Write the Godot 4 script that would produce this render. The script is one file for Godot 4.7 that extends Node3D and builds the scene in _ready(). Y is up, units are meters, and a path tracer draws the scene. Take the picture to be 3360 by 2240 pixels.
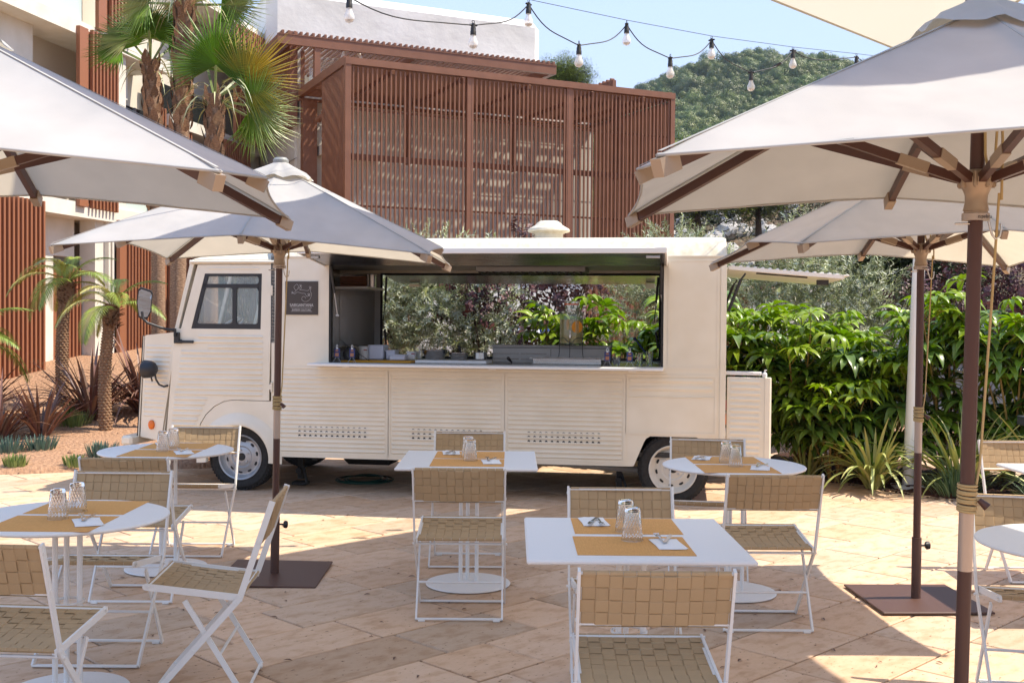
extends Node3D

var M := {}
var taken := {}
var rng := RandomNumberGenerator.new()


# ---------------------------------------------------------------- the scene
func _ready() -> void:
	var cam := Camera3D.new()
	cam.name = "camera"
	add_child(cam)
	cam.position = Vector3(0, 1.57, 0)
	cam.rotation_degrees = Vector3(-1.10, 0, 0.45)
	cam.fov = 34.18
	cam.near = 0.1
	cam.far = 3000.0
	cam.current = true
	var sky_mat := ProceduralSkyMaterial.new()
	sky_mat.sky_top_color = Color(0.44, 0.525, 0.67)
	sky_mat.sky_horizon_color = Color(0.555, 0.59, 0.64)
	sky_mat.sky_curve = 0.22
	sky_mat.ground_bottom_color = Color(0.42, 0.36, 0.30)
	sky_mat.ground_horizon_color = Color(0.58, 0.58, 0.57)
	sky_mat.sky_energy_multiplier = 1.08
	var sky := Sky.new()
	sky.sky_material = sky_mat
	var env := Environment.new()
	env.background_mode = Environment.BG_SKY
	env.sky = sky
	env.ambient_light_source = Environment.AMBIENT_SOURCE_SKY
	env.tonemap_mode = Environment.TONE_MAPPER_LINEAR
	env.tonemap_exposure = 2.85
	env.sdfgi_enabled = true
	env.ssao_enabled = true
	env.ssil_enabled = true
	env.fog_enabled = true
	env.fog_density = 0.0002
	env.fog_light_color = Color(0.74, 0.82, 0.92)
	var we := WorldEnvironment.new()
	we.name = "world"
	we.environment = env
	add_child(we)
	var sun := DirectionalLight3D.new()
	sun.name = "sun"
	sun.light_energy = 0.88
	sun.light_color = Color(1.0, 0.955, 0.885)
	sun.light_angular_distance = 0.5
	sun.shadow_enabled = true
	add_child(sun)
	sun.look_at_from_position(Vector3(1.28, 1.97, -0.10), Vector3.ZERO)
	rng.seed = 20240517
	make_materials()
	ground()
	hill()
	lattice_building()
	left_building()
	garden_walls()
	food_truck()
	truck_contents()
	shade_sail()
	parasols()
	tables()
	chairs()
	string_lights()
	palms()
	left_garden()
	right_garden()
	trees_behind()
	small_things()


# ---------------------------------------------------------------- mesh helper
class MB:
	var v := PackedVector3Array()
	var n := PackedVector3Array()
	var c := PackedColorArray()
	var xf := Transform3D()
	var col := Color.WHITE
	var tinted := false

	func tri(a: Vector3, b: Vector3, d: Vector3, na: Vector3, nb: Vector3, nd: Vector3) -> void:
		v.append(xf * a); v.append(xf * d); v.append(xf * b)
		n.append((xf.basis * na).normalized()); n.append((xf.basis * nd).normalized()); n.append((xf.basis * nb).normalized())
		if tinted:
			c.append(col); c.append(col); c.append(col)

	func flat3(a: Vector3, b: Vector3, d: Vector3) -> void:
		var m := (b - a).cross(d - a).normalized()
		tri(a, b, d, m, m, m)

	func quad(a: Vector3, b: Vector3, d: Vector3, e: Vector3) -> void:
		var m := (d - a).cross(e - b).normalized()
		tri(a, b, d, m, m, m)
		tri(a, d, e, m, m, m)

	func quad_out(a: Vector3, b: Vector3, d: Vector3, e: Vector3, out: Vector3) -> void:
		if (d - a).cross(e - b).dot(out) < 0.0:
			quad(a, e, d, b)
		else:
			quad(a, b, d, e)

	func quadn(a: Vector3, b: Vector3, d: Vector3, e: Vector3, na: Vector3, nb: Vector3, nd: Vector3, ne: Vector3) -> void:
		tri(a, b, d, na, nb, nd)
		tri(a, d, e, na, nd, ne)

	func box(ce: Vector3, si: Vector3, bv := 0.0, ba := Basis()) -> void:
		var keep := xf
		xf = xf * Transform3D(ba, ce)
		var h := si * 0.5
		bv = minf(bv, minf(h.x, minf(h.y, h.z)) * 0.95)
		for ax in 3:
			var b1 := (ax + 1) % 3
			var b2 := (ax + 2) % 3
			for s in [-1.0, 1.0]:
				var q := []
				for k in [[-1, -1], [1, -1], [1, 1], [-1, 1]]:
					var p := Vector3()
					p[ax] = s * h[ax]
					p[b1] = k[0] * (h[b1] - bv)
					p[b2] = k[1] * (h[b2] - bv)
					q.append(p)
				var o := Vector3()
				o[ax] = s
				quad_out(q[0], q[1], q[2], q[3], o)
				if bv > 0.0:
					for s2 in [-1.0, 1.0]:
						var p1 := Vector3(); var p2 := Vector3(); var p3 := Vector3(); var p4 := Vector3()
						p1[ax] = s * h[ax]; p1[b1] = s2 * (h[b1] - bv); p1[b2] = -(h[b2] - bv)
						p2 = p1; p2[b2] = -p1[b2]
						p3[ax] = s * (h[ax] - bv); p3[b1] = s2 * h[b1]; p3[b2] = h[b2] - bv
						p4 = p3; p4[b2] = -p3[b2]
						var o2 := Vector3()
						o2[ax] = s; o2[b1] = s2
						quad_out(p1, p2, p3, p4, o2)
		if bv > 0.0:
			for sx in [-1.0, 1.0]:
				for sy in [-1.0, 1.0]:
					for sz in [-1.0, 1.0]:
						var a := Vector3(sx * h.x, sy * (h.y - bv), sz * (h.z - bv))
						var b := Vector3(sx * (h.x - bv), sy * h.y, sz * (h.z - bv))
						var d := Vector3(sx * (h.x - bv), sy * (h.y - bv), sz * h.z)
						if (b - a).cross(d - a).dot(Vector3(sx, sy, sz)) < 0.0:
							flat3(a, d, b)
						else:
							flat3(a, b, d)
		xf = keep

	func span(a: Vector3, b: Vector3, bv := 0.0) -> void:
		box((a + b) * 0.5, (b - a).abs(), bv)

	func tube(pts: PackedVector3Array, r: Variant, sides := 8, caps := true) -> void:
		var k := pts.size()
		var rings := []
		var norms := []
		var prev := Vector3()
		for i in k:
			var t := (pts[mini(i + 1, k - 1)] - pts[maxi(i - 1, 0)]).normalized()
			var u := prev
			if i == 0:
				u = Vector3.UP if absf(t.y) < 0.9 else Vector3.RIGHT
			u = (u - t * u.dot(t)).normalized()
			prev = u
			var w := t.cross(u)
			var rr: float = r[i] if (r is Array or r is PackedFloat32Array) else r
			var ring := PackedVector3Array()
			var nn := PackedVector3Array()
			for j in sides:
				var a := TAU * j / sides
				var d := u * cos(a) + w * sin(a)
				ring.append(pts[i] + d * rr)
				nn.append(d)
			rings.append(ring)
			norms.append(nn)
		for i in k - 1:
			for j in sides:
				var j2 := (j + 1) % sides
				quadn(rings[i][j], rings[i][j2], rings[i + 1][j2], rings[i + 1][j], norms[i][j], norms[i][j2], norms[i + 1][j2], norms[i + 1][j])
		if caps:
			for e in [0, k - 1]:
				var m := (pts[0] - pts[1]).normalized() if e == 0 else (pts[k - 1] - pts[k - 2]).normalized()
				for j in sides:
					var j2 := (j + 1) % sides
					if e == 0:
						tri(pts[e], rings[e][j2], rings[e][j], m, m, m)
					else:
						tri(pts[e], rings[e][j], rings[e][j2], m, m, m)

	func cyl(a: Vector3, b: Vector3, r: float, sides := 12) -> void:
		tube(PackedVector3Array([a, b]), r, sides)

	# rectangular bar swept along a path; side = the direction of its width
	func bar(pts: PackedVector3Array, w: float, t: float, side: Vector3) -> void:
		var k := pts.size()
		var rings := []
		for i in k:
			var tg := (pts[mini(i + 1, k - 1)] - pts[maxi(i - 1, 0)]).normalized()
			var s := (side - tg * side.dot(tg)).normalized()
			var u := s.cross(tg)
			var f := 1.0
			if i > 0 and i < k - 1:
				f = 1.0 / maxf(0.5, absf((pts[i + 1] - pts[i]).normalized().dot(tg)))
			rings.append([pts[i] + s * w / 2 + u * t / 2 * f, pts[i] - s * w / 2 + u * t / 2 * f, pts[i] - s * w / 2 - u * t / 2 * f, pts[i] + s * w / 2 - u * t / 2 * f])
		for i in k - 1:
			var mid: Vector3 = (pts[i] + pts[i + 1]) * 0.5
			for j in 4:
				var j2 := (j + 1) % 4
				var ctr: Vector3 = (rings[i][j] + rings[i][j2] + rings[i + 1][j2] + rings[i + 1][j]) * 0.25
				quad_out(rings[i][j], rings[i][j2], rings[i + 1][j2], rings[i + 1][j], ctr - mid)
		quad_out(rings[0][0], rings[0][1], rings[0][2], rings[0][3], pts[0] - pts[1])
		quad_out(rings[k - 1][0], rings[k - 1][1], rings[k - 1][2], rings[k - 1][3], pts[k - 1] - pts[k - 2])

	# profile of (radius, height) turned about the y axis, listed so that the outside lies to its right going up
	func lathe(pr: PackedVector2Array, seg := 24, crease := 0.6) -> void:
		var k := pr.size()
		var sn := []
		for i in k - 1:
			var d := (pr[i + 1] - pr[i])
			sn.append(Vector2(d.y, -d.x).normalized())
		for i in k - 1:
			var n0: Vector2 = sn[i]
			var n1: Vector2 = sn[i]
			if i > 0 and sn[i].angle_to(sn[i - 1]) < crease and sn[i].angle_to(sn[i - 1]) > -crease:
				n0 = (sn[i] + sn[i - 1]).normalized()
			if i < k - 2 and sn[i].angle_to(sn[i + 1]) < crease and sn[i].angle_to(sn[i + 1]) > -crease:
				n1 = (sn[i] + sn[i + 1]).normalized()
			for j in seg:
				var a := TAU * j / seg
				var b := TAU * (j + 1) / seg
				var ca := Vector3(cos(a), 0, -sin(a))
				var cb := Vector3(cos(b), 0, -sin(b))
				var up := Vector3.UP
				quadn(ca * pr[i].x + up * pr[i].y, cb * pr[i].x + up * pr[i].y, cb * pr[i + 1].x + up * pr[i + 1].y, ca * pr[i + 1].x + up * pr[i + 1].y,
					ca * n0.x + up * n0.y, cb * n0.x + up * n0.y, cb * n1.x + up * n1.y, ca * n1.x + up * n1.y)

	# polygon in x,y given a thickness from z0 to z1 (z1 > z0)
	func plate(poly: PackedVector2Array, z0: float, z1: float) -> void:
		if Geometry2D.is_polygon_clockwise(poly):
			poly = poly.duplicate()
			poly.reverse()
		# in Godot's 2D test y points down: after this the list runs one way; fix by the signed area
		var area := 0.0
		for i in poly.size():
			area += poly[i].cross(poly[(i + 1) % poly.size()])
		if area < 0.0:
			poly = poly.duplicate()
			poly.reverse()
		var t := Geometry2D.triangulate_polygon(poly)
		for i in range(0, t.size(), 3):
			var a := poly[t[i]]; var b := poly[t[i + 1]]; var d := poly[t[i + 2]]
			if (b - a).cross(d - a) < 0.0:
				var q := b
				b = d
				d = q
			flat3(Vector3(a.x, a.y, z1), Vector3(b.x, b.y, z1), Vector3(d.x, d.y, z1))
			flat3(Vector3(a.x, a.y, z0), Vector3(d.x, d.y, z0), Vector3(b.x, b.y, z0))
		for i in poly.size():
			var a := poly[i]; var b := poly[(i + 1) % poly.size()]
			quad(Vector3(a.x, a.y, z0), Vector3(b.x, b.y, z0), Vector3(b.x, b.y, z1), Vector3(a.x, a.y, z1))

	# rows of points, smooth normals
	func grid(rows: Array, flip := false) -> void:
		var nn := []
		for i in rows.size():
			var r := PackedVector3Array()
			for j in rows[i].size():
				var du: Vector3 = rows[mini(i + 1, rows.size() - 1)][j] - rows[maxi(i - 1, 0)][j]
				var dv: Vector3 = rows[i][mini(j + 1, rows[i].size() - 1)] - rows[i][maxi(j - 1, 0)]
				var m := dv.cross(du)
				if flip:
					m = -m
				r.append(m.normalized() if m.length() > 1e-12 else Vector3.UP)
			nn.append(r)
		for i in rows.size() - 1:
			for j in rows[i].size() - 1:
				if flip:
					quadn(rows[i][j], rows[i + 1][j], rows[i + 1][j + 1], rows[i][j + 1], nn[i][j], nn[i + 1][j], nn[i + 1][j + 1], nn[i][j + 1])
				else:
					quadn(rows[i][j], rows[i][j + 1], rows[i + 1][j + 1], rows[i + 1][j], nn[i][j], nn[i][j + 1], nn[i + 1][j + 1], nn[i + 1][j])

	func add(o: MB, t: Transform3D) -> void:
		var q := xf * t
		for i in o.v.size():
			v.append(q * o.v[i])
			n.append((q.basis * o.n[i]).normalized())
			if tinted:
				c.append(o.c[i] if o.tinted else col)

	func mesh() -> ArrayMesh:
		var a := []
		a.resize(Mesh.ARRAY_MAX)
		a[Mesh.ARRAY_VERTEX] = v
		a[Mesh.ARRAY_NORMAL] = n
		if tinted:
			a[Mesh.ARRAY_COLOR] = c
		var m := ArrayMesh.new()
		m.add_surface_from_arrays(Mesh.PRIMITIVE_TRIANGLES, a)
		return m


# ---------------------------------------------------------------- node helpers
func numbered(called: String) -> String:
	var k: int = taken.get(called, 0)
	taken[called] = k + 1
	return called if k == 0 else "%s_%03d" % [called, k]


func put(called: String, mesh: Mesh, m: Material, parent: Node, at := Transform3D()) -> MeshInstance3D:
	var o := MeshInstance3D.new()
	o.name = called
	o.mesh = mesh
	o.material_override = m
	o.transform = at
	parent.add_child(o, true)
	return o


func obj(called: String, b: MB, m: Material, parent: Node = null) -> MeshInstance3D:
	if parent == null:
		return put(numbered(called), b.mesh(), m, self)
	return put(called, b.mesh(), m, parent)


func tag(o: Node, label: String, category: String, group := "") -> Node:
	o.set_meta("label", label)
	o.set_meta("category", category)
	if group:
		o.set_meta("group", group)
	return o


func thing(called: String, label: String, category: String, at := Vector3.ZERO, turn := 0.0, group := "") -> Node3D:
	var o := Node3D.new()
	o.name = numbered(called)
	add_child(o)
	o.position = at
	o.rotation.y = turn
	tag(o, label, category, group)
	return o


func structure(o: Node) -> Node:
	o.set_meta("kind", "structure")
	return o


func dup(o: Node3D, label: String, at: Vector3, turn := 0.0) -> Node3D:
	var r: Node3D = o.duplicate()
	r.name = numbered(String(o.name).rstrip("0123456789").rstrip("_"))
	add_child(r)
	r.position = at
	r.rotation = Vector3(0, turn, 0)
	r.set_meta("label", label)
	return r


func V(x: float, y: float, z: float) -> Vector3:
	return Vector3(x, y, z)


func pv(a: Array) -> PackedVector3Array:
	return PackedVector3Array(a)


func p2(a: Array) -> PackedVector2Array:
	var r := PackedVector2Array()
	for i in range(0, a.size(), 2):
		r.append(Vector2(a[i], a[i + 1]))
	return r


func copies(called: String, mesh: Mesh, m: Material, xs: Array, parent: Node, cols := []) -> MultiMeshInstance3D:
	var mm := MultiMesh.new()
	mm.transform_format = MultiMesh.TRANSFORM_3D
	mm.use_colors = cols.size() > 0
	mm.mesh = mesh
	mm.instance_count = xs.size()
	for i in xs.size():
		mm.set_instance_transform(i, xs[i])
		if cols.size():
			mm.set_instance_color(i, cols[i])
	var o := MultiMeshInstance3D.new()
	o.name = called
	o.multimesh = mm
	o.material_override = m
	o.set_meta("kind", "stuff")
	parent.add_child(o, true)
	return o


# ---------------------------------------------------------------- materials
func lin(r: float, g: float, b: float) -> Color:
	return Color(r, g, b).linear_to_srgb()


func mat(key: String, col: Color, rough := 0.6, metal := 0.0) -> StandardMaterial3D:
	var m := StandardMaterial3D.new()
	m.resource_name = key
	m.albedo_color = col
	m.roughness = rough
	m.metallic = metal
	m.cull_mode = BaseMaterial3D.CULL_DISABLED
	M[key] = m
	return m


func noise_tex(freq: float, octaves: int, lo: Color, hi: Color, size := 512, sd := 1, kind := FastNoiseLite.TYPE_SIMPLEX_SMOOTH, stops := []) -> NoiseTexture2D:
	var f := FastNoiseLite.new()
	f.noise_type = kind
	f.frequency = freq
	f.fractal_octaves = octaves
	f.fractal_gain = 0.55
	f.seed = sd
	var t := NoiseTexture2D.new()
	t.width = size
	t.height = size
	t.seamless = true
	t.noise = f
	t.generate_mipmaps = false
	var g := Gradient.new()
	g.offsets = PackedFloat32Array([0.0, 1.0])
	g.colors = PackedColorArray([lo, hi])
	for s in stops:
		g.add_point(s[0], s[1])
	t.color_ramp = g
	return t


func tri_map(m: StandardMaterial3D, scale: float, world := true) -> void:
	m.uv1_triplanar = true
	m.uv1_world_triplanar = world
	m.uv1_scale = Vector3.ONE * scale


func relief(m: StandardMaterial3D, t: Texture2D, cm: float) -> void:
	m.heightmap_enabled = true
	m.heightmap_texture = t
	m.heightmap_scale = cm


func make_materials() -> void:
	var m: StandardMaterial3D
	# canvas of the parasols and of the sail
	m = mat("canvas", lin(0.63, 0.628, 0.622), 0.9)
	m.backlight_enabled = true
	m.backlight = lin(0.84, 0.74, 0.57)
	m.albedo_texture = noise_tex(0.01, 4, Color(0.93, 0.93, 0.93), Color.WHITE, 512, 3)
	tri_map(m, 0.7, false)
	relief(m, noise_tex(0.006, 3, Color.BLACK, Color.WHITE, 512, 31), 1.2)
	m = mat("sail", lin(0.47, 0.46, 0.42), 0.9)
	m.backlight_enabled = true
	m.backlight = lin(0.56, 0.51, 0.41)
	mat("bronze", lin(0.072, 0.026, 0.016), 0.42)
	mat("bronze_plate", lin(0.085, 0.04, 0.028), 0.5)
	mat("champagne", lin(0.36, 0.27, 0.19), 0.38, 0.35)
	mat("sleeve_metal", lin(0.45, 0.36, 0.29), 0.35, 0.6)
	mat("cap_grey", lin(0.24, 0.25, 0.24), 0.5)
	mat("cap_dark", lin(0.06, 0.062, 0.06), 0.5)
	m = mat("rope", lin(0.46, 0.33, 0.15), 0.9)
	mat("steel", lin(0.6, 0.58, 0.55), 0.25, 1.0)
	mat("black_plastic", lin(0.018, 0.018, 0.02), 0.45)
	mat("black_metal", lin(0.02, 0.021, 0.022), 0.4)
	# furniture
	m = mat("white_metal", lin(0.78, 0.76, 0.72), 0.45)
	m = mat("table_white", lin(0.80, 0.785, 0.755), 0.5)
	for k in 3:
		var b := lin(0.45, 0.31, 0.165)
		m = mat("webbing_%d" % k, [b, b * 0.985, b * 1.012][k], 0.8)
		m.albedo_color.a = 1.0
		m.albedo_texture = noise_tex(0.3, 1, Color(0.95, 0.95, 0.95), Color.WHITE, 256, 11 + k)
		m.uv1_triplanar = true
		m.uv1_scale = Vector3(6.0, 22.0, 6.0)
		relief(m, m.albedo_texture, 0.15)
	m = mat("mat_weave", lin(0.74, 0.385, 0.115), 0.85)
	m.albedo_texture = noise_tex(0.12, 3, Color(0.91, 0.88, 0.82), Color(1, 1, 0.98), 512, 21)
	m.uv1_triplanar = true
	m.uv1_scale = Vector3(2.4, 1.0, 0.3)
	mat("paper", lin(0.82, 0.81, 0.79), 0.95)
	mat("cutlery", lin(0.7, 0.69, 0.67), 0.18, 1.0)
	m = mat("glass", Color(1, 1, 1, 0.0), 0.0)
	m.refraction_enabled = true
	m.refraction_scale = 0.045
	m = mat("bulb_glass", Color(1, 1, 1, 0.42), 0.05)
	m.transparency = BaseMaterial3D.TRANSPARENCY_ALPHA
	m = mat("pane", Color(0.82, 0.9, 0.88, 0.10), 0.03)
	m.transparency = BaseMaterial3D.TRANSPARENCY_ALPHA
	m = mat("dark_glass", lin(0.02, 0.024, 0.024), 0.06)
	m.metallic_specular = 0.7
	m = mat("green_glass", lin(0.52, 0.62, 0.58), 0.12)
	# truck
	m = mat("cream_paint", lin(0.82, 0.75, 0.61), 0.36)
	m.clearcoat_enabled = true
	m.clearcoat = 0.25
	m.clearcoat_roughness = 0.25
	m.albedo_texture = noise_tex(0.008, 4, Color(0.95, 0.94, 0.92), Color.WHITE, 512, 41)
	tri_map(m, 0.5)
	m = mat("cream_roof", lin(0.82, 0.77, 0.66), 0.5)
	m.albedo_texture = noise_tex(0.03, 5, Color(0.80, 0.77, 0.7), Color.WHITE, 512, 43)
	tri_map(m, 0.8)
	mat("white_plastic", lin(0.78, 0.78, 0.77), 0.4)
	mat("tub_blue", lin(0.62, 0.66, 0.78), 0.35)
	mat("rubber", lin(0.022, 0.021, 0.02), 0.8)
	m = mat("tyre_rubber", lin(0.034, 0.031, 0.028), 0.85)
	m.albedo_texture = noise_tex(0.03, 4, Color(0.6, 0.58, 0.55), Color.WHITE, 256, 45)
	tri_map(m, 3.0)
	mat("rim_silver", lin(0.42, 0.42, 0.42), 0.4, 0.6)
	mat("rim_cream", lin(0.62, 0.58, 0.5), 0.45)
	m = mat("stainless", lin(0.42, 0.41, 0.395), 0.26, 1.0)
	relief(m, noise_tex(0.02, 2, Color.BLACK, Color.WHITE, 256, 47), 0.06)
	tri_map(m, 1.5)
	m = mat("mirror_steel", lin(0.3, 0.3, 0.32), 0.26, 1.0)
	relief(m, noise_tex(0.012, 2, Color.BLACK, Color.WHITE, 256, 48), 0.5)
	tri_map(m, 0.9)
	mat("mirror", lin(0.8, 0.82, 0.83), 0.02, 1.0)
	m = mat("soft_grey", lin(0.34, 0.33, 0.31), 0.6)
	mat("cab_lining", lin(0.11, 0.11, 0.11), 0.7)
	mat("sign_brown", lin(0.055, 0.042, 0.034), 0.5)
	mat("sign_line", lin(0.62, 0.6, 0.57), 0.5)
	mat("amber", lin(0.75, 0.16, 0.01), 0.2)
	mat("tail_red", lin(0.4, 0.01, 0.02), 0.2)
	mat("board_yellow", lin(0.62, 0.3, 0.01), 0.5)
	mat("card_blue", lin(0.025, 0.035, 0.14), 0.6)
	mat("card_orange", lin(0.42, 0.17, 0.08), 0.6)
	mat("tea", lin(0.42, 0.27, 0.06), 0.12)
	mat("seal_orange", lin(0.85, 0.12, 0.03), 0.4)
	mat("orange_flesh", lin(0.85, 0.32, 0.02), 0.4)
	m = mat("jar_glass", Color(0.62, 0.70, 0.55, 0.34), 0.05)
	m.transparency = BaseMaterial3D.TRANSPARENCY_ALPHA
	mat("hose_green", lin(0.01, 0.06, 0.04), 0.45)
	mat("chassis", lin(0.03, 0.028, 0.026), 0.7)
	mat("blue_handle", lin(0.012, 0.03, 0.12), 0.4)
	# buildings
	m = mat("stucco", lin(0.80, 0.79, 0.76), 0.92)
	m.albedo_texture = noise_tex(0.006, 5, Color(0.88, 0.875, 0.86), Color.WHITE, 512, 51)
	tri_map(m, 0.25)
	relief(m, noise_tex(0.012, 5, Color.BLACK, Color.WHITE, 512, 52), 1.2)
	m = mat("stucco_smooth", lin(0.76, 0.73, 0.66), 0.9)
	m.albedo_texture = noise_tex(0.008, 5, Color(0.9, 0.89, 0.86), Color.WHITE, 512, 53)
	tri_map(m, 0.3)
	m = mat("rust", lin(0.27, 0.115, 0.058), 0.5)
	m.albedo_texture = noise_tex(0.015, 4, Color(0.88, 0.86, 0.85), Color.WHITE, 256, 54)
	tri_map(m, 0.6)
	m = mat("rust_red", lin(0.29, 0.115, 0.055), 0.5)
	mat("curtain", lin(0.62, 0.56, 0.46), 0.9)
	mat("room_dark", lin(0.06, 0.055, 0.05), 0.8)
	# ground
	var trav := noise_tex(0.008, 5, Color(0.88, 0.83, 0.77), Color(1.0, 1.0, 1.0), 1024, 61, FastNoiseLite.TYPE_SIMPLEX_SMOOTH, [[0.3, Color(0.94, 0.91, 0.87)], [0.5, Color(0.985, 0.975, 0.96)]])
	var pits := noise_tex(0.035, 4, Color(0.35, 0.27, 0.2), Color(1, 1, 1), 1024, 62, FastNoiseLite.TYPE_SIMPLEX_SMOOTH, [[0.13, Color(0.55, 0.46, 0.36)], [0.19, Color(0.97, 0.96, 0.95)]])
	var tints := [[0.69, 0.49, 0.335], [0.67, 0.46, 0.30], [0.71, 0.525, 0.375], [0.63, 0.44, 0.295], [0.63, 0.47, 0.34], [0.72, 0.51, 0.35], [0.50, 0.35, 0.23], [0.54, 0.405, 0.29]]
	for k in tints.size():
		m = mat("stone_%d" % k, lin(tints[k][0], tints[k][1], tints[k][2]), 0.62)
		m.albedo_texture = trav
		m.uv1_triplanar = true
		m.uv1_scale = Vector3(0.55, 0.55, 1.0)
		m.detail_enabled = true
		m.detail_albedo = pits
		m.detail_blend_mode = BaseMaterial3D.BLEND_MODE_MUL
		m.uv2_triplanar = true
		m.uv2_scale = Vector3(0.9, 0.9, 1.5)
		relief(m, pits, 0.35)
	mat("grout", lin(0.13, 0.075, 0.04), 0.95)
	m = mat("soil", lin(0.56, 0.335, 0.20), 1.0)
	m.albedo_texture = noise_tex(0.03, 6, Color(0.62, 0.58, 0.55), Color(1, 1, 1), 1024, 63)
	tri_map(m, 0.6)
	relief(m, noise_tex(0.06, 5, Color.BLACK, Color.WHITE, 512, 64), 2.0)
	m = mat("bark_chips", lin(0.25, 0.095, 0.045), 1.0)
	m.albedo_texture = noise_tex(0.08, 5, Color(0.3, 0.28, 0.27), Color(1, 1, 1), 512, 65)
	tri_map(m, 1.2)
	relief(m, noise_tex(0.1, 4, Color.BLACK, Color.WHITE, 512, 66), 5.0)
	m = mat("land", lin(0.26, 0.17, 0.10), 1.0)
	m.albedo_texture = noise_tex(0.02, 6, Color(0.4, 0.42, 0.36), Color(1, 1, 1), 512, 67)
	tri_map(m, 0.08)
	mat("rock", lin(0.42, 0.39, 0.35), 0.95)
	# plants
	for d in [["pine", 0.075, 0.1, 0.02, 0.10], ["olive_leaf", 0.5, 0.5, 0.3, 0.10], ["plum_leaf", 0.055, 0.018, 0.022, 0.10], ["shrub_leaf", 0.06, 0.10, 0.03, 0.1]]:
		m = mat(d[0], lin(d[1], d[2], d[3]), 0.55)
		m.vertex_color_use_as_albedo = true
		m.albedo_color = Color.WHITE
		m.backlight_enabled = true
		m.backlight = lin(d[1] * 0.8, d[2] * 0.9, d[3] * 0.7)
	m = mat("glossy_leaf", Color.WHITE, 0.33)
	m.vertex_color_use_as_albedo = true
	m.backlight_enabled = true
	m.backlight = lin(0.42, 0.56, 0.03)
	m = mat("palm_leaf", Color.WHITE, 0.45)
	m.vertex_color_use_as_albedo = true
	m.backlight_enabled = true
	m.backlight = lin(0.07, 0.10, 0.008)
	m = mat("blade", Color.WHITE, 0.5)
	m.vertex_color_use_as_albedo = true
	m.backlight_enabled = true
	m.backlight = lin(0.05, 0.05, 0.02)
	m = mat("palm_trunk", lin(0.56, 0.39, 0.27), 0.95)
	m.vertex_color_use_as_albedo = true
	m.albedo_texture = noise_tex(0.05, 5, Color(0.5, 0.45, 0.42), Color(1, 1, 1), 512, 71)
	m.uv1_triplanar = true
	m.uv1_scale = Vector3(0.9, 2.6, 0.9)
	relief(m, m.albedo_texture, 2.0)
	m = mat("trunk", lin(0.17, 0.115, 0.075), 0.95)
	m.albedo_texture = noise_tex(0.04, 5, Color(0.45, 0.42, 0.4), Color(1, 1, 1), 256, 72)
	m.uv1_triplanar = true
	m.uv1_scale = Vector3(2.0, 0.6, 2.0)
	mat("stalk", lin(0.30, 0.19, 0.05), 0.6)
	mat("mast_white", lin(0.74, 0.73, 0.70), 0.45)
	mat("bollard_grey", lin(0.045, 0.05, 0.06), 0.5)
	mat("galvanised", lin(0.5, 0.5, 0.5), 0.4, 0.8)
	mat("skin", lin(0.5, 0.27, 0.18), 0.6)
	mat("hair", lin(0.03, 0.02, 0.015), 0.7)
	mat("shirt_white", lin(0.72, 0.73, 0.78), 0.9)
	mat("trousers_dark", lin(0.03, 0.03, 0.04), 0.9)
	mat("cloth_blue", lin(0.02, 0.05, 0.22), 0.9)
	mat("car_grey", lin(0.2, 0.22, 0.24), 0.35)


# ---------------------------------------------------------------- ground
func soil_height(x: float, z: float) -> float:
	# left bed climbs gently away from the paving
	var edge := -11.0 - 0.4 * (x + 5.0) if x > -5.0 else -10.95
	return maxf(0.0, (edge - z)) * 0.1


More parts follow.
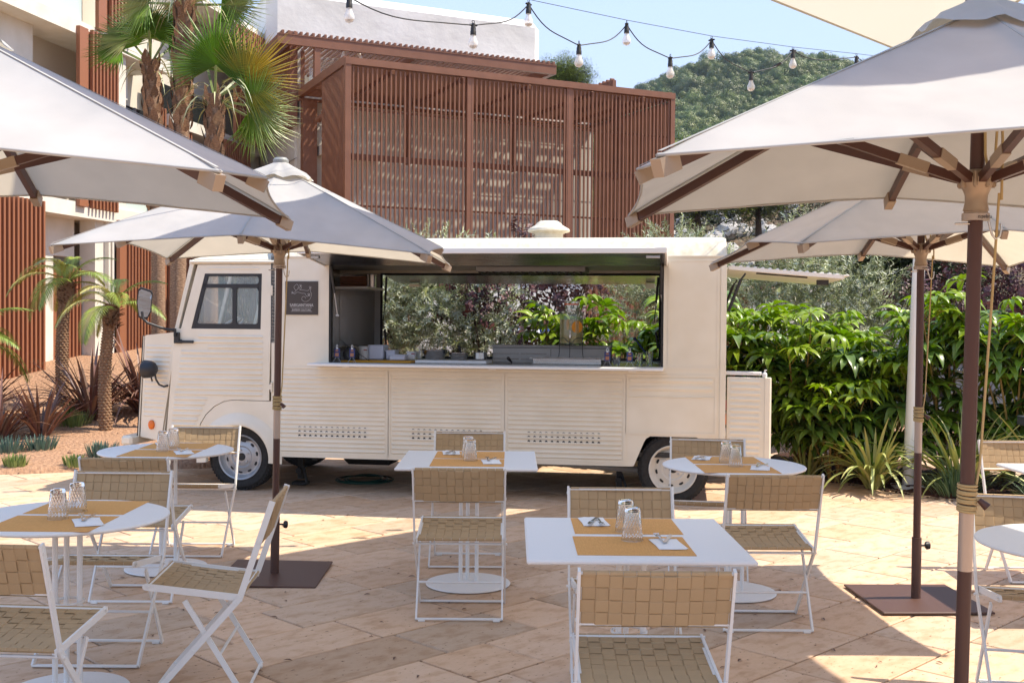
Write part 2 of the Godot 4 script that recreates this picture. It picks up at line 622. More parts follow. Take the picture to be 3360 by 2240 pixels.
func ground() -> void:
	var b := MB.new()
	var rows := []
	# the land: flat by the terrace, a bank behind, then the hill
	for i in 71:
		var r := PackedVector3Array()
		var d := 22.0 + pow(i / 70.0, 2.2) * 700.0
		for j in 71:
			var x := (j - 35) / 35.0 * (30.0 + d * 0.75)
			r.append(Vector3(x, land_height(x, -d), -d))
		rows.append(r)
	b.grid(rows, true)
	structure(obj("terrain", b, M.land))
	b = MB.new()
	b.quad(V(-900, -0.06, 300), V(900, -0.06, 300), V(900, -0.06, -30), V(-900, -0.06, -30))
	structure(obj("ground", b, M.soil))
	b = MB.new()
	b.quad(V(-40, -0.035, 20), V(40, -0.035, 20), V(40, -0.035, -13.2), V(-40, -0.035, -13.2))
	var bed := structure(obj("pavement", b, M.grout))
	# paving stones laid in courses at 45 degrees
	var ca := 0.7071
	var n_own := 0
	var rest := [MB.new(), MB.new()]
	var w := 0.41
	var q := RandomNumberGenerator.new()
	q.seed = 5
	var spots := []
	for row in range(-46, 46):
		var along := -30.0 + q.randf() * 0.5
		while along < 30.0:
			var l: float = [0.41, 0.61, 0.61, 0.82][q.randi() % 4]
			var a := along + l / 2
			along += l
			var p := Vector2((a - row * w) * ca, -(a + row * w) * ca)   # x, z
			if p.y < -13.0 or p.y > 2.0 or absf(p.x) > 11.0:
				continue
			if p.x < -3.2 and p.y < -11.6 - 0.3 * (p.x + 5.0) or p.x > 3.5 and p.y < -9.55 - (4.6 - p.x) * 1.3 and p.y > -11.0:
				pass
			spots.append([p, l])
	spots.sort_custom(func(s, t): return s[0].y > t[0].y)
	for s in spots:
		var p: Vector2 = s[0]
		var l: float = s[1]
		var m := q.randi() % 6
		if q.randf() < 0.07:
			m = 7
		var d := -p.y
		if p.distance_to(Vector2(-0.67, -5.15)) < 0.30 or p.distance_to(Vector2(-0.30, -5.2)) < 0.2 or p.distance_to(Vector2(-0.95, -4.85)) < 0.2:
			m = 6
		var one := MB.new()
		var g := 0.0045
		var tilt := Basis.from_euler(Vector3(q.randf_range(-1, 1) * 0.0012, 0, q.randf_range(-1, 1) * 0.0012))
		# each stone is cut from its own part of the block: its shape lies off centre, the node puts it back
		var cut := V(q.randf_range(-20, 20), 0, q.randf_range(-20, 20))
		var place := Transform3D(Basis(Vector3.UP, PI / 4 + PI * float(q.randi() % 2)) * tilt, Vector3(p.x, -0.014 + q.randf_range(-0.0022, 0.0), p.y))
		one.xf = Transform3D(Basis(), cut)
		one.box(Vector3.ZERO, V(l - g * 2 - q.randf() * 0.003, 0.028, w - g * 2 - q.randf() * 0.003), 0.0032 + q.randf() * 0.003)
		place = place * Transform3D(Basis(), -cut)
		var seen := d > 4.0 and d < 11.9 and absf(p.x) < d * 0.461 + 0.45
		if seen and n_own < 300:
			n_own += 1
			obj("paving_stone", one, M["stone_%d" % m], bed).transform = place
		else:
			rest[0 if m < 6 else 1].add(one, place)
	for k in 2:
		var o := obj("paving_stones", rest[k], M[["stone_0", "stone_7"][k]], bed)
		o.set_meta("kind", "stuff")
	# planting beds
	b = MB.new()
	rows = []
	for i in 40:
		var r := PackedVector3Array()
		for j in 60:
			var x := -14.0 + j * 0.2
			var e := -10.93 - 0.36 * maxf(0.0, x + 5.0) + 0.05 * sin(x * 3.1) + 0.03 * sin(x * 7.7)
			var z := e - pow(i / 39.0, 1.5) * (26.0 + e)
			var up := 0.0 if i == 0 else 0.035 + rng.randf() * 0.03
			r.append(Vector3(x, soil_height(x, z) + up - 0.02 * float(i == 0), z))
		rows.append(r)
	b.grid(rows, true)
	structure(obj("soil_bed", b, M.soil))
	b = MB.new()
	rows = []
	var edge := [[2.35, -11.6], [3.0, -11.15], [3.45, -10.6], [3.74, -10.04], [4.1, -9.68], [4.43, -9.55], [5.4, -9.3], [7.0, -9.1], [12.0, -9.0]]
	for k in edge.size() - 1:
		for s in 6:
			var t := s / 6.0
			var p := Vector2(lerpf(edge[k][0], edge[k + 1][0], t), lerpf(edge[k][1], edge[k + 1][1], t))
			var r := PackedVector3Array()
			for i in 8:
				var f := i / 7.0
				r.append(Vector3(p.x + f * 0.9 + rng.randf() * 0.02, -0.03 if i == 0 else 0.03 + rng.randf() * 0.04, p.y - f * 1.45 + rng.randf() * 0.02))
			rows.append(r)
	b.grid(rows)
	structure(obj("bark_bed", b, M.bark_chips))
	# loose crumbs of soil and stones on the beds
	var lump := MB.new()
	lump.box(Vector3.ZERO, V(1, 0.7, 0.9), 0.3)
	var xs := []
	for i in 650:
		var x := rng.randf_range(-8.0, -3.0)
		var z := rng.randf_range(-17.0, -10.95 - 0.36 * maxf(0.0, x + 5.0))
		var s := 0.008 + 0.05 * pow(rng.randf(), 3.0)
		xs.append(Transform3D(Basis.from_euler(Vector3(rng.randf() * 6, rng.randf() * 6, 0)).scaled(V(s, s, s)), V(x, soil_height(x, z) + 0.05, z)))
	copies("soil_crumbs", lump.mesh(), M.soil, xs, self)
	xs = []
	for i in 900:
		var k := rng.randi() % 6 + 1
		var t := rng.randf()
		var f := pow(rng.randf(), 2.0)
		var s := rng.randf_range(0.008, 0.03)
		var p := V(lerpf(edge[k][0], edge[k + 1][0], t) + f * 0.7 - 0.04, 0.045 * minf(1.0, f * 12.0) + 0.004, lerpf(edge[k][1], edge[k + 1][1], t) - f * 1.1 + 0.05)
		xs.append(Transform3D(Basis.from_euler(Vector3(rng.randf() * 6, rng.randf() * 6, 0)).scaled(V(s * 1.6, s * 0.6, s)), p))
	copies("bark_pieces", lump.mesh(), M.bark_chips, xs, self)


func land_height(x: float, z: float) -> float:
	var d := -z
	var h := -0.06
	# bank on the right behind the garden
	var side := smoothstep(-3.0, 8.0, x - 0.02 * d)
	h += side * (smoothstep(24.0, 60.0, d) * 7.5 + smoothstep(16.0, 26.0, d) * 0.5)
	h += smoothstep(60.0, 140.0, d) * 9.0 * smoothstep(0.0, 45.0, x)
	h += 68.0 * exp(-pow((x - 86.0) / 110.0, 2.0) - pow((d - 400.0) / 150.0, 2.0))
	if d > 40.0:
		h += 2.5 * sin(x * 0.05 + 1.0) * sin(d * 0.031) * smoothstep(60.0, 150.0, d)
	return h


func hill() -> void:
	# one pine crown of leaf clumps, many copies: a far-off wood that nobody would count
	for kind in 2:
		var b := MB.new()
		b.tinted = true
		var q := RandomNumberGenerator.new()
		q.seed = 90 + kind
		var blobs := []
		for k in 9:
			var a := q.randf() * TAU
			var rr := sqrt(q.randf()) * 1.0
			blobs.append([V(cos(a) * rr, q.randf_range(0.45, 1.45) - rr * 0.3, sin(a) * rr), q.randf_range(0.38, 0.62)])
		for bl in blobs:
			for i in 520:
				var d := Vector3(q.randfn(), q.randfn() * 0.75 + 0.25, q.randfn()).normalized()
				var p: Vector3 = bl[0] + d * bl[1] * q.randf_range(0.75, 1.05)
				var t := d.cross(Vector3(q.randfn(), q.randfn(), q.randfn())).normalized()
				var s := q.randf_range(0.022, 0.055)
				var g := q.randf_range(0.65, 1.3)
				b.col = Color(0.125 * g, 0.16 * g * q.randf_range(0.92, 1.08), 0.022 * g)
				var w := d.cross(t)
				b.tri(p + t * s, p - t * s * 0.6 + w * s * 0.8, p - t * s * 0.6 - w * s * 0.8, d, d, d)
		b.col = Color(0.12, 0.09, 0.06)
		b.cyl(V(0, -0.6, 0), V(0, 0.9, 0), 0.06, 5)
		var xs := []
		var cs := []
		var tries := 0
		while xs.size() < 1700 and tries < 20000:
			tries += 1
			var d := q.randf_range(105.0, 430.0)
			var k := q.randf_range(-0.05, 0.50)
			var x := d * k
			if q.randf() > d / 300.0:
				continue
			var bare := sin(x * 0.09 + 2.0) * sin(d * 0.06) + 0.5 * sin(x * 0.21) * sin(d * 0.13)
			if bare > 0.75:
				continue
			var s := q.randf_range(2.4, 4.4)
			var y := land_height(x, -d)
			xs.append(Transform3D(Basis(Vector3.UP, q.randf() * TAU).scaled(V(s, s * q.randf_range(0.85, 1.15), s)), V(x, y + s * 0.15, -d)))
			var g := q.randf_range(0.62, 1.2)
			cs.append(Color(g * q.randf_range(0.9, 1.15), g, g * q.randf_range(0.85, 1.1)))
		var o := copies(["pine_wood", "pine_wood_mixed"][kind], b.mesh(), M.pine, xs, self, cs)
		o.set_meta("label", ["bright green pine wood covering the hillside under the sky", "darker pines mixed through the wood on the hillside"][kind])
	# scrub on the bank
	var c := leaf_clump(140, 0.10, 95, Color(0.10, 0.115, 0.05))
	var xs := []
	var cs := []
	for i in 420:
		var d := rng.randf_range(24.0, 75.0)
		var x := d * rng.randf_range(0.10, 0.5)
		var s := rng.randf_range(0.6, 1.9)
		xs.append(Transform3D(Basis(Vector3.UP, rng.randf() * TAU).scaled(V(s, s * 0.8, s)), V(x, land_height(x, -d) + s * 0.2, -d)))
		var g := rng.randf_range(0.55, 1.25)
		cs.append(Color(g * rng.randf_range(0.9, 1.5), g, g * rng.randf_range(0.7, 1.2)))
	var sc := copies("hillside_scrub", c.mesh(), M.shrub_leaf, xs, self, cs)
	sc.set_meta("label", "dry scrub and low bushes on the rocky bank")
	var rk := MB.new()
	rk.box(Vector3.ZERO, V(1, 0.7, 0.9), 0.28)
	rk.box(V(0.4, -0.1, 0.2), V(0.7, 0.5, 0.8), 0.2, Basis(Vector3.UP, 0.7))
	xs = []
	for i in 160:
		var d := rng.randf_range(34.0, 62.0)
		var x := d * (0.155 + rng.randfn() * 0.04) + 1.0
		var s := rng.randf_range(0.25, 1.1)
		xs.append(Transform3D(Basis.from_euler(V(rng.randf() * 0.6, rng.randf() * 6, rng.randf() * 0.6)).scaled(V(s, s, s)), V(x, land_height(x, -d) + s * 0.1, -d)))
	var ro := copies("bank_rocks", rk.mesh(), M.rock, xs, self)
	ro.set_meta("label", "pale broken rocks on the bank beyond the garden")


# random leaf-sized faces filling a rough ball of radius 1
func leaf_clump(count: int, size: float, sd: int, tint: Color, aspect := 0.4, outer := 0.35) -> MB:
	var b := MB.new()
	b.tinted = true
	var q := RandomNumberGenerator.new()
	q.seed = sd
	for i in count:
		var d := Vector3(q.randfn(), q.randfn(), q.randfn()).normalized()
		var p := d * pow(q.randf(), outer)
		var t := (Vector3(q.randfn(), q.randfn(), q.randfn()) + d * 0.8).normalized()
		var w := t.cross(Vector3(q.randfn(), q.randfn() + 1.0, q.randfn())).normalized()
		var s := size * q.randf_range(0.7, 1.3)
		var g := q.randf_range(0.75, 1.25)
		b.col = Color(tint.r * g, tint.g * g, tint.b * g * q.randf_range(0.8, 1.2))
		var u := w.cross(t)
		if u.dot(d) < 0.0:
			u = -u
		b.quadn(p - t * s, p + w * s * aspect * 0.5 , p + t * s, p - w * s * aspect * 0.5, u, u, u, u)
	return b


# ---------------------------------------------------------------- furniture
func shade_sail() -> void:
	var t := thing("sail_mast", "tall white leaning mast rising behind the right rear parasol pole", "mast", V(3.768, 0, -10.487))
	var b := MB.new()
	var top := V(0.17, 4.12, -0.1)
	b.tube(pv([V(0, 0, 0), top * 0.5, top]), [0.058, 0.056, 0.05], 16)
	obj("pole", b, M.mast_white, t)
	b = MB.new()
	b.box(V(0, 0.02, 0), V(0.26, 0.04, 0.26), 0.006)
	obj("base_plate", b, M.mast_white, t)
	# the cream sail itself, edges drawn in between its corners
	var cs := [V(3.93, 4.02, -10.5), V(-1.0, 4.0, -5.4), V(-0.55, 4.0, -3.4), V(0.6, 4.0, -2.75), V(4.6, 4.0, -2.85)]
	var pull := [0.0, 0.1, 0.0, 0.0, 0.45]
	var ctr := V(2.0, 4.03, -5.2)
	var rim := PackedVector3Array()
	for k in 5:
		var a: Vector3 = cs[k]
		var e: Vector3 = cs[(k + 1) % 5]
		var inn := (ctr - (a + e) * 0.5).normalized()
		for s in 12:
			var f := s / 12.0
			rim.append(a.lerp(e, f) + inn * pull[k] * 4.0 * f * (1.0 - f))
	rim.append(rim[0])
	var rows := []
	for i in 9:
		var r := PackedVector3Array()
		for p in rim:
			var f := i / 8.0
			var o := ctr.lerp(p, f)
			o.y += 0.05 * (1.0 - f)
			r.append(o)
		rows.append(r)
	b = MB.new()
	b.grid(rows)
	var s := thing("shade_sail", "cream shade sail overhead with its corner tied to the white mast", "shade sail", Vector3.ZERO)
	obj("cloth", b, M.sail, s)
	b = MB.new()
	b.tube(rim, 0.012, 6, false)
	obj("hem", b, M.sail, s)
	b = MB.new()
	b.cyl(cs[0], V(3.768, 0, -10.487) + top * 0.985, 0.008, 6)
	obj("shackle", b, M.steel, s)


func make_parasol(label: String) -> Node3D:
	var t := thing("parasol", label, "parasol", Vector3.ZERO, 0.0, "white square parasols on the terrace")
	var b := MB.new()
	b.box(V(0, 0.012, 0), V(0.61, 0.012, 0.64), 0.003)
	obj("base_plate", b, M.bronze_plate, t)
	b = MB.new()
	b.cyl(V(0, 0.018, 0), V(0, 0.36, 0), 0.0265, 20)
	obj("base_tube", b, M.bronze_plate, t)
	b = MB.new()
	b.tube(pv([V(0.026, 0.315, 0), V(0.05, 0.315, 0), V(0.051, 0.315, 0), V(0.058, 0.315, 0), V(0.072, 0.315, 0), V(0.076, 0.315, 0)]), [0.006, 0.006, 0.018, 0.024, 0.022, 0.012], 10)
	obj("knob", b, M.black_plastic, t)
	b = MB.new()
	b.cyl(V(0, 0.05, 0), V(0, 2.44, 0), 0.0205, 20)
	obj("pole", b, M.bronze, t)
	b = MB.new()
	b.cyl(V(0, 0.84, 0), V(0, 1.03, 0), 0.0212, 20)
	obj("sleeve", b, M.sleeve_metal, t)
	# rope wound round the pole, then up to the pulley
	b = MB.new()
	var pts := PackedVector3Array()
	for i in 150:
		var a := i / 149.0 * TAU * 10.0
		pts.append(V(cos(a) * 0.0255, 1.015 + i / 149.0 * 0.085 + 0.002 * sin(a * 0.37), sin(a) * 0.0255))
	b.tube(pts, 0.0042, 6)
	b.tube(pv([V(0.022, 1.10, 0.012), V(0.03, 1.16, 0.012), V(0.045, 1.6, 0.02), V(0.056, 1.95, 0.025)]), 0.004, 6)
	b.tube(pv([V(0.024, 1.99, 0.035), V(0.012, 2.06, 0.03), V(0.004, 2.3, 0.028)]), 0.004, 6)
	b.tube(pv([V(0.036, 1.99, 0.035), V(0.045, 2.2, 0.03), V(0.05, 2.34, 0.02), V(0.06, 2.1, 0.028), V(0.062, 1.93, 0.028)]), 0.004, 6)
	obj("rope", b, M.rope, t)
	b = MB.new()
	b.tube(pv([V(0.028, 1.055, 0.02), V(0.05, 1.035, 0.028)]), [0.008, 0.013], 10)
	obj("rope_toggle", b, M.bronze, t)
	# runner hub
	b = MB.new()
	b.lathe(p2([0.0212, 1.872, 0.038, 1.872, 0.038, 1.892, 0.033, 1.894, 0.033, 1.898, 0.036, 1.90, 0.031, 1.925, 0.032, 1.945, 0.037, 1.958, 0.046, 1.975, 0.05, 1.995, 0.036, 2.012, 0.0212, 2.02]), 28)
	for k in 8:
		var a := TAU * (k + 0.5) / 8
		b.box(V(cos(a) * 0.04, 1.99, sin(a) * 0.04), V(0.026, 0.05, 0.014), 0.005, Basis(Vector3.UP, -a))
	var hub := obj("runner_hub", b, M.champagne, t)
	b = MB.new()
	b.cyl(V(0, 1.8715, 0), V(0, 1.8915, 0), 0.0388, 28)
	obj("label_ring", b, M.sleeve_metal, hub)
	var tm := TextMesh.new()
	tm.text = "ezpeleta"
	tm.font_size = 16
	tm.pixel_size = 0.0008
	tm.depth = 0.0006
	var font := SystemFont.new()
	font.font_names = PackedStringArray(["Droid Sans"])
	tm.font = font
	put("lettering", tm, M.black_plastic, hub, Transform3D(Basis(Vector3.UP, 0.35), V(0.0138, 1.8815, 0.0376)))
	b = MB.new()
	b.tube(pv([V(0.03, 1.87, 0.022), V(0.034, 1.85, 0.024), V(0.04, 1.83, 0.024), V(0.05, 1.818, 0.024), V(0.061, 1.826, 0.024), V(0.065, 1.846, 0.024), V(0.065, 1.862, 0.024)]), 0.0036, 8)
	obj("hook", b, M.steel, hub)
	b = MB.new()
	b.cyl(V(-0.02, 1.862, 0.01), V(-0.062, 1.861, 0.012), 0.003, 8)
	obj("pin", b, M.steel, hub)
	b = MB.new()
	b.xf = Transform3D(Basis(Vector3.RIGHT, PI / 2), V(0.03, 2.03, 0.038))
	b.lathe(p2([0.0, -0.006, 0.016, -0.006, 0.016, 0.006, 0.0, 0.006]), 16)
	b.box(V(0, -0.005, 0.025), V(0.016, 0.006, 0.05), 0.002)
	obj("pulley", b, M.sleeve_metal, hub)
	b = MB.new()
	b.lathe(p2([0.0, 2.41, 0.045, 2.41, 0.05, 2.425, 0.045, 2.45, 0.0, 2.45]), 20)
	obj("top_hub", b, M.champagne, t)
	# eight ribs with struts
	var tips := []
	for k in 8:
		var a := TAU * k / 8 + PI / 4
		var corner := k % 2 == 0
		var rr := 1.385 if corner else 0.985
		var tip := V(cos(a) * rr, 1.915 if corner else 1.99, sin(a) * rr)
		tips.append(tip)
		var st := V(cos(a) * 0.045, 2.425, sin(a) * 0.045)
		var side := V(-sin(a), 0, cos(a))
		var d := (tip - st).normalized()
		b = MB.new()
		b.bar(pv([st, tip - d * 0.05]), 0.021, 0.032, side)
		var rib := obj("rib", b, M.bronze, t)
		b = MB.new()
		b.bar(pv([tip - d * 0.062, tip - d * 0.008, tip]), 0.029, 0.04, side)
		obj("end_cap", b, M.champagne, rib)
		var at := st.lerp(tip, 0.47 if corner else 0.58)
		var s0 := V(cos(a) * 0.046, 1.992, sin(a) * 0.046)
		var sd := (at - s0).normalized()
		b = MB.new()
		b.bar(pv([s0, at]), 0.02, 0.026, side)
		var strut := obj("strut", b, M.bronze, t)
		b = MB.new()
		b.bar(pv([s0 + sd * 0.10, s0 + sd * 0.19]), 0.025, 0.031, side)
		obj("strut_sleeve", b, M.champagne, strut)
	# canopy: eight panels stretched over the ribs
	var lift := V(0, 0.034, 0)
	b = MB.new()
	for k in 8:
		var a: Vector3 = tips[k] + lift
		var e: Vector3 = tips[(k + 1) % 8] + lift
		var top := V(0, 2.482, 0)
		var rows := []
		for i in 13:
			var r := PackedVector3Array()
			var f := lerpf(0.05, 1.0, i / 12.0)
			for j in 11:
				var g := j / 10.0
				var rim := a.lerp(e, g)
				var bow := 4.0 * g * (1.0 - g)
				rim.x *= 1.0 - 0.028 * bow
				rim.z *= 1.0 - 0.028 * bow
				rim.y += 0.004 * bow
				var p := top.lerp(rim, f)
				p.y += -0.02 * bow * sin(PI * f) * 0.8 + 0.0025 * sin(g * 9.0 + k * 2.0) * sin(f * 7.0) + 0.0022 * f * bow * sin(g * 23.0 + f * 5.0 + k)
				if i == 12:
					p.y -= 0.004
				r.append(p)
			rows.append(r)
		b.grid(rows)
	var can := obj("canopy", b, M.canvas, t)
	b = MB.new()
	for k in 8:
		var a: Vector3 = tips[k] + lift
		var e: Vector3 = tips[(k + 1) % 8] + lift
		var pts2 := PackedVector3Array()
		for j in 13:
			var g := j / 12.0
			var rim := a.lerp(e, g)
			var bow := 4.0 * g * (1.0 - g)
			rim.x *= 1.0 - 0.028 * bow
			rim.z *= 1.0 - 0.028 * bow
			rim.y += 0.004 * bow - 0.006
			pts2.append(rim)
		b.tube(pts2, 0.0045, 5)
	obj("hem", b, M.canvas, can)
	for k in 8:
		b = MB.new()
		var sp := PackedVector3Array()
		for i in 9:
			sp.append(V(0, 2.483, 0).lerp(tips[k] + lift + V(0, 0.0012, 0), lerpf(0.1, 0.995, i / 8.0)))
		b.bar(sp, 0.010, 0.0014, V(-tips[k].z, 0, tips[k].x))
		obj("seam", b, M.canvas, can)
	# loose vent flap over the peak
	b = MB.new()
	var rows2 := []
	for i in 7:
		var r := PackedVector3Array()
		var f := i / 6.0
		for j in 49:
			var a := TAU * j / 48 + PI / 4
			var sq := 1.0 / maxf(absf(cos(a)), absf(sin(a)))
			var rr := lerpf(0.035, 0.185 * pow(sq, 0.75), f)
			var crumple := 0.007 * f * sin(a * 8.0 + 1.0) + 0.004 * f * sin(a * 13.0)
			r.append(V(cos(a) * rr, 2.512 - 0.088 * pow(f, 0.9) + crumple - (0.012 if i == 6 else 0.0), sin(a) * rr))
		rows2.append(r)
	b.grid(rows2)
	obj("vent_flap", b, M.canvas, can)
	b = MB.new()
	b.lathe(p2([0.0, 2.505, 0.046, 2.505, 0.047, 2.523, 0.034, 2.538, 0.0, 2.539]), 24)
	obj("finial", b, M.cap_grey, t)
	return t


func parasols() -> void:
	# place, turn about the pole, slight lean
	var a := make_parasol("white parasol standing in front of the cab of the food truck")
	stand(a, V(-1.441, 0, -6.755), 0.2, 1.07, -0.88)
	var c := dup(a, "white parasol at the right edge, nearest the camera, with the dark finial", Vector3.ZERO)
	stand(c, V(1.345, 0, -3.30), -4.2, 1.66, -0.3)
	c.get_node("finial").material_override = M.cap_dark
	c = dup(a, "white parasol cut off by the left edge of the picture, its pole outside", Vector3.ZERO)
	stand(c, V(-1.776, 0, -3.48), 6.65, 1.87, -0.18)
	c = dup(a, "white parasol with its base plate in full view right of the truck", Vector3.ZERO)
	stand(c, V(2.30, 0, -6.257), 2.1, 0.0, 0.0)
	dup(a, "white parasol standing outside the picture on the right", V(3.95, 0, -3.95), 0.0)


func stand(o: Node3D, p: Vector3, turn: float, lean_x: float, lean_z: float) -> void:
	o.position = p
	o.basis = Basis(Vector3.UP, deg_to_rad(turn)) * Basis(Vector3.BACK, deg_to_rad(lean_z)) * Basis(Vector3.RIGHT, deg_to_rad(lean_x))


func make_table(called: String, label: String, square: bool) -> Node3D:
	var t := thing(called, label, "table", Vector3.ZERO, 0.0, "white cafe tables on the terrace")
	var b := MB.new()
	if square:
		b.box(V(0, 0.736, 0), V(0.80, 0.018, 0.83), 0.006)
	else:
		b.lathe(p2([0.0, 0.727, 0.395, 0.727, 0.407, 0.732, 0.41, 0.737, 0.407, 0.742, 0.398, 0.745, 0.0, 0.745]), 64)
	obj("tabletop", b, M.table_white, t)
	b = MB.new()
	b.lathe(p2([0.0, 0.004, 0.25, 0.004, 0.252, 0.008, 0.248, 0.013, 0.0, 0.014]), 48)
	obj("base_disc", b, M.white_metal, t)
	for k in 3:
		var a := TAU * k / 3 + 0.4
		b = MB.new()
		b.cyl(V(cos(a) * 0.055, 0.013, sin(a) * 0.055), V(cos(a) * 0.055, 0.727, sin(a) * 0.055), 0.0115, 12)
		obj("leg", b, M.white_metal, t)
	b = MB.new()
	var pts := PackedVector3Array()
	for i in 25:
		pts.append(V(cos(TAU * i / 24) * 0.066, 0.385, sin(TAU * i / 24) * 0.066))
	b.tube(pts, 0.006, 6, false)
	obj("ring", b, M.white_metal, t)
	b = MB.new()
	b.box(V(0, 0.7245, 0), V(0.3, 0.005, 0.3), 0.001)
	obj("mounting_plate", b, M.white_metal, t)
	return t


func make_chair(label: String) -> Node3D:
	var t := thing("folding_chair", label, "chair", Vector3.ZERO, 0.0, "folding chairs with woven seats")
	var W := 0.236
	for s in [-1.0, 1.0]:
		var b := MB.new()
		b.bar(pv([V(s * W, 0.818, 0.134), V(s * W, 0.425, 0.004), V(s * W, 0.41, -0.006), V(s * W, 0.006, -0.362)]), 0.009, 0.025, Vector3.RIGHT)
		var fr := obj("side_frame", b, M.white_metal, t)
		for p in [V(s * W, 0.79, 0.125), V(s * W, 0.65, 0.079), V(s * W, 0.425, 0.0), V(s * W, 0.205, -0.188)]:
			b = MB.new()
			b.cyl(p, p + V(s * 0.007, 0, 0), 0.007, 10)
			obj("rivet", b, M.white_metal, fr)
		b = MB.new()
		b.bar(pv([V(s * (W - 0.012), 0.41, -0.222), V(s * (W - 0.012), 0.006, 0.022)]), 0.009, 0.022, Vector3.RIGHT)
		obj("rear_leg", b, M.white_metal, t)
		b = MB.new()
		b.bar(pv([V(s * (W - 0.012), 0.418, 0.012), V(s * (W - 0.012), 0.468, -0.378)]), 0.009, 0.027, Vector3.RIGHT)
		b.cyl(V(s * (W - 0.0165), 0.468, -0.378), V(s * (W - 0.0075), 0.468, -0.378), 0.0135, 12)
		obj("seat_rail", b, M.white_metal, t)
	var b := MB.new()
	b.box(V(0, 0.009, -0.362), V(2 * W, 0.008, 0.026), 0.002)
	obj("front_foot_bar", b, M.white_metal, t)
	b = MB.new()
	b.box(V(0, 0.012, 0.022), V(2 * (W - 0.012), 0.011, 0.012), 0.002)
	for s in [-1.0, 1.0]:
		b.box(V(s * 0.195, 0.005, 0.022), V(0.035, 0.01, 0.02), 0.001)
	obj("rear_foot_bar", b, M.white_metal, t)
	b = MB.new()
	b.cyl(V(-W + 0.012, 0.18, -0.083), V(W - 0.012, 0.18, -0.083), 0.0065, 8)
	obj("brace", b, M.white_metal, t)
	b = MB.new()
	b.cyl(V(-W - 0.012, 0.398, -0.014), V(W + 0.012, 0.398, -0.014), 0.0065, 8)
	obj("hinge_bar", b, M.white_metal, t)
	# woven back: vertical and level bands passing over and under each other
	b = MB.new()
	var up := (V(0, 0.818, 0.134) - V(0, 0.425, 0.004)).normalized()
	var top := V(0, 0.806, 0.13)
	var low := top - up * 0.178
	b.cyl(top + V(-W, 0, 0), top + V(W, 0, 0), 0.0055, 8)
	for s in [-1.0, 1.0]:
		b.box((top + low) * 0.5 + V(s * (W - 0.006), 0, 0), V(0.006, 0.17, 0.006), 0.0, Basis(Vector3.RIGHT, 0.32))
	b.cyl(low + V(-W, 0, 0), low + V(W, 0, 0), 0.0055, 8)
	var back := obj("backrest", b, M.white_metal, t)
	var nb := up.cross(Vector3.RIGHT)
	weave(back, top, -up, 0.178, Vector3.RIGHT, 0.452, nb, 11, 4, 0.012)
	b = MB.new()
	var r0 := V(0, 0.425, 0.002)
	var r1 := V(0, 0.472, -0.368)
	b.cyl(r0 + V(-W, 0, 0), r0 + V(W, 0, 0), 0.0055, 8)
	b.bar(pv([r0 + V(-W + 0.02, -0.004, 0), r1 + V(-W + 0.02, -0.004, 0)]), 0.008, 0.004, Vector3.RIGHT)
	b.bar(pv([r0 + V(W - 0.02, -0.004, 0), r1 + V(W - 0.02, -0.004, 0)]), 0.008, 0.004, Vector3.RIGHT)
	b.cyl(r1 + V(-W, 0, 0), r1 + V(W, 0, 0), 0.0055, 8)
	var seat := obj("seat", b, M.white_metal, t)
	var dn := (r1 - r0).normalized()
	weave(seat, r0, dn, (r1 - r0).length(), Vector3.RIGHT, 0.44, Vector3.RIGHT.cross(dn), 10, 9, -0.016)
	return t


# bands of webbing in the plane of d (length l) and e (width w), normal nn; cols run along d, rows along e
func weave(parent: Node, o: Vector3, d: Vector3, l: float, e: Vector3, w: float, nn: Vector3, cols: int, rows: int, sag: float) -> void:
	var cw := w / cols
	var rh := (l - 0.004) / rows
	var h := 0.0021
	for i in cols:
		var x := -w / 2 + cw * (i + 0.5)
		var pts := PackedVector3Array()
		for s in [[1.1, -0.0072], [-0.1, -0.0082], [-0.75, -0.0055], [-1.0, 0.0], [-0.6, 0.0072]]:
			if s[0] < 2.0:
				pts.append(o + e * x + d * (0.009 * s[0]) + nn * s[1])
		for j in rows:
			var z := 0.002 + rh * (j + 0.5)
			var f := z / l
			var g := x / w * 2.0
			var dip := sag * 4.0 * f * (1.0 - f) * (1.0 - g * g * 0.6) if sag < 0.0 else -sag * (1.0 - g * g)
			var sg := 1.0 if (i + j) % 2 == 0 else -1.0
			for k in [-0.42, 0.0, 0.42]:
				pts.append(o + e * x + d * (z + k * rh) + nn * (dip + h * sg + 0.0004 * sg * (1.0 if k == 0.0 else 0.0)))
		pts.append(o + e * x + d * (l + 0.0045) + nn * 0.007)
		pts.append(o + e * x + d * (l + 0.009))
		pts.append(o + e * x + d * (l + 0.004) - nn * 0.008)
		var b := MB.new()
		b.bar(pts, cw * 0.965, 0.0018, e)
		obj("strap", b, M["webbing_%d" % ((i * 7 + rows) % 3)], parent)
	for j in rows:
		var z := 0.002 + rh * (j + 0.5)
		var f := z / l
		var pts := PackedVector3Array()
		pts.append(o + e * (-w / 2 - 0.008) + d * z - nn * 0.004)
		for i in cols:
			var x := -w / 2 + cw * (i + 0.5)
			var g := x / w * 2.0
			var dip := sag * 4.0 * f * (1.0 - f) * (1.0 - g * g * 0.6) if sag < 0.0 else -sag * (1.0 - g * g)
			var sg := -1.0 if (i + j) % 2 == 0 else 1.0
			for k in [-0.42, 0.0, 0.42]:
				pts.append(o + e * (x + k * cw) + d * z + nn * (dip + h * sg + 0.0004 * sg * (1.0 if k == 0.0 else 0.0)))
		pts.append(o + e * (w / 2 + 0.008) + d * z - nn * 0.004)
		var b := MB.new()
		b.bar(pts, rh * 0.965, 0.0018, d)
		obj("strap", b, M["webbing_%d" % ((j * 5 + cols) % 3)], parent)


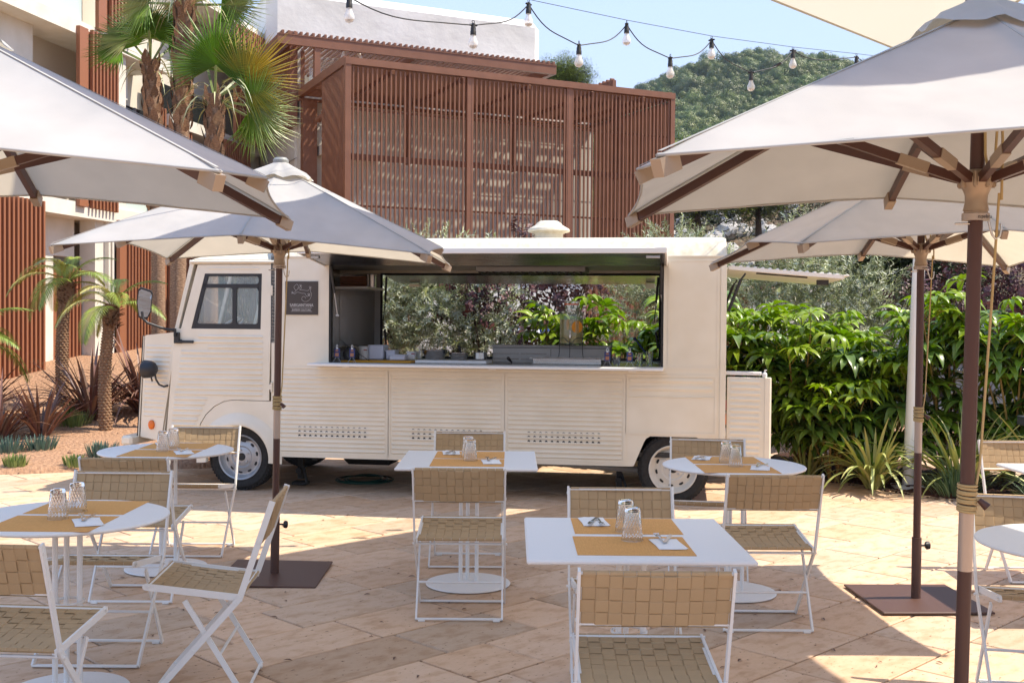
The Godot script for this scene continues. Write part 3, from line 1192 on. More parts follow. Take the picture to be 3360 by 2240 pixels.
func chairs() -> void:
	var spots := [
		[-0.265, -5.775, 0.0, "woven folding chair turned to the truck, on the near side of the middle square table"],
		[-0.28, -7.355, 180.0, "woven folding chair facing the camera, behind the middle square table by the truck"],
		[0.445, -3.477, 0.0, "nearest woven folding chair, its back to the camera, at the bottom of the picture"],
		[0.497, -4.893, 180.0, "woven folding chair facing the camera across the near square table"],
		[1.31, -5.61, 0.0, "woven folding chair with its back to the camera at the right round table"],
		[1.25, -7.03, 171.3, "woven folding chair in front of the rear wheel, behind the right round table"],
		[-2.13, -7.605, 180.0, "sunlit woven folding chair in front of the truck's front wheel"],
		[-2.085, -6.08, 1.0, "woven folding chair at the far left round table, its back half hidden by another chair"],
		[-1.90, -5.30, 180.0, "woven folding chair facing the camera across the left near round table"],
		[-1.775, -3.80, -4.0, "woven folding chair cut by the lower left corner of the picture"],
		[-1.13, -4.77, 94.2, "woven folding chair seen from the side, beside the left parasol pole"],
		[2.26, -4.76, 169.0, "woven folding chair half hidden by the right front parasol pole"],
		[3.27, -7.05, 180.0, "sunlit woven folding chair at the far right edge near the bollard"],
	]
	var first: Node3D
	for s in spots:
		if first == null:
			first = make_chair(s[3])
			first.position = V(s[0], 0, s[1])
			first.rotation.y = deg_to_rad(s[2])
		else:
			dup(first, s[3], V(s[0], 0, s[1]), deg_to_rad(s[2]))


func tables() -> void:
	var sq := make_table("square_table", "white square table in the middle in front of the truck's perforated panels", true)
	sq.position = V(-0.25, 0, -6.57)
	dup(sq, "largest white square table, at the lower right between two woven chairs", V(0.457, 0, -4.225))
	dup(sq, "white square table cut by the right edge, beyond the front parasol", V(3.275, 0, -6.15))
	var ro := make_table("round_table", "white round table in front of the rear wheel of the truck", false)
	ro.position = V(1.29, 0, -6.41)
	dup(ro, "white round table in front of the truck's front wheel", V(-2.155, 0, -6.92), 0.6)
	dup(ro, "white round table cut by the left edge of the picture", V(-1.845, 0, -4.60), 0.3)
	dup(ro, "white round table cut by the right edge behind the front parasol pole", V(2.20, 0, -4.19), 0.9)
	# what lies on them
	var where := ["middle square table", "lower right square table", "round table by the rear wheel", "round table by the front wheel", "left round table", "right edge round table"]
	var y := 0.745
	var mats0 := [[-0.25, -6.395, -0.25, -6.765, 0], [0.447, -4.06, 0.46, -4.45, 0], [1.27, -6.215, 1.27, -6.60, 0], [-2.13, -6.725, -2.13, -7.11, 0], [-1.83, -4.41, -1.83, -4.79, 0], [2.40, -4.0, 2.36, -4.40, 0]]
	var pm: Node3D
	var gl: Node3D
	var nk: Node3D
	var fk: Node3D
	var kn: Node3D
	for i in 6:
		var a = mats0[i]
		for k in 2:
			var c := V(a[k * 2], y + 0.001, a[k * 2 + 1])
			var what: String = ["near", "far"][k]
			var lb := "ochre placemat on the %s side of the %s" % [what, where[i]]
			if pm == null:
				var b := MB.new()
				b.box(Vector3.ZERO, V(0.42, 0.0016, 0.338), 0.0)
				pm = obj("placemat", b, M.mat_weave)
				tag(pm, lb, "placemat", "ochre placemats on the tables")
				pm.position = c
			else:
				dup(pm, lb, c, 0.0)
			if i == 5:
				continue
			# glasses stand mouth down between the mats
			var gc := V(lerpf(a[0], a[2], float(k)) + [0.012, -0.008][k], y + 0.0022, lerpf(a[1], a[3], [0.27, 0.73][k]))
			if i in [3, 4]:
				gc.x += [-0.03, 0.0][k]
			lb = "upturned dimpled glass, the %s one on the %s" % [["nearer", "farther"][k], where[i]]
			if gl == null:
				var b := MB.new()
				# dimples pressed into the wall in staggered rows
				var rows := []
				for u in 29:
					var r := PackedVector3Array()
					var f := u / 28.0
					for w in 73:
						var an := TAU * w / 72
						var on := smoothstep(0.06, 0.14, f) * (1.0 - smoothstep(0.84, 0.92, f))
						var dim := 0.0011 * on * cos(an * 18.0 + PI * floorf(f * 9.0)) * absf(sin(f * 9.0 * PI))
						var ra := lerpf(0.0415, 0.0295, pow(f, 0.9)) + dim
						r.append(V(cos(an) * ra, 0.113 * f, -sin(an) * ra))
					rows.append(r)
				b.grid(rows)
				b.lathe(p2([0.0295, 0.113, 0.028, 0.119, 0.0245, 0.123, 0.0, 0.1235]), 72)
				b.lathe(p2([0.0, 0.107, 0.0255, 0.106, 0.027, 0.102, 0.0345, 0.04, 0.0388, 0.0, 0.0415, 0.0]), 72)
				gl = obj("drinking_glass", b, M.glass)
				tag(gl, lb, "glass", "upturned glasses on the tables")
				gl.position = gc
			else:
				dup(gl, lb, gc, 0.3 * i)
			# folded napkin with a fork and a knife tucked in
			var sx: float = [0.135, -0.12][k]
			var nc := V(c.x + sx, y + 0.0034, c.z + [-0.02, -0.075][k])
			var turn: float = [0.05, PI + 0.04][k] + [0.0, 0.0, -0.35, 0.3, 0.35, 0.0][i]
			lb = "white napkin on the %s mat of the %s" % [what, where[i]]
			if nk == null:
				var b := MB.new()
				var rows := []
				for u in 9:
					var r := PackedVector3Array()
					for w in 9:
						var fx := w / 8.0 - 0.5
						var fz := u / 8.0 - 0.5
						var hgt := 0.004 + 0.007 * exp(-pow(fx * 4.0 - 0.3, 2.0)) * (0.6 + 0.4 * cos(fz * 5.0)) + 0.0015 * sin(fx * 17.0 + fz * 9.0)
						if u == 0 or w == 0 or u == 8 or w == 8:
							hgt = 0.0012
						r.append(V(fx * 0.105 + fz * 0.012, hgt, fz * 0.2 * (0.92 + 0.08 * cos(fx * 4.0))))
					rows.append(r)
				b.grid(rows, true)
				b.box(V(0, 0.0006, 0), V(0.10, 0.0010, 0.19), 0.0)
				nk = obj("napkin", b, M.paper)
				tag(nk, lb, "napkin", "folded napkins on the placemats")
				nk.position = nc
				nk.rotation.y = turn
			else:
				dup(nk, lb, nc, turn)
			var ba := Basis(Vector3.UP, turn)
			var fc := nc + ba * V(-0.02, 0.0125, -0.078)
			lb = "fork in the napkin on the %s mat of the %s" % [what, where[i]]
			if fk == null:
				fk = thing("fork", lb, "fork", fc, turn, "forks in the napkins")
				var b := MB.new()
				b.bar(pv([V(0, -0.001, 0.10), V(0, 0.0, 0.02), V(0, 0.001, -0.005)]), 0.007, 0.002, Vector3.RIGHT)
				b.box(V(0, 0.001, -0.014), V(0.021, 0.0018, 0.02), 0.0006)
				obj("handle", b, M.cutlery, fk)
				for s in 4:
					b = MB.new()
					b.bar(pv([V(-0.0088 + s * 0.0059, 0.001, -0.022), V(-0.0088 + s * 0.0059, 0.0, -0.045), V(-0.0088 + s * 0.0059, 0.002, -0.062)]), 0.0028, 0.0016, Vector3.RIGHT)
					obj("tine", b, M.cutlery, fk)
			else:
				dup(fk, lb, fc, turn)
			var kc := nc + ba * V(0.018, 0.0125, -0.07)
			lb = "knife in the napkin on the %s mat of the %s" % [what, where[i]]
			if kn == null:
				kn = thing("knife", lb, "knife", kc, turn - 0.35, "knives in the napkins")
				var b := MB.new()
				b.plate(p2([-0.008, -0.01, 0.009, -0.01, 0.009, 0.025, 0.002, 0.05, -0.008, 0.052]), 0.0, 0.0014)
				var o := obj("blade", b, M.cutlery, kn)
				o.rotation.x = -PI / 2
				b = MB.new()
				b.bar(pv([V(0, 0.0005, 0.008), V(0, 0.0005, 0.1)]), 0.012, 0.004, Vector3.RIGHT)
				obj("handle", b, M.cutlery, kn)
			else:
				dup(kn, lb, kc, turn - 0.35)


func string_lights() -> void:
	# bulbs: x, y of the socket top, depth
	var bulbs := [[-0.935, 3.399, -6.306], [-0.255, 3.403, -6.899], [0.09, 3.62, -7.2], [0.435, 3.432, -7.5], [0.786, 3.656, -7.808], [1.136, 3.494, -8.11], [1.49, 3.707, -8.42], [1.86, 3.536, -8.741], [2.277, 3.798, -9.106], [2.986, 3.897, -9.724]]
	var first: Node3D
	var names := ["leftmost hanging bulb, alone at the top edge of the picture", "bulb hanging low second from the left, against the white parapet", "bulb high on the wire, third from the left", "low bulb in front of the sky between the parapet and the hill", "high bulb, fifth from the left, in the blue sky", "low bulb just above the edge of the brown lattice roofline", "high bulb where the wire first crosses the hill", "lowest bulb, in front of the wooded hillside", "high bulb near the middle of the wooded hill", "rightmost bulb on the wire, half hidden by the front parasol"]
	for i in bulbs.size():
		var p := V(bulbs[i][0], bulbs[i][1], bulbs[i][2])
		if first == null:
			first = thing("festoon_bulb", names[i], "light bulb", p, 0.0, "clear bulbs on the festoon wire")
			var b := MB.new()
			b.lathe(p2([0.0, -0.074, 0.0185, -0.074, 0.0185, -0.05, 0.0165, -0.046, 0.0165, -0.03, 0.013, -0.02, 0.013, -0.004, 0.006, 0.0, 0.0, 0.0]), 16)
			b.box(V(0, -0.012, 0), V(0.055, 0.012, 0.014), 0.004)
			var pts := PackedVector3Array()
			for k in 13:
				pts.append(V(cos(TAU * k / 12) * 0.008, 0.009 + sin(TAU * k / 12) * 0.009, 0))
			b.tube(pts, 0.0022, 5, false)
			obj("socket", b, M.black_plastic, first)
			b = MB.new()
			b.lathe(p2([0.0, -0.158, 0.012, -0.157, 0.022, -0.151, 0.029, -0.14, 0.0305, -0.128, 0.028, -0.114, 0.021, -0.098, 0.016, -0.084, 0.0155, -0.074]), 20, 1.0)
			obj("bulb", b, M.bulb_glass, first)
			b = MB.new()
			b.lathe(p2([0.0, -0.1535, 0.012, -0.152, 0.020, -0.147, 0.025, -0.1405, 0.0, -0.139]), 16)
			obj("frosted_base", b, M.sleeve_metal, first)
			b = MB.new()
			b.cyl(V(0, -0.074, 0), V(0, -0.118, 0), 0.0025, 6)
			b.tube(pv([V(-0.009, -0.118, 0), V(-0.003, -0.122, 0), V(0.003, -0.116, 0), V(0.009, -0.12, 0)]), 0.001, 4)
			obj("filament", b, M.sleeve_metal, first)
		else:
			dup(first, names[i], p, 0.4 * i)
	# the lamp cord dips from bulb to bulb
	var b := MB.new()
	var all := [[-1.75, 3.75, -5.6]] + bulbs + [[3.5, 3.85, -10.1]]
	for i in all.size() - 1:
		var a := V(all[i][0], all[i][1] - 0.012, all[i][2])
		var e := V(all[i + 1][0], all[i + 1][1] - 0.012, all[i + 1][2])
		var pts := PackedVector3Array()
		for k in 13:
			var f := k / 12.0
			pts.append(a.lerp(e, f) - V(0, 0.05 * 4.0 * f * (1.0 - f) + 0.012 * sin(f * TAU) * (1 if i % 2 else -1), 0))
		b.tube(pts, 0.0042, 5)
	b.box(V(1.86, 3.536, -8.741).lerp(V(2.277, 3.798, -9.106), 0.62) - V(0, 0.06, 0), V(0.07, 0.022, 0.022), 0.006, Basis(Vector3.BACK, 0.5))
	tag(obj("lamp_cord", b, M.black_plastic), "black lamp cord looping from bulb to bulb across the sky", "cord")
	b = MB.new()
	var line := PackedVector3Array()
	for p in [[-1.6, 3.72, -5.75], [0.09, 3.638, -7.2], [0.786, 3.674, -7.808], [1.49, 3.725, -8.42], [2.277, 3.816, -9.106], [2.986, 3.915, -9.724], [3.92, 4.03, -10.52]]:
		line.append(V(p[0], p[1], p[2]))
	b.tube(line, 0.0022, 5)
	tag(obj("support_wire", b, M.black_plastic), "thin straight wire carrying the bulbs up to the white mast", "wire")


# ---------------------------------------------------------------- the food truck
# local axes: x from the front wheel to the tail, y up, z out of the near side (z = 0)
func rib(b: MB, x0: float, x1: float, y: float, h := 0.011, w := 0.0125) -> void:
	var prof := [[-1.0, 0.0], [-0.62, 0.55], [0.0, 1.0], [0.62, 0.55], [1.0, 0.0]]
	var rows := []
	for e in [[x0, 0.0], [x0 + 0.02, 1.0], [x1 - 0.02, 1.0], [x1, 0.0]]:
		var r := PackedVector3Array()
		for p in prof:
			r.append(V(e[0], y + p[0] * w * (0.25 + 0.75 * e[1]), 0.0008 + p[1] * h * e[1]))
		rows.append(r)
	b.grid(rows, true)


func frame_rect(b: MB, x0: float, y0: float, x1: float, y1: float, w: float, z: float, d: float) -> void:
	b.span(V(x0, y0, z), V(x0 + w, y1, z + d))
	b.span(V(x1 - w, y0, z), V(x1, y1, z + d))
	b.span(V(x0 + w, y0, z), V(x1 - w, y0 + w, z + d))
	b.span(V(x0 + w, y1 - w, z), V(x1 - w, y1, z + d))


func food_truck() -> void:
	var t := thing("food_truck", "vintage cream food truck with ribbed panels and an open serving hatch", "food truck", V(-2.474, 0, -10.061), deg_to_rad(-8.869))
	var cream: Material = M.cream_paint
	var b := MB.new()
	var W := -1.9
	# kitchen body: near side in plates round the serving window
	var arch := [3.57, 0.325, 3.655, 0.53, 3.675, 0.565, 3.71, 0.585, 4.10, 0.585, 4.14, 0.565, 4.16, 0.53, 4.235, 0.40]
	b.plate(p2([0.335, 0.325] + arch + [4.34, 0.40, 4.34, 1.152, 0.335, 1.152]), -0.035, 0.0)
	b.span(V(0.335, 1.152, -0.035), V(0.842, 2.125, 0))
	b.span(V(3.812, 1.152, -0.035), V(4.34, 2.125, 0))
	b.span(V(0.842, 2.075, -0.035), V(3.812, 2.125, 0))
	var side := obj("side_wall", b, cream, t)
	# frames that stand proud round the ribbed fields
	b = MB.new()
	for p in [[0.385, 1.375], [1.420, 2.420], [2.468, 3.475]]:
		frame_rect(b, p[0] - 0.028, 0.345, p[1] + 0.028, 1.105, 0.024, 0.0005, 0.006)
	frame_rect(b, 3.495, 0.60, 4.27, 1.115, 0.02, 0.0005, 0.006)
	b.box(V(3.88, 0.925, 0.004), V(0.72, 0.01, 0.009), 0.003)
	b.span(V(0.345, 0.322, 0.0005), V(3.56, 0.343, 0.004))
	b.box(V(4.315, 1.26, 0.004), V(0.05, 1.72, 0.012), 0.004)
	frame_rect(b, 3.85, 1.165, 4.28, 2.10, 0.018, 0.0005, 0.005)
	b.box(V(2.1, 1.128, 0.003), V(3.5, 0.022, 0.007), 0.003)
	obj("pressed_frames", b, cream, side)
	b = MB.new()
	for p in [[0.385, 1.375], [1.420, 2.420], [2.468, 3.475]]:
		var y := 0.385
		while y < 1.08:
			rib(b, p[0], p[1], y)
			y += 0.0405
	for y in [1.065, 0.995]:
		rib(b, 3.52, 4.24, y, 0.010, 0.022)
	obj("ribs", b, cream, side)
	# three groups of ventilation holes, 3 rows of 13
	var hole := MB.new()
	hole.xf = Transform3D(Basis(Vector3.RIGHT, PI / 2), Vector3.ZERO)
	hole.lathe(p2([0.0, 0.0035, 0.0085, 0.0035, 0.0095, 0.0075, 0.0105, 0.008, 0.011, 0.006]), 12)
	var hm := hole.mesh()
	for g in [[0.575, 1.185], [1.625, 2.235], [2.66, 3.27]]:
		for i in 13:
			for j in 3:
				put("vent_hole", hm, M.rubber, side, Transform3D(Basis(), V(lerpf(g[0], g[1], i / 12.0), 0.592 - j * 0.0365, 0.0012)))
	# far side, tail and floor
	b = MB.new()
	b.span(V(0.335, 0.34, W), V(4.34, 1.165, W + 0.035))
	b.span(V(0.335, 1.165, W), V(0.80, 2.125, W + 0.035))
	b.span(V(3.75, 1.165, W), V(4.34, 2.125, W + 0.035))
	b.span(V(0.80, 2.055, W), V(3.75, 2.125, W + 0.035))
	obj("far_wall", b, cream, t)
	b = MB.new()
	b.span(V(0.36, 0.40, W + 0.04), V(4.30, 0.44, -0.04))
	obj("floor", b, M.chassis, t)
	b = MB.new()
	# tail: posts and header round the open rear doorway
	b.span(V(4.305, 0.42, W + 0.04), V(4.338, 2.125, W + 0.14))
	b.span(V(4.305, 0.42, -0.14), V(4.338, 2.125, -0.037))
	b.span(V(4.305, 2.05, W + 0.14), V(4.338, 2.125, -0.14))
	b.span(V(4.305, 0.42, W + 0.14), V(4.338, 1.15, -0.14))
	obj("tail_wall", b, cream, t)
	# domed roof with rounded tail
	var rows := []
	for i in 28:
		var r := PackedVector3Array()
		var f := i / 27.0
		var x := lerpf(0.34, 4.345, f) if i < 20 else lerpf(4.28, 4.345, (i - 20) / 7.0)
		var end := minf(1.0, (4.345 - x) / 0.05)
		var up := sqrt(maxf(0.0, 1.0 - pow(1.0 - end, 2.0)))
		for j in 25:
			var g := j / 24.0
			var z := lerpf(0.006, W - 0.006, g)
			var e := minf(1.0, minf(g, 1.0 - g) / 0.16)
			var h := 0.165 * pow(maxf(0.0, 1.0 - pow(1.0 - e, 2.2)), 0.5) + 0.035 * sin(PI * g)
			r.append(V(x, 2.125 + h * (0.82 + 0.18 * up) * (1.0 if i < 27 else 0.0), z))
		rows.append(r)
	b = MB.new()
	b.grid(rows)
	obj("roof", b, M.cream_roof, t)
	b = MB.new()
	b.span(V(0.34, 2.118, 0.002), V(4.343, 2.128, 0.010))
	obj("roof_gutter", b, cream, t)
	b = MB.new()
	var fr := PackedVector2Array()
	for j in 25:
		var g := j / 24.0
		var e := minf(1.0, minf(g, 1.0 - g) / 0.16)
		fr.append(Vector2(lerpf(0.0, 1.9, g), 2.125 + 0.165 * pow(maxf(0.0, 1.0 - pow(1.0 - e, 2.2)), 0.5) + 0.035 * sin(PI * g)))
	fr.append(Vector2(1.9, 1.35))
	fr.append(Vector2(0, 1.35))
	b.xf = Transform3D(Basis(Vector3.UP, PI / 2), V(0.30, 0, 0))
	b.plate(fr, 0.0, 0.034)
	obj("bulkhead", b, M.cab_lining, t)
	cab(t)
	hatch_and_counter(t)
	wheels(t)
	underside(t)
	tail(t)
	# roof ventilator
	b = MB.new()
	b.xf = Transform3D(Basis(), V(2.715, 2.30, -0.85))
	b.lathe(p2([0.135, 0.0, 0.135, 0.085, 0.150, 0.088, 0.150, 0.10, 0.195, 0.102, 0.2, 0.112, 0.192, 0.13, 0.13, 0.165, 0.115, 0.185, 0.085, 0.205, 0.0, 0.212]), 32)
	obj("roof_ventilator", b, M.cream_roof, t)
	# sign
	b = MB.new()
	b.span(V(0.437, 1.603, 0.001), V(0.742, 1.903, 0.009))
	var sg := obj("sign_board", b, M.sign_brown, t)
	var font := SystemFont.new()
	font.font_names = PackedStringArray(["Droid Sans"])
	for l in [["SARGANTANA", 0.00056, 1.690, 0.59], ["EATERY CULTURE", 0.00036, 1.647, 0.59]]:
		var tm := TextMesh.new()
		tm.text = l[0]
		tm.font = font
		tm.font_size = 64
		tm.pixel_size = l[1]
		tm.depth = 0.0015
		put("lettering", tm, M.sign_line, sg, Transform3D(Basis(), V(l[3], l[2], 0.0098)))
	b = MB.new()
	for y in [1.667, 1.633]:
		b.span(V(0.49, y, 0.0092), V(0.69, y + 0.002, 0.0105))
	# outline of a gecko, drawn as one fine raised line
	var g := [[0.545, 1.878], [0.560, 1.862], [0.556, 1.838], [0.540, 1.824], [0.523, 1.838], [0.522, 1.858], [0.545, 1.878]]
	var g2 := [[0.556, 1.838], [0.572, 1.845], [0.578, 1.858], [0.590, 1.846], [0.582, 1.836], [0.575, 1.828], [0.61, 1.824], [0.645, 1.82], [0.66, 1.828], [0.668, 1.842], [0.678, 1.834], [0.672, 1.818], [0.682, 1.79], [0.676, 1.757], [0.655, 1.731], [0.625, 1.722], [0.598, 1.733], [0.594, 1.755], [0.608, 1.768], [0.624, 1.762], [0.628, 1.750]]
	var g3 := [[0.540, 1.824], [0.528, 1.806], [0.512, 1.8], [0.524, 1.79], [0.538, 1.798], [0.552, 1.806], [0.59, 1.796], [0.622, 1.794], [0.632, 1.775], [0.645, 1.768], [0.655, 1.778], [0.648, 1.79], [0.66, 1.795], [0.668, 1.785]]
	for path in [g, g2, g3]:
		var pts := PackedVector3Array()
		var cv := Curve3D.new()
		for i in path.size():
			var a: Array = path[maxi(i - 1, 0)]
			var e: Array = path[mini(i + 1, path.size() - 1)]
			var tg := V(e[0] - a[0], e[1] - a[1], 0) * 0.2
			cv.add_point(V(path[i][0], path[i][1], 0.0095), -tg, tg)
		for p in cv.tessellate(3, 6):
			pts.append(p)
		b.tube(pts, 0.0011, 4)
	for foot in [[0.512, 1.8, 3.0], [0.578, 1.858, 1.1], [0.668, 1.842, 1.2], [0.655, 1.778, 0.3]]:
		for k in 4:
			var a: float = foot[2] + (k - 1.5) * 0.5
			b.cyl(V(foot[0], foot[1], 0.0095), V(foot[0] + cos(a) * 0.018, foot[1] + sin(a) * 0.018, 0.0095), 0.001, 4)
	obj("gecko_drawing", b, M.sign_line, sg)


func cab(t: Node3D) -> void:
	var cream: Material = M.cream_paint
	var W := -1.9
	var b := MB.new()
	# door: lower half with the cut for the wheel, frame round the window
	b.plate(p2([-0.620, 1.47, -0.708, 0.406, -0.415, 0.406, -0.40, 0.50, -0.375, 0.60, -0.32, 0.69, -0.24, 0.765, -0.15, 0.812, -0.07, 0.828, 0.284, 0.826, 0.299, 1.47]), -0.03, 0.004)
	b.plate(p2([-0.560, 1.47, -0.398, 2.052, -0.33, 1.972, -0.462, 1.47]), -0.03, 0.004)
	b.plate(p2([-0.398, 2.052, 0.299, 2.052, 0.215, 1.972, -0.33, 1.972]), -0.03, 0.004)
	b.plate(p2([0.299, 2.052, 0.299, 1.47, 0.204, 1.47, 0.215, 1.972]), -0.03, 0.004)
	for k in 10:
		var y := 1.40 - k * 0.0475
		var x0: float = [-0.40, -0.45, -0.31, -0.57, -0.575, -0.58, -0.585, -0.59, -0.595, -0.6][k]
		rib(shift(b, 0.004), x0, 0.235, y, 0.0125, 0.0145)
	for k in 10:
		var y := 0.925 - k * 0.0475
		var cut := 0.235 if y > 0.86 else -0.46 + maxf(0.0, y - 0.5) * 0.5
		rib(shift(b, 0.004), -0.622 - (0.95 - y) * 0.10, cut, y, 0.0125, 0.0145)
	rib(shift(b, 0.004), -0.30, 0.20, 2.018, 0.006, 0.011)
	b.xf = Transform3D()
	var door := obj("door", b, cream, t)
	b = MB.new()
	for p in [[-0.462, 1.47, -0.33, 1.972, -0.295, 1.972, -0.425, 1.47], [0.175, 1.47, 0.185, 1.972, 0.215, 1.972, 0.204, 1.47], [-0.42, 1.47, -0.412, 1.517, 0.176, 1.517, 0.176, 1.47], [-0.306, 1.947, -0.30, 1.972, 0.19, 1.972, 0.19, 1.947], [-0.352, 1.842, -0.343, 1.878, 0.18, 1.878, 0.18, 1.842], [-0.068, 1.517, -0.068, 1.842, -0.030, 1.842, -0.030, 1.517]]:
		b.plate(p2(p), -0.020, 0.0)
	# rounded corners of the panes
	for c in [[-0.412, 1.517, 1, 1], [-0.068, 1.517, -1, 1], [-0.068, 1.842, -1, -1], [-0.345, 1.842, 1, -1], [-0.03, 1.517, 1, 1], [0.176, 1.517, -1, 1], [0.176, 1.842, -1, -1], [-0.03, 1.842, 1, -1], [0.182, 1.947, -1, -1], [0.182, 1.878, -1, 1], [-0.312, 1.947, 1, -1], [-0.332, 1.878, 1, 1]]:
		var r := 0.024
		var pp := PackedVector2Array([Vector2(c[0], c[1])])
		for k in 6:
			var a := PI / 2 * k / 5
			pp.append(Vector2(c[0] + c[2] * r * (1.0 - sin(a)), c[1] + c[3] * r * (1.0 - cos(a))))
		b.plate(pp, -0.019, -0.001)
	var win := obj("window", b, M.black_plastic, door)
	win.set_meta("label", "black framed cab window")
	b = MB.new()
	b.plate(p2([-0.45, 1.48, -0.325, 1.96, 0.205, 1.96, 0.197, 1.48]), -0.015, -0.011)
	obj("pane", b, M.pane, door)
	b = MB.new()
	b.box(V(-0.565, 1.352, 0.020), V(0.05, 0.036, 0.018), 0.006)
	b.box(V(-0.50, 1.350, 0.028), V(0.15, 0.026, 0.014), 0.006)
	b.cyl(V(-0.575, 1.353, 0.028), V(-0.575, 1.353, 0.033), 0.011, 12)
	obj("handle", b, M.black_plastic, door)
	for y in [1.82, 0.95]:
		b = MB.new()
		b.cyl(V(0.312, y - 0.045, 0.012), V(0.312, y + 0.045, 0.012), 0.009, 8)
		b.box(V(0.303, y, 0.006), V(0.03, 0.05, 0.006), 0.002)
		obj("hinge", b, cream, door)
	# dark gap round the door, pillar, header
	b = MB.new()
	b.plate(p2([-0.76, 0.42, -0.60, 1.425, -0.44, 2.055, -0.40, 2.055, -0.62, 1.44, -0.714, 0.40]), -0.033, 0.0)
	b.span(V(0.305, 0.82, -0.033), V(0.334, 2.075, 0.0))
	b.span(V(-0.44, 2.058, -0.033), V(0.334, 2.10, 0.0))
	b.box(V(-0.055, 2.078, 0.012), V(0.83, 0.022, 0.028), 0.006)
	# fender with its flared lip
	var out := [-0.409, 0.40, -0.394, 0.50, -0.369, 0.598, -0.315, 0.686, -0.236, 0.76, -0.148, 0.806, -0.07, 0.822, 0.30, 0.820, 0.334, 0.82, 0.334, 0.325, 0.30, 0.325]
	for k in 17:
		var a := PI * k / 16
		out += [cos(a) * 0.297, 0.295 + sin(a) * 0.30]
	out += [-0.30, 0.33, -0.385, 0.34]
	b.plate(p2(out), -0.033, 0.0)
	var rows := []
	for k in 25:
		var a := lerpf(-0.1, PI + 0.12, k / 24.0)
		var r := PackedVector3Array()
		for e in [[0.295, 0.002], [0.295, 0.038], [0.302, 0.046], [0.325, 0.044], [0.36, 0.030], [0.385, 0.012], [0.41, 0.001]]:
			r.append(V(cos(a) * e[0], 0.295 + sin(a) * e[0] * 1.015, e[1]))
		rows.append(r)
	b.grid(rows)
	obj("front_fender", b, cream, t)
	# nose: tapers to the front
	b = MB.new()
	var ang := -0.30
	b.xf = Transform3D(Basis(Vector3.UP, ang), V(-0.60, 0, 0.0)) * Transform3D(Basis(), V(0.60, 0, 0))
	b.plate(p2([-1.045, 0.455, -0.99, 1.395, -0.975, 1.405, -0.60, 1.437, -0.765, 0.425]), -0.03, 0.0)
	for k in 17:
		var y := 1.30 - k * 0.0425
		if y < 0.63:
			break
		rib(b, -0.985 - (1.3 - y) * 0.05, -0.655 - (1.3 - y) * 0.16, y, 0.008, 0.0135)
	b.xf = Transform3D()
	var nose := obj("nose_side", b, cream, t)
	b = MB.new()
	b.plate(p2([-1.05, 0.455, -0.995, 1.395, -0.984, 1.395, -1.039, 0.455]), -1.762, -0.128)
	b.span(V(-1.03, 0.455, -1.76), V(-0.80, 0.50, -0.14))
	# bonnet top
	var top := []
	for i in 5:
		var r := PackedVector3Array()
		for j in 9:
			var g := j / 8.0
			var x := lerpf(-0.99, -0.60, i / 4.0)
			var z := lerpf(lerpf(-0.128, 0.0, i / 4.0), lerpf(-1.772, -1.9, i / 4.0), g)
			r.append(V(x, 1.398 + 0.035 * i / 4.0 + 0.04 * sin(PI * g) * (0.4 + 0.15 * i), z))
		top.append(r)
	b.grid(top)
	b.plate(p2([-1.03, 0.43, -0.985, 1.395, -0.60, 1.43, -0.765, 0.42]), -1.90, -1.87)
	obj("nose_front", b, cream, t)
	b = MB.new()
	b.plate(p2([-1.056, 0.45, -1.0, 1.40, -0.997, 1.40, -1.053, 0.45]), -0.137, -0.120)
	obj("nose_seam", b, M.rubber, t)
	b = MB.new()
	b.box(V(-1.10, 0.43, -0.95), V(0.11, 0.09, 1.9), 0.02)
	obj("bumper", b, cream, t)
	# indicator
	b = MB.new()
	b.xf = Transform3D(Basis(Vector3.UP, ang), V(-0.885, 0.575, -0.088)) * Transform3D(Basis(Vector3.RIGHT, PI / 2).scaled(V(0.72, 1, 1.2)), Vector3.ZERO)
	b.lathe(p2([0.043, 0.0, 0.044, 0.012, 0.04, 0.02, 0.03, 0.026, 0.0, 0.03]), 20)
	obj("indicator", b, M.amber, t)
	# headlamp on its bracket
	b = MB.new()
	b.xf = Transform3D(Basis(Vector3.BACK, PI / 2), V(-0.855, 1.095, 0.035))
	b.lathe(p2([0.0, -0.075, 0.035, -0.07, 0.062, -0.05, 0.077, -0.02, 0.082, 0.015, 0.084, 0.045, 0.08, 0.052, 0.0, 0.053]), 24)
	var hl := obj("headlamp", b, M.black_plastic, t)
	b = MB.new()
	b.xf = Transform3D(Basis(Vector3.BACK, PI / 2), V(-0.908, 1.095, 0.035))
	b.lathe(p2([0.076, 0.0, 0.06, 0.012, 0.03, 0.018, 0.0, 0.02]), 20)
	obj("lens", b, M.pane, hl)
	b = MB.new()
	b.tube(pv([V(-0.80, 1.05, 0.03), V(-0.79, 1.0, 0.028), V(-0.77, 0.955, 0.01), V(-0.735, 0.935, -0.015), V(-0.70, 0.945, -0.03)]), 0.009, 8)
	b.cyl(V(-0.84, 1.03, 0.03), V(-0.842, 0.985, 0.0), 0.008, 8)
	obj("bracket", b, M.black_metal, hl)
	# mirror
	b = MB.new()
	b.box(V(-0.592, 1.385, 0.02), V(0.05, 0.10, 0.035), 0.005)
	b.cyl(V(-0.597, 1.40, 0.05), V(-0.597, 1.47, 0.05), 0.013, 10)
	var mp := PackedVector3Array()
	for p in [[-0.597, 1.455, 0.05], [-0.66, 1.462, 0.09], [-0.72, 1.487, 0.14], [-0.80, 1.52, 0.18], [-0.838, 1.56, 0.19], [-0.845, 1.62, 0.19]]:
		mp.append(V(p[0], p[1], p[2]))
	b.tube(mp, 0.0125, 10)
	var arm := obj("mirror_arm", b, M.black_plastic, t)
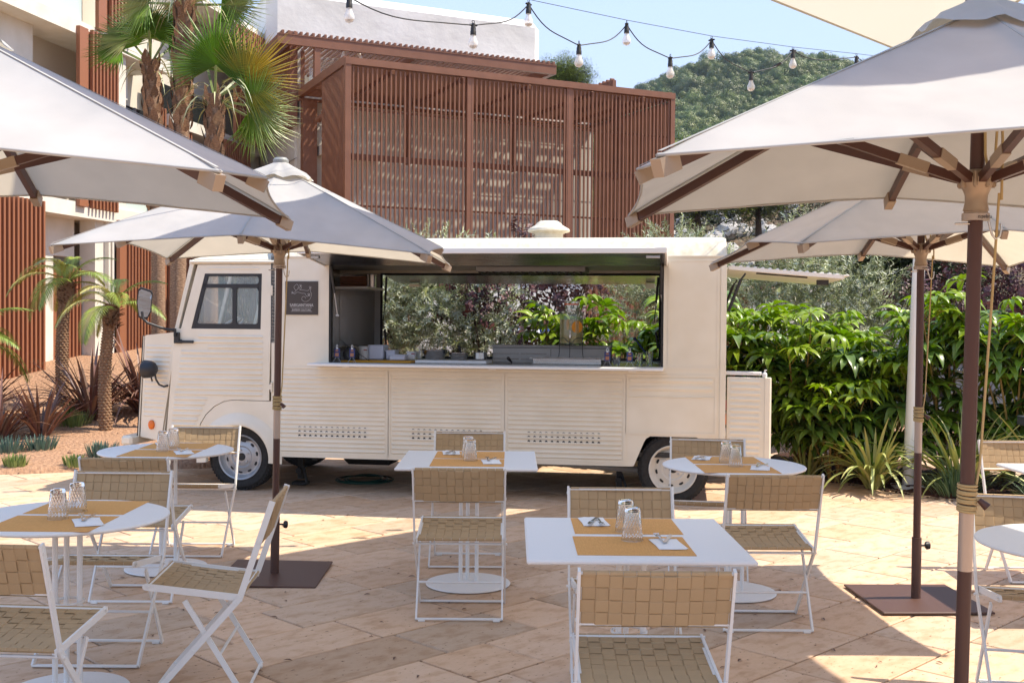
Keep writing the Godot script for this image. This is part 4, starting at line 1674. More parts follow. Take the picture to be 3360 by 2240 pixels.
	var face := p2([-0.058, -0.14, -0.075, 0.0, -0.058, 0.115, -0.035, 0.135, 0.05, 0.105, 0.065, 0.08, 0.05, -0.09, 0.02, -0.15, -0.02, -0.155])
	b = MB.new()
	b.xf = Transform3D(Basis(Vector3.UP, 0.42) * Basis(Vector3.RIGHT, 0.16), V(-0.815, 1.705, 0.19))
	b.plate(face, -0.035, 0.0)
	obj("mirror_shell", b, M.black_plastic, arm)
	var small := PackedVector2Array()
	for p in face:
		small.append(p * 0.88)
	b = MB.new()
	b.xf = Transform3D(Basis(Vector3.UP, 0.42) * Basis(Vector3.RIGHT, 0.16), V(-0.815, 1.705, 0.19))
	b.plate(small, 0.001, 0.003)
	obj("mirror_glass", b, M.mirror, arm)
	# cab roof
	rows = []
	for i in 12:
		var r := PackedVector3Array()
		var f := i / 11.0
		var x := lerpf(-0.47, 0.335, f)
		var up := sqrt(minf(1.0, 0.12 + f * 2.2))
		for j in 21:
			var g := j / 20.0
			var e := minf(1.0, minf(g, 1.0 - g) / 0.14)
			r.append(V(x, 2.085 + (0.09 * sqrt(maxf(0.0, 1.0 - pow(1.0 - e, 2.0))) + 0.05 * sin(PI * g)) * up, lerpf(0.012, W - 0.012, g)))
		rows.append(r)
	b = MB.new()
	b.grid(rows)
	obj("cab_roof", b, M.cream_roof, t)
	# windscreen with its posts, far door
	b = MB.new()
	for z in [[-0.06, 0.0], [-0.985, -0.915], [W, W + 0.06]]:
		b.plate(p2([-0.635, 1.42, -0.47, 2.09, -0.43, 2.09, -0.60, 1.42]), z[0], z[1])
	b.box(V(-0.46, 2.075, -0.95), V(0.05, 0.04, 1.9), 0.005)
	obj("windscreen_frame", b, cream, t)
	b = MB.new()
	for z in [[-0.914, -0.061], [W + 0.061, -0.986]]:
		b.plate(p2([-0.615, 1.43, -0.452, 2.07, -0.448, 2.07, -0.611, 1.43]), z[0], z[1])
	obj("windscreen", b, M.pane, t)
	b = MB.new()
	b.plate(p2([-0.72, 0.42, -0.60, 1.47, 0.334, 1.47, 0.334, 0.42]), W, W + 0.03)
	b.plate(p2([-0.60, 1.47, -0.44, 2.08, 0.334, 2.08, 0.334, 1.98, -0.34, 1.98, -0.50, 1.47]), W, W + 0.03)
	b.span(V(0.25, 1.47, W), V(0.334, 1.98, W + 0.03))
	obj("far_door", b, cream, t)
	# inside: seat, dash, steering wheel
	b = MB.new()
	b.span(V(-0.05, 0.55, -0.75), V(0.29, 0.95, -0.12))
	b.box(V(0.235, 1.25, -0.42), V(0.10, 0.62, 0.5), 0.03)
	b.box(V(0.235, 1.25, -1.42), V(0.10, 0.62, 0.5), 0.03)
	obj("seat", b, M.soft_grey, t)
	b = MB.new()
	b.span(V(-0.60, 1.30, W + 0.05), V(-0.46, 1.42, -0.05))
	b.span(V(-0.6, 0.45, W + 0.05), V(0.29, 0.50, -0.05))
	obj("dashboard", b, M.chassis, t)
	b = MB.new()
	b.xf = Transform3D(Basis(Vector3.BACK, 0.62), V(-0.32, 1.47, -0.47))
	var pts := PackedVector3Array()
	for i in 33:
		pts.append(V(cos(TAU * i / 32) * 0.19, 0, sin(TAU * i / 32) * 0.19))
	b.tube(pts, 0.011, 6, false)
	for k in 3:
		b.cyl(Vector3.ZERO, V(cos(TAU * k / 3) * 0.19, 0, sin(TAU * k / 3) * 0.19), 0.008, 6)
	b.cyl(V(0, -0.35, 0), V(0, 0.01, 0), 0.02, 8)
	obj("steering_wheel", b, M.white_plastic, t)


func shift(b: MB, z: float) -> MB:
	b.xf = Transform3D(Basis(), V(0, 0, z))
	return b


func hatch_and_counter(t: Node3D) -> void:
	var W := -1.9
	var b := MB.new()
	# serving hatch swung up: skin outside, bright steel inside
	var h0 := V(0, 2.045, 0.005)
	var h1 := V(0, 2.118, 0.70)
	var d := (h1 - h0)
	var nn := d.cross(Vector3.RIGHT).normalized()
	if nn.y < 0:
		nn = -nn
	b.quad_out(V(0.80, 0, 0) + h0 + nn * 0.03, V(3.845, 0, 0) + h0 + nn * 0.03, V(3.845, 0, 0) + h1 + nn * 0.03, V(0.80, 0, 0) + h1 + nn * 0.03, nn)
	b.box(h1 + V(2.3225, 0.012, 0.006), V(3.045, 0.045, 0.014), 0.004)
	for x in [0.806, 3.839]:
		b.bar(pv([h0 + V(x, 0.012, 0), h1 + V(x, 0.012, 0)]), 0.012, 0.04, Vector3.RIGHT)
	var ha := obj("serving_hatch", b, M.white_metal, t)
	b = MB.new()
	var rows := []
	for i in 4:
		var r := PackedVector3Array()
		for j in 2:
			r.append(h0.lerp(h1, i / 3.0) + V([0.812, 3.833][j], 0, 0))
		rows.append(r)
	b.grid(rows)
	obj("steel_lining", b, M.mirror_steel, ha)
	for x in [0.90, 3.735]:
		b = MB.new()
		b.box(V(x, 2.085, 0.60), V(0.11, 0.022, 0.05), 0.004)
		obj("latch", b, M.galvanised, ha)
	for x in [0.868, 3.79]:
		b = MB.new()
		b.cyl(V(x, 2.03, 0.03), V(x + (0.02 if x < 2 else 0.0), 1.80, -0.02), 0.013, 8)
		b.cyl(V(x, 2.05, 0.05), V(x, 2.0, 0.03), 0.007, 6)
		obj("gas_strut", b, M.black_plastic, ha)
	for x in [0.888, 3.79]:
		b = MB.new()
		b.cyl(V(x, 1.80, -0.02), V(x + 0.02, 1.60, -0.045), 0.0055, 8)
		b.box(V(x + 0.02, 1.60, -0.045), V(0.03, 0.018, 0.018), 0.004)
		obj("strut_rod", b, M.galvanised, ha)
	# window surround, counter board on brackets
	b = MB.new()
	b.span(V(0.842, 1.165, -0.055), V(0.862, 2.07, -0.005))
	b.span(V(3.792, 1.165, -0.055), V(3.812, 2.07, -0.005))
	b.span(V(0.862, 2.050, -0.055), V(3.792, 2.07, -0.005))
	obj("window_seal", b, M.rubber, t)
	b = MB.new()
	b.box(V(2.272, 1.166, 0.12), V(3.09, 0.026, 0.27), 0.006)
	var ct := obj("counter_shelf", b, M.white_metal, t)
	for x in [1.01, 2.33, 3.55]:
		b = MB.new()
		b.box(V(x, 1.143, 0.02), V(0.07, 0.018, 0.03), 0.003)
		for s in [-0.02, 0.02]:
			b.cyl(V(x + s, 1.14, 0.034), V(x + s, 1.14, 0.04), 0.007, 8)
		obj("shelf_bracket", b, M.white_metal, ct)
	# opposite window with its own steel flap
	b = MB.new()
	frame_rect(b, 0.80, 1.165, 3.75, 2.055, 0.022, W + 0.036, 0.02)
	obj("far_window_seal", b, M.rubber, t)
	b = MB.new()
	rows = []
	for i in 5:
		var r := PackedVector3Array()
		for j in 24:
			r.append(V(lerpf(0.80, 3.75, j / 23.0), lerpf(2.05, 1.972, i / 4.0), lerpf(W, W - 0.75, i / 4.0)))
		rows.append(r)
	b.grid(rows)
	obj("far_hatch", b, M.mirror_steel, t)
	b = MB.new()
	b.quad_out(V(0.78, 2.085, W - 0.02), V(3.77, 2.085, W - 0.02), V(3.77, 2.005, W - 0.77), V(0.78, 2.005, W - 0.77), Vector3.UP)
	b.box(V(1.0, 1.95, W - 0.66), V(0.12, 0.03, 0.06), 0.004)
	b.box(V(3.62, 1.95, W - 0.60), V(0.10, 0.06, 0.06), 0.004)
	obj("far_hatch_skin", b, M.cream_paint, t)
	for x in [0.845, 3.70]:
		b = MB.new()
		b.cyl(V(x + 0.02, 2.02, W + 0.05), V(x, 1.76, W + 0.02), 0.012, 8)
		b.cyl(V(x, 1.76, W + 0.02), V(x - 0.02, 1.55, W + 0.03), 0.005, 6)
		b.cyl(V(x, 1.46, W + 0.03), V(x + 0.02, 1.3, W + 0.05), 0.011, 8)
		obj("far_strut", b, M.black_plastic, t)
	# kitchen inside: steel walls, ceiling hood with its baffle filters, shelf, worktops
	for w in [[V(0.352, 0.45, W + 0.04), V(0.74, 2.05, W + 0.055)], [V(0.338, 0.45, W + 0.04), V(0.35, 2.09, -0.05)], [V(3.76, 0.45, W + 0.04), V(4.285, 2.05, W + 0.055)], [V(4.29, 0.45, W + 0.05), V(4.30, 2.05, -0.05)]]:
		b = MB.new()
		b.span(w[0], w[1])
		obj("steel_wall", b, M.stainless, t)
	b = MB.new()
	b.span(V(0.74, 1.17, W + 0.04), V(0.80, 2.05, W + 0.06))
	obj("window_post", b, M.soft_grey, t)
	b = MB.new()
	b.span(V(0.34, 2.085, W + 0.04), V(4.30, 2.105, -0.04))
	obj("ceiling", b, M.soft_grey, t)
	b = MB.new()
	b.span(V(2.0, 2.035, -1.45), V(3.05, 2.08, -0.95))
	var hood := obj("hood", b, M.soft_grey, t)
	for k in 15:
		b = MB.new()
		b.box(V(2.03 + k * 0.07, 2.028, -1.2), V(0.03, 0.016, 0.46), 0.0, Basis(Vector3.BACK, 0.5 if k % 2 else -0.5))
		obj("baffle", b, M.chassis, hood)
	b = MB.new()
	b.span(V(0.36, 1.87, W + 0.06), V(0.84, 1.895, -1.2))
	obj("wall_shelf", b, M.white_metal, t)
	b = MB.new()
	b.span(V(0.36, 1.135, -0.95), V(4.28, 1.175, -0.06))
	b.span(V(0.36, 1.12, W + 0.06), V(4.28, 1.16, -1.45))
	obj("worktop", b, M.stainless, t)
	b = MB.new()
	b.span(V(0.36, 0.46, -0.93), V(4.28, 1.13, -0.90))
	b.span(V(0.36, 0.46, -1.48), V(4.28, 1.12, -1.46))
	obj("cupboard_front", b, M.stainless, t)


func wheels(t: Node3D) -> void:
	for w in [[0.0, "rim_silver"], [3.905, "rim_cream"]]:
		for far in 2:
			var zz := -0.13 if far == 0 else -1.77
			var b := MB.new()
			b.xf = Transform3D(Basis(Vector3.RIGHT, PI / 2 if far == 0 else -PI / 2), V(w[0], 0.303, zz))
			b.lathe(p2([0.205, -0.10, 0.27, -0.105, 0.297, -0.085, 0.303, -0.05, 0.303, 0.05, 0.297, 0.082, 0.27, 0.108, 0.235, 0.112, 0.205, 0.098, 0.2, 0.07]), 48)
			var wh := obj("wheel", b, M.tyre_rubber, t)
			var tread := MB.new()
			tread.xf = b.xf
			for k in 60:
				var a := TAU * k / 60
				tread.box(V(cos(a) * 0.3005, 0.0, -sin(a) * 0.3005), V(0.007, 0.15, 0.02), 0.0, Basis(Vector3.UP, a))
				tread.box(V(cos(a + 0.03) * 0.291, 0.083, -sin(a + 0.03) * 0.291), V(0.012, 0.03, 0.016), 0.0, Basis(Vector3.UP, a))
			obj("tread", tread, M.tyre_rubber, wh)
			b = MB.new()
			b.xf = Transform3D(Basis(Vector3.RIGHT, PI / 2 if far == 0 else -PI / 2), V(w[0], 0.303, zz))
			b.lathe(p2([0.15, 0.03, 0.197, 0.05, 0.2, 0.098, 0.208, 0.108, 0.203, 0.112, 0.193, 0.104, 0.185, 0.075, 0.165, 0.052, 0.15, 0.05, 0.125, 0.062, 0.10, 0.068, 0.088, 0.056, 0.075, 0.06, 0.04, 0.066, 0.034, 0.066]), 40)
			var ri := obj("rim", b, M[w[1]], wh)
			if far:
				continue
			for k in 10:
				var a := TAU * k / 10 + 0.2
				var h := MB.new()
				h.xf = b.xf * Transform3D(Basis(Vector3.UP, a).scaled_local(V(0.75, 1, 1.25)), V(cos(a) * 0.142, 0.052, -sin(a) * 0.142))
				h.lathe(p2([0.017, 0.0, 0.015, 0.005, 0.0, 0.0055]), 12)
				obj("slot", h, M.rubber, ri)
			for k in 5:
				var a := TAU * k / 5 + 0.5
				var h := MB.new()
				h.xf = b.xf * Transform3D(Basis(), V(cos(a) * 0.062, 0.06, -sin(a) * 0.062))
				h.lathe(p2([0.010, 0.0, 0.010, 0.012, 0.006, 0.016, 0.0, 0.016]), 6)
				obj("wheel_nut", h, M.galvanised, ri)
			var c := MB.new()
			c.xf = b.xf
			c.lathe(p2([0.036, 0.05, 0.035, 0.072, 0.03, 0.074, 0.028, 0.066, 0.0, 0.064]), 20)
			obj("hub", c, M.chassis, ri)


func underside(t: Node3D) -> void:
	var b := MB.new()
	b.span(V(-0.6, 0.33, -0.75), V(4.2, 0.40, -0.65))
	b.span(V(-0.6, 0.33, -1.25), V(4.2, 0.40, -1.15))
	b.cyl(V(0, 0.30, -1.7), V(0, 0.30, -0.2), 0.035, 8)
	b.cyl(V(3.905, 0.30, -1.7), V(3.905, 0.30, -0.2), 0.045, 8)
	b.box(V(3.905, 0.30, -0.95), V(0.25, 0.24, 0.24), 0.08)
	b.box(V(1.0, 0.26, -0.95), V(0.5, 0.18, 0.5), 0.05)
	b.cyl(V(0.5, 0.27, -0.6), V(2.4, 0.26, -0.55), 0.018, 8)
	for x in [0.62, 1.5, 2.35]:
		b.span(V(x, 0.27, -1.6), V(x + 0.05, 0.33, -0.2))
	# wheel wells
	b.span(V(-0.42, 0.62, -0.30), V(0.33, 0.64, -0.036))
	b.span(V(3.55, 0.60, -0.34), V(4.26, 0.62, -0.036))
	b.span(V(3.55, 0.33, -0.36), V(4.26, 0.62, -0.34))
	b.span(V(-0.42, 0.33, -0.34), V(0.33, 0.64, -0.32))
	obj("chassis", b, M.chassis, t)
	b = MB.new()
	var pts := PackedVector3Array()
	var rad := []
	for i in 220:
		var f := i / 219.0
		pts.append(V(lerpf(2.3, 3.75, f), 0.30 - 0.06 * f, -0.45 + 0.1 * f))
		rad.append(0.026 + 0.003 * (i % 2))
	b.tube(pts, rad, 8)
	obj("corrugated_hose", b, M.soft_grey, t)
	for x in [0.42, 3.42]:
		b = MB.new()
		b.span(V(x - 0.025, 0.06, -0.50), V(x + 0.025, 0.34, -0.45))
		b.bar(pv([V(x + 0.02, 0.2, -0.46), V(x + 0.09, 0.02, -0.40)]), 0.03, 0.02, Vector3.BACK)
		b.box(V(x, 0.02, -0.47), V(0.14, 0.03, 0.12), 0.006)
		b.cyl(V(x, 0.14, -0.45), V(x, 0.14, -0.40), 0.03, 12)
		obj("support_leg", b, M.chassis, t)


func tail(t: Node3D) -> void:
	var W := -1.9
	# upper rear flap, held out level
	var b := MB.new()
	var r0 := V(4.36, 2.035, 0)
	var r1 := V(5.32, 1.955, 0)
	var nrm := (r1 - r0).cross(Vector3.BACK).normalized()
	if nrm.y < 0:
		nrm = -nrm
	b.bar(pv([r0 + V(0, 0, -0.96), r1 + V(0, 0, -0.96)]), 1.66, 0.032, Vector3.BACK)
	var k := 0
	while k < 15:
		var p := r0.lerp(r1, (k + 0.6) / 15.5) + nrm * 0.016
		b.tube(pv([p + V(0, 0, -0.15), p + V(0, 0, -1.77)]), 0.014, 8)
		k += 1
	b.box(r1 + V(0.012, 0.012, -0.96), V(0.05, 0.012, 1.7), 0.003)
	var fl := obj("rear_flap", b, M.white_metal, t)
	b = MB.new()
	b.box(V(5.16, 1.915, -0.30), V(0.10, 0.045, 0.05), 0.004)
	b.bar(pv([r0.lerp(r1, 0.25) + V(0, -0.022, -0.3), r0.lerp(r1, 0.7) + V(0, -0.022, -0.3)]), 0.05, 0.012, Vector3.BACK)
	obj("flap_latch", b, M.black_plastic, fl)
	for z in [-0.12, -1.6]:
		b = MB.new()
		b.cyl(V(4.50, 1.985, z), V(4.44, 1.90, z), 0.008, 6)
		b.cyl(V(4.46, 1.93, z), V(4.36, 1.66, z), 0.014, 8)
		obj("gas_strut", b, M.black_plastic, fl)
	# lower rear door swung fully out
	b = MB.new()
	b.xf = Transform3D(Basis(Vector3.UP, -0.20), V(4.352, 0, -0.03))
	b.box(V(0.185, 0.72, 0.0), V(0.37, 0.77, 0.03), 0.006)
	for i in 14:
		var keep := b.xf
		b.xf = keep * Transform3D(Basis(), V(0, 0, 0.0155))
		rib(b, 0.02, 0.29, 1.065 - i * 0.049, 0.010, 0.016)
		b.xf = keep
	b.box(V(0.342, 0.72, 0.012), V(0.05, 0.775, 0.03), 0.006)
	var dr := obj("rear_door", b, M.cream_paint, t)
	b = MB.new()
	b.xf = Transform3D(Basis(Vector3.UP, -0.20), V(4.352, 0, -0.03))
	b.box(V(0.13, 1.135, -0.05), V(0.30, 0.03, 0.10), 0.004)
	b.box(V(0.25, 1.135, 0.006), V(0.07, 0.022, 0.01), 0.003)
	obj("door_ledge", b, M.white_metal, dr)
	# lamps on the tail post
	for l in [[0.86, "tail_red"], [0.74, "amber"], [0.62, "white_plastic"]]:
		b = MB.new()
		b.xf = Transform3D(Basis(Vector3.FORWARD, PI / 2), V(4.338, l[0], -0.07))
		b.lathe(p2([0.048, 0.0, 0.046, 0.012, 0.03, 0.022, 0.0, 0.026]), 18)
		obj("tail_lamp", b, M[l[1]], t)
	b = MB.new()
	b.box(V(4.36, 0.36, -0.95), V(0.10, 0.10, 1.7), 0.02)
	obj("rear_bumper", b, M.tail_red, t)


# ---------------------------------------------------------------- things inside the truck; at() turns truck axes into the scene's
func at(x: float, y: float, z: float) -> Vector3:
	return Transform3D(Basis(Vector3.UP, deg_to_rad(-8.869)), V(-2.474, 0, -10.061)) * V(x, y, z)


func single(called: String, label: String, cat: String, b: MB, m: Material, x: float, y: float, z: float, group := "", turn := 0.0) -> Node3D:
	var o := obj(called, b, m)
	tag(o, label, cat, group)
	o.position = at(x, y, z)
	o.rotation.y = deg_to_rad(-8.869) + turn
	return o


func truck_contents() -> void:
	var turn := deg_to_rad(-8.869)
	# small menu cards on tripod easels along the counter
	var first: Node3D
	for c in [[0.905, "small blue menu card on a wire easel, leftmost on the counter"], [1.045, "small blue menu card on a wire easel, second from the left end of the counter"], [3.333, "small blue menu card on a wire easel beside the drinks dispenser tray"], [3.525, "small blue menu card on a wire easel among the glasses at the right end"]]:
		if first == null:
			first = thing("menu_card", c[1], "menu card", at(c[0], 1.18, -0.05), turn, "menu cards on the counter")
			var b := MB.new()
			b.box(V(0, 0.083, 0), V(0.052, 0.078, 0.003), 0.0, Basis(Vector3.RIGHT, -0.1))
			obj("card", b, M.card_blue, first)
			b = MB.new()
			b.box(V(0, 0.105, 0.0015), V(0.025, 0.012, 0.003), 0.0, Basis(Vector3.RIGHT, -0.1))
			b.box(V(0, 0.068, 0.0045), V(0.032, 0.03, 0.003), 0.0, Basis(Vector3.RIGHT, -0.1))
			obj("print", b, M.card_orange, first)
			b = MB.new()
			b.bar(pv([V(-0.007, 0.12, 0.002), V(-0.007, 0.15, 0), V(0, 0.158, 0), V(0.007, 0.15, 0), V(0.007, 0.12, 0.002)]), 0.006, 0.003, Vector3.BACK)
			b.box(V(0, 0.124, 0.002), V(0.016, 0.012, 0.006), 0.002)
			obj("clip", b, M.white_plastic, first)
			b = MB.new()
			for s in [-1.0, 1.0]:
				b.cyl(V(s * 0.006, 0.05, -0.004), V(s * 0.036, 0.0, 0.012), 0.002, 6)
			b.cyl(V(0, 0.06, -0.006), V(0, 0.0, -0.04), 0.002, 6)
			obj("tripod", b, M.galvanised, first)
		else:
			dup(first, c[1], at(c[0], 1.18, -0.05), turn)
	# glasses by the right end
	var gl: Node3D
	for g in [[3.408, 0.085, 0.034, "squat ribbed tumbler between the two right menu cards"], [3.60, 0.115, 0.036, "tall ribbed glass just right of the last menu card"], [3.69, 0.128, 0.032, "tallest clear glass, last at the right end of the counter"], [1.545, 0.125, 0.044, "dimpled glass standing in front of the olive leaves beside the plastic tubs"]]:
		var b := MB.new()
		b.lathe(p2([0.0, 0.0, g[2] * 0.8, 0.0, g[2] * 0.86, 0.01, g[2], g[1] * 0.6, g[2] * 1.0, g[1], g[2] * 0.95, g[1], g[2] * 0.95, g[1] * 0.6, g[2] * 0.8, 0.012, 0.0, 0.012]), 28)
		gl = single("drinking_glass", g[3], "glass", b, M.glass, g[0], 1.18 if g[0] > 2 else 1.202, -0.15 if g[0] > 2 else -0.5, "glasses on the truck's counter")
	# drinks dispenser on its wire stand
	var d := thing("drinks_dispenser", "big glass drinks dispenser with orange slices, lid down, over the counter", "drinks dispenser", at(2.962, 1.357, -0.62), turn)
	var b := MB.new()
	b.lathe(p2([0.0, 0.0, 0.10, 0.0, 0.108, 0.008, 0.109, 0.03, 0.109, 0.27, 0.105, 0.285, 0.09, 0.30, 0.068, 0.308, 0.062, 0.315, 0.062, 0.345, 0.066, 0.35, 0.066, 0.358]), 40)
	obj("jar", b, M.jar_glass, d)
	b = MB.new()
	b.lathe(p2([0.0, 0.006, 0.098, 0.006, 0.104, 0.012, 0.104, 0.222, 0.0, 0.222]), 40)
	obj("fruit_water", b, M.tea, d)
	b = MB.new()
	b.lathe(p2([0.0, 0.365, 0.06, 0.365, 0.064, 0.372, 0.064, 0.39, 0.058, 0.396, 0.0, 0.397]), 32)
	obj("lid", b, M.jar_glass, d)
	b = MB.new()
	b.lathe(p2([0.05, 0.358, 0.0665, 0.358, 0.0675, 0.363, 0.0665, 0.368, 0.05, 0.368]), 32)
	obj("seal", b, M.seal_orange, d)
	b = MB.new()
	b.cyl(V(0.0, 0.075, 0.105), V(0, 0.075, 0.135), 0.011, 10)
	b.cyl(V(0.0, 0.055, 0.13), V(0, 0.085, 0.13), 0.009, 10)
	b.box(V(0, 0.105, 0.13), V(0.012, 0.045, 0.008), 0.003)
	obj("tap", b, M.steel, d)
	for o in [[0.6, 0.155, 0.055, 1.0], [-0.25, 0.175, 0.05, 0.25]]:
		b = MB.new()
		var a: float = o[0]
		b.xf = Transform3D(Basis(Vector3.UP, a * 1.0) * Basis(Vector3.RIGHT, PI / 2) , V(sin(a) * 0.103, o[1], cos(a) * 0.103)) * Transform3D(Basis().scaled(V(o[3], 1, 1)), Vector3.ZERO)
		b.lathe(p2([0.0, -0.003, o[2], -0.003, o[2], 0.004, 0.0, 0.0045]), 28)
		var sl := obj("orange_slice", b, M.orange_flesh, d)
		for k in 8:
			var s := MB.new()
			s.xf = b.xf * Transform3D(Basis(Vector3.UP, TAU * k / 8), Vector3.ZERO)
			s.box(V(o[2] * 0.42, 0.0048, 0), V(o[2] * 0.8, 0.0012, 0.0022))
			obj("segment_wall", s, M.board_yellow, sl)
	var st := thing("dispenser_stand", "black wire stand with curved feet under the drinks dispenser", "stand", at(2.962, 1.222, -0.62), turn)
	for ring in [0.13, 0.19]:
		b = MB.new()
		var pts := PackedVector3Array()
		for i in 33:
			var a := TAU * i / 32
			var dip := 0.0
			if ring > 0.15:
				dip = -0.045 * maxf(0.0, 1.0 - pow((a - PI / 2) / 0.45, 2.0))
			pts.append(V(cos(a) * 0.112, ring + dip, sin(a) * 0.112))
		b.tube(pts, 0.003, 6, false)
		obj("ring", b, M.black_metal, st)
	for k in 5:
		var a := TAU * k / 5 + 0.35
		b = MB.new()
		b.tube(pv([V(cos(a) * 0.112, 0.19, sin(a) * 0.112), V(cos(a) * 0.113, 0.06, sin(a) * 0.113), V(cos(a) * 0.118, 0.02, sin(a) * 0.118), V(cos(a) * 0.135, 0.0, sin(a) * 0.135)]), 0.0032, 6)
		obj("leg", b, M.black_metal, st)
	# griddle unit with drawers, trays
	var gr := thing("griddle_cabinet", "low steel drawer cabinet along the counter behind the dispenser stand", "cabinet", at(2.765, 1.175, -0.80), turn)
	b = MB.new()
	b.box(V(0, 0.075, 0), V(1.10, 0.15, 0.25), 0.004)
	b.box(V(0, 0.156, 0), V(1.12, 0.014, 0.28), 0.003)
	obj("cabinet", b, M.soft_grey, gr)
	for x in [-0.42, -0.16]:
		for y in [0.085, 0.035]:
			b = MB.new()
			b.box(V(x, y, 0.127), V(0.24, 0.006, 0.012), 0.002)
			obj("drawer_handle", b, M.stainless, gr)
	b = MB.new()
	b.box(V(0.0, 0.075, 0.1258), V(0.004, 0.11, 0.002))
	b.box(V(0.0, 0.137, 0.1258), V(1.08, 0.004, 0.002))
	obj("drawer_gap", b, M.rubber, gr)
	var tl := MB.new()
	tl.box(V(0, 0.028, 0), V(0.62, 0.056, 0.34), 0.004)
	var tr := single("steel_tray", "raised steel tray covered with a white cloth under the dispenser stand", "tray", tl, M.stainless, 2.95, 1.176, -0.5)
	var cl := MB.new()
	var rows := []
	for i in 6:
		var r := PackedVector3Array()
		for j in 30:
			var x := -0.34 + j * 0.0235
			r.append(V(x, 0.0585 + 0.002 * sin(j * 1.3 + i) - (0.012 + 0.004 * sin(j * 0.9) if i == 0 else 0.0), 0.178 - i * 0.065))
		rows.append(r)
	cl.grid(rows)
	single("cloth", "white cloth spread over the steel tray by the dispenser", "cloth", cl, M.paper, 2.95, 1.176, -0.5)
	tl = MB.new()
	tl.box(V(0, 0.012, 0), V(0.66, 0.024, 0.30), 0.003)
	single("prep_tray", "flat white-topped prep tray under the steel bowls", "tray", tl, M.white_plastic, 1.9, 1.176, -0.42)
	tl = MB.new()
	tl.box(V(0, 0.007, 0), V(0.66, 0.014, 0.30), 0.003)
	single("chopping_board", "yellow chopping board on the counter in front of the plastic tubs", "chopping board", tl, M.board_yellow, 1.22, 1.176, -0.35)
	# bowls and pots
	for p in [[1.70, 0.128, 0.08, 0.085, "large steel mixing bowl beside the dimpled glass"], [1.93, 0.10, 0.065, 0.06, "shallow steel bowl with a black handled ladle in it"], [2.13, 0.062, 0.055, 0.065, "small straight steel pot with spoons, right of the shallow bowl"]]:
		b = MB.new()
		b.lathe(p2([0.0, 0.0, p[2], 0.0, p[2] * 1.12, 0.01, p[1] * 0.96, p[3], p[1] * 1.05, p[3] + 0.002, p[1] * 1.05, p[3] + 0.005, p[1] * 0.93, p[3] + 0.002, p[2], 0.012, 0.0, 0.008]), 32)
		single("steel_bowl", p[4], "bowl", b, M.stainless, p[0], 1.202, -0.5, "steel bowls on the prep tray")
	b = MB.new()
	b.tube(pv([V(0, 0.02, 0), V(-0.02, 0.09, 0.03), V(-0.028, 0.125, 0.04)]), [0.008, 0.012, 0.013], 8)
	single("ladle", "black ladle handle standing in the shallow steel bowl", "ladle", b, M.black_plastic, 1.97, 1.205, -0.47)
	b = MB.new()
	for k in 3:
		b.tube(pv([V(-0.02 + k * 0.02, 0.02, 0), V(-0.03 + k * 0.025, 0.085, 0.0)]), 0.0035, 6)
	single("spoons", "black spoon handles sticking out of the small steel pot", "spoons", b, M.black_plastic, 2.13, 1.205, -0.5)
	for x in [2.42, 2.72]:
		b = MB.new()
		b.tube(pv([V(0, 0.0, 0), V(-0.02, 0.03, 0.02), V(-0.03, 0.045, 0.05)]), [0.006, 0.014, 0.016], 8)
		single("spatula", "black tool handle lying at the %s drawers of the steel cabinet" % ("left" if x < 2.5 else "middle"), "spatula", b, M.black_plastic, x, 1.176, -0.55)
	# plastic tubs and boxes at the left end
	for p in [[1.005, 0.065, 0.12, 0.0, "round white bucket with a red label, left of the plastic tubs", "white_plastic"], [1.13, 0.14, 0.135, 0.19, "tall translucent blue storage tub, highest of the tubs", "tub_blue"], [1.265, 0.085, 0.088, 0.16, "low blue tub standing between the tall tub and the labelled box", "tub_blue"], [1.36, 0.15, 0.05, 0.16, "flat blue lidded box in front of the tubs", "tub_blue"], [1.47, 0.095, 0.078, 0.16, "small white labelled box left of the dimpled glass", "white_plastic"]]:
		b = MB.new()
		if p[3] == 0.0:
			b.lathe(p2([0.0, 0.0, p[1] * 0.9, 0.0, p[1], p[2] - 0.015, p[1] * 1.06, p[2] - 0.012, p[1] * 1.06, p[2], 0.0, p[2]]), 28)
		else:
			b.box(V(0, p[2] / 2, 0), V(p[1], p[2], p[3]), 0.008)
			b.box(V(0, p[2] - 0.006, 0), V(p[1] + 0.012, 0.01, p[3] + 0.012), 0.003)
		var o := single("storage_tub", p[4], "tub", b, M[p[5]], p[0], 1.192 if p[0] < 1.5 else 1.176, -0.62 if p[1] < 0.145 else -0.5)
		if p[5] == "white_plastic":
			b = MB.new()
			b.box(V(0.015, p[2] * 0.72, (p[1] if p[3] == 0.0 else p[3] / 2) + 0.001), V(0.035, 0.008, 0.002))
			obj("red_label", b, M.tail_red, o)
	b = MB.new()
	rows = []
	for i in 8:
		var r := PackedVector3Array()
		for j in 15:
			var a := PI * j / 14
			r.append(V(cos(a) * (0.15 + 0.01 * sin(i * 2.0 + j)), sin(a) * (0.10 + 0.015 * sin(i * 1.7 + j * 1.1)), -0.12 + i * 0.034))
		rows.append(r)
	b.grid(rows)
	single("bread_bag", "crumpled plastic bag of bread in the dark left corner of the kitchen", "bag", b, M.curtain, 0.80, 1.20, -0.75)
	b = MB.new()
	var pts := PackedVector3Array()
	for i in 90:
		var a := i * 0.55
		pts.append(V(cos(a) * (0.06 + 0.012 * sin(i * 0.7)), 0.07 + sin(a) * (0.06 + 0.01 * cos(i)), 0.02 * sin(i * 0.31)))
	b.tube(pts, 0.003, 5)
	b.tube(pv([V(-0.10, 0.20, 0), V(-0.04, 0.15, 0), V(0.03, 0.10, 0.01), V(0.12, 0.05, 0.02), V(0.20, 0.0, 0.03)]), 0.003, 5)
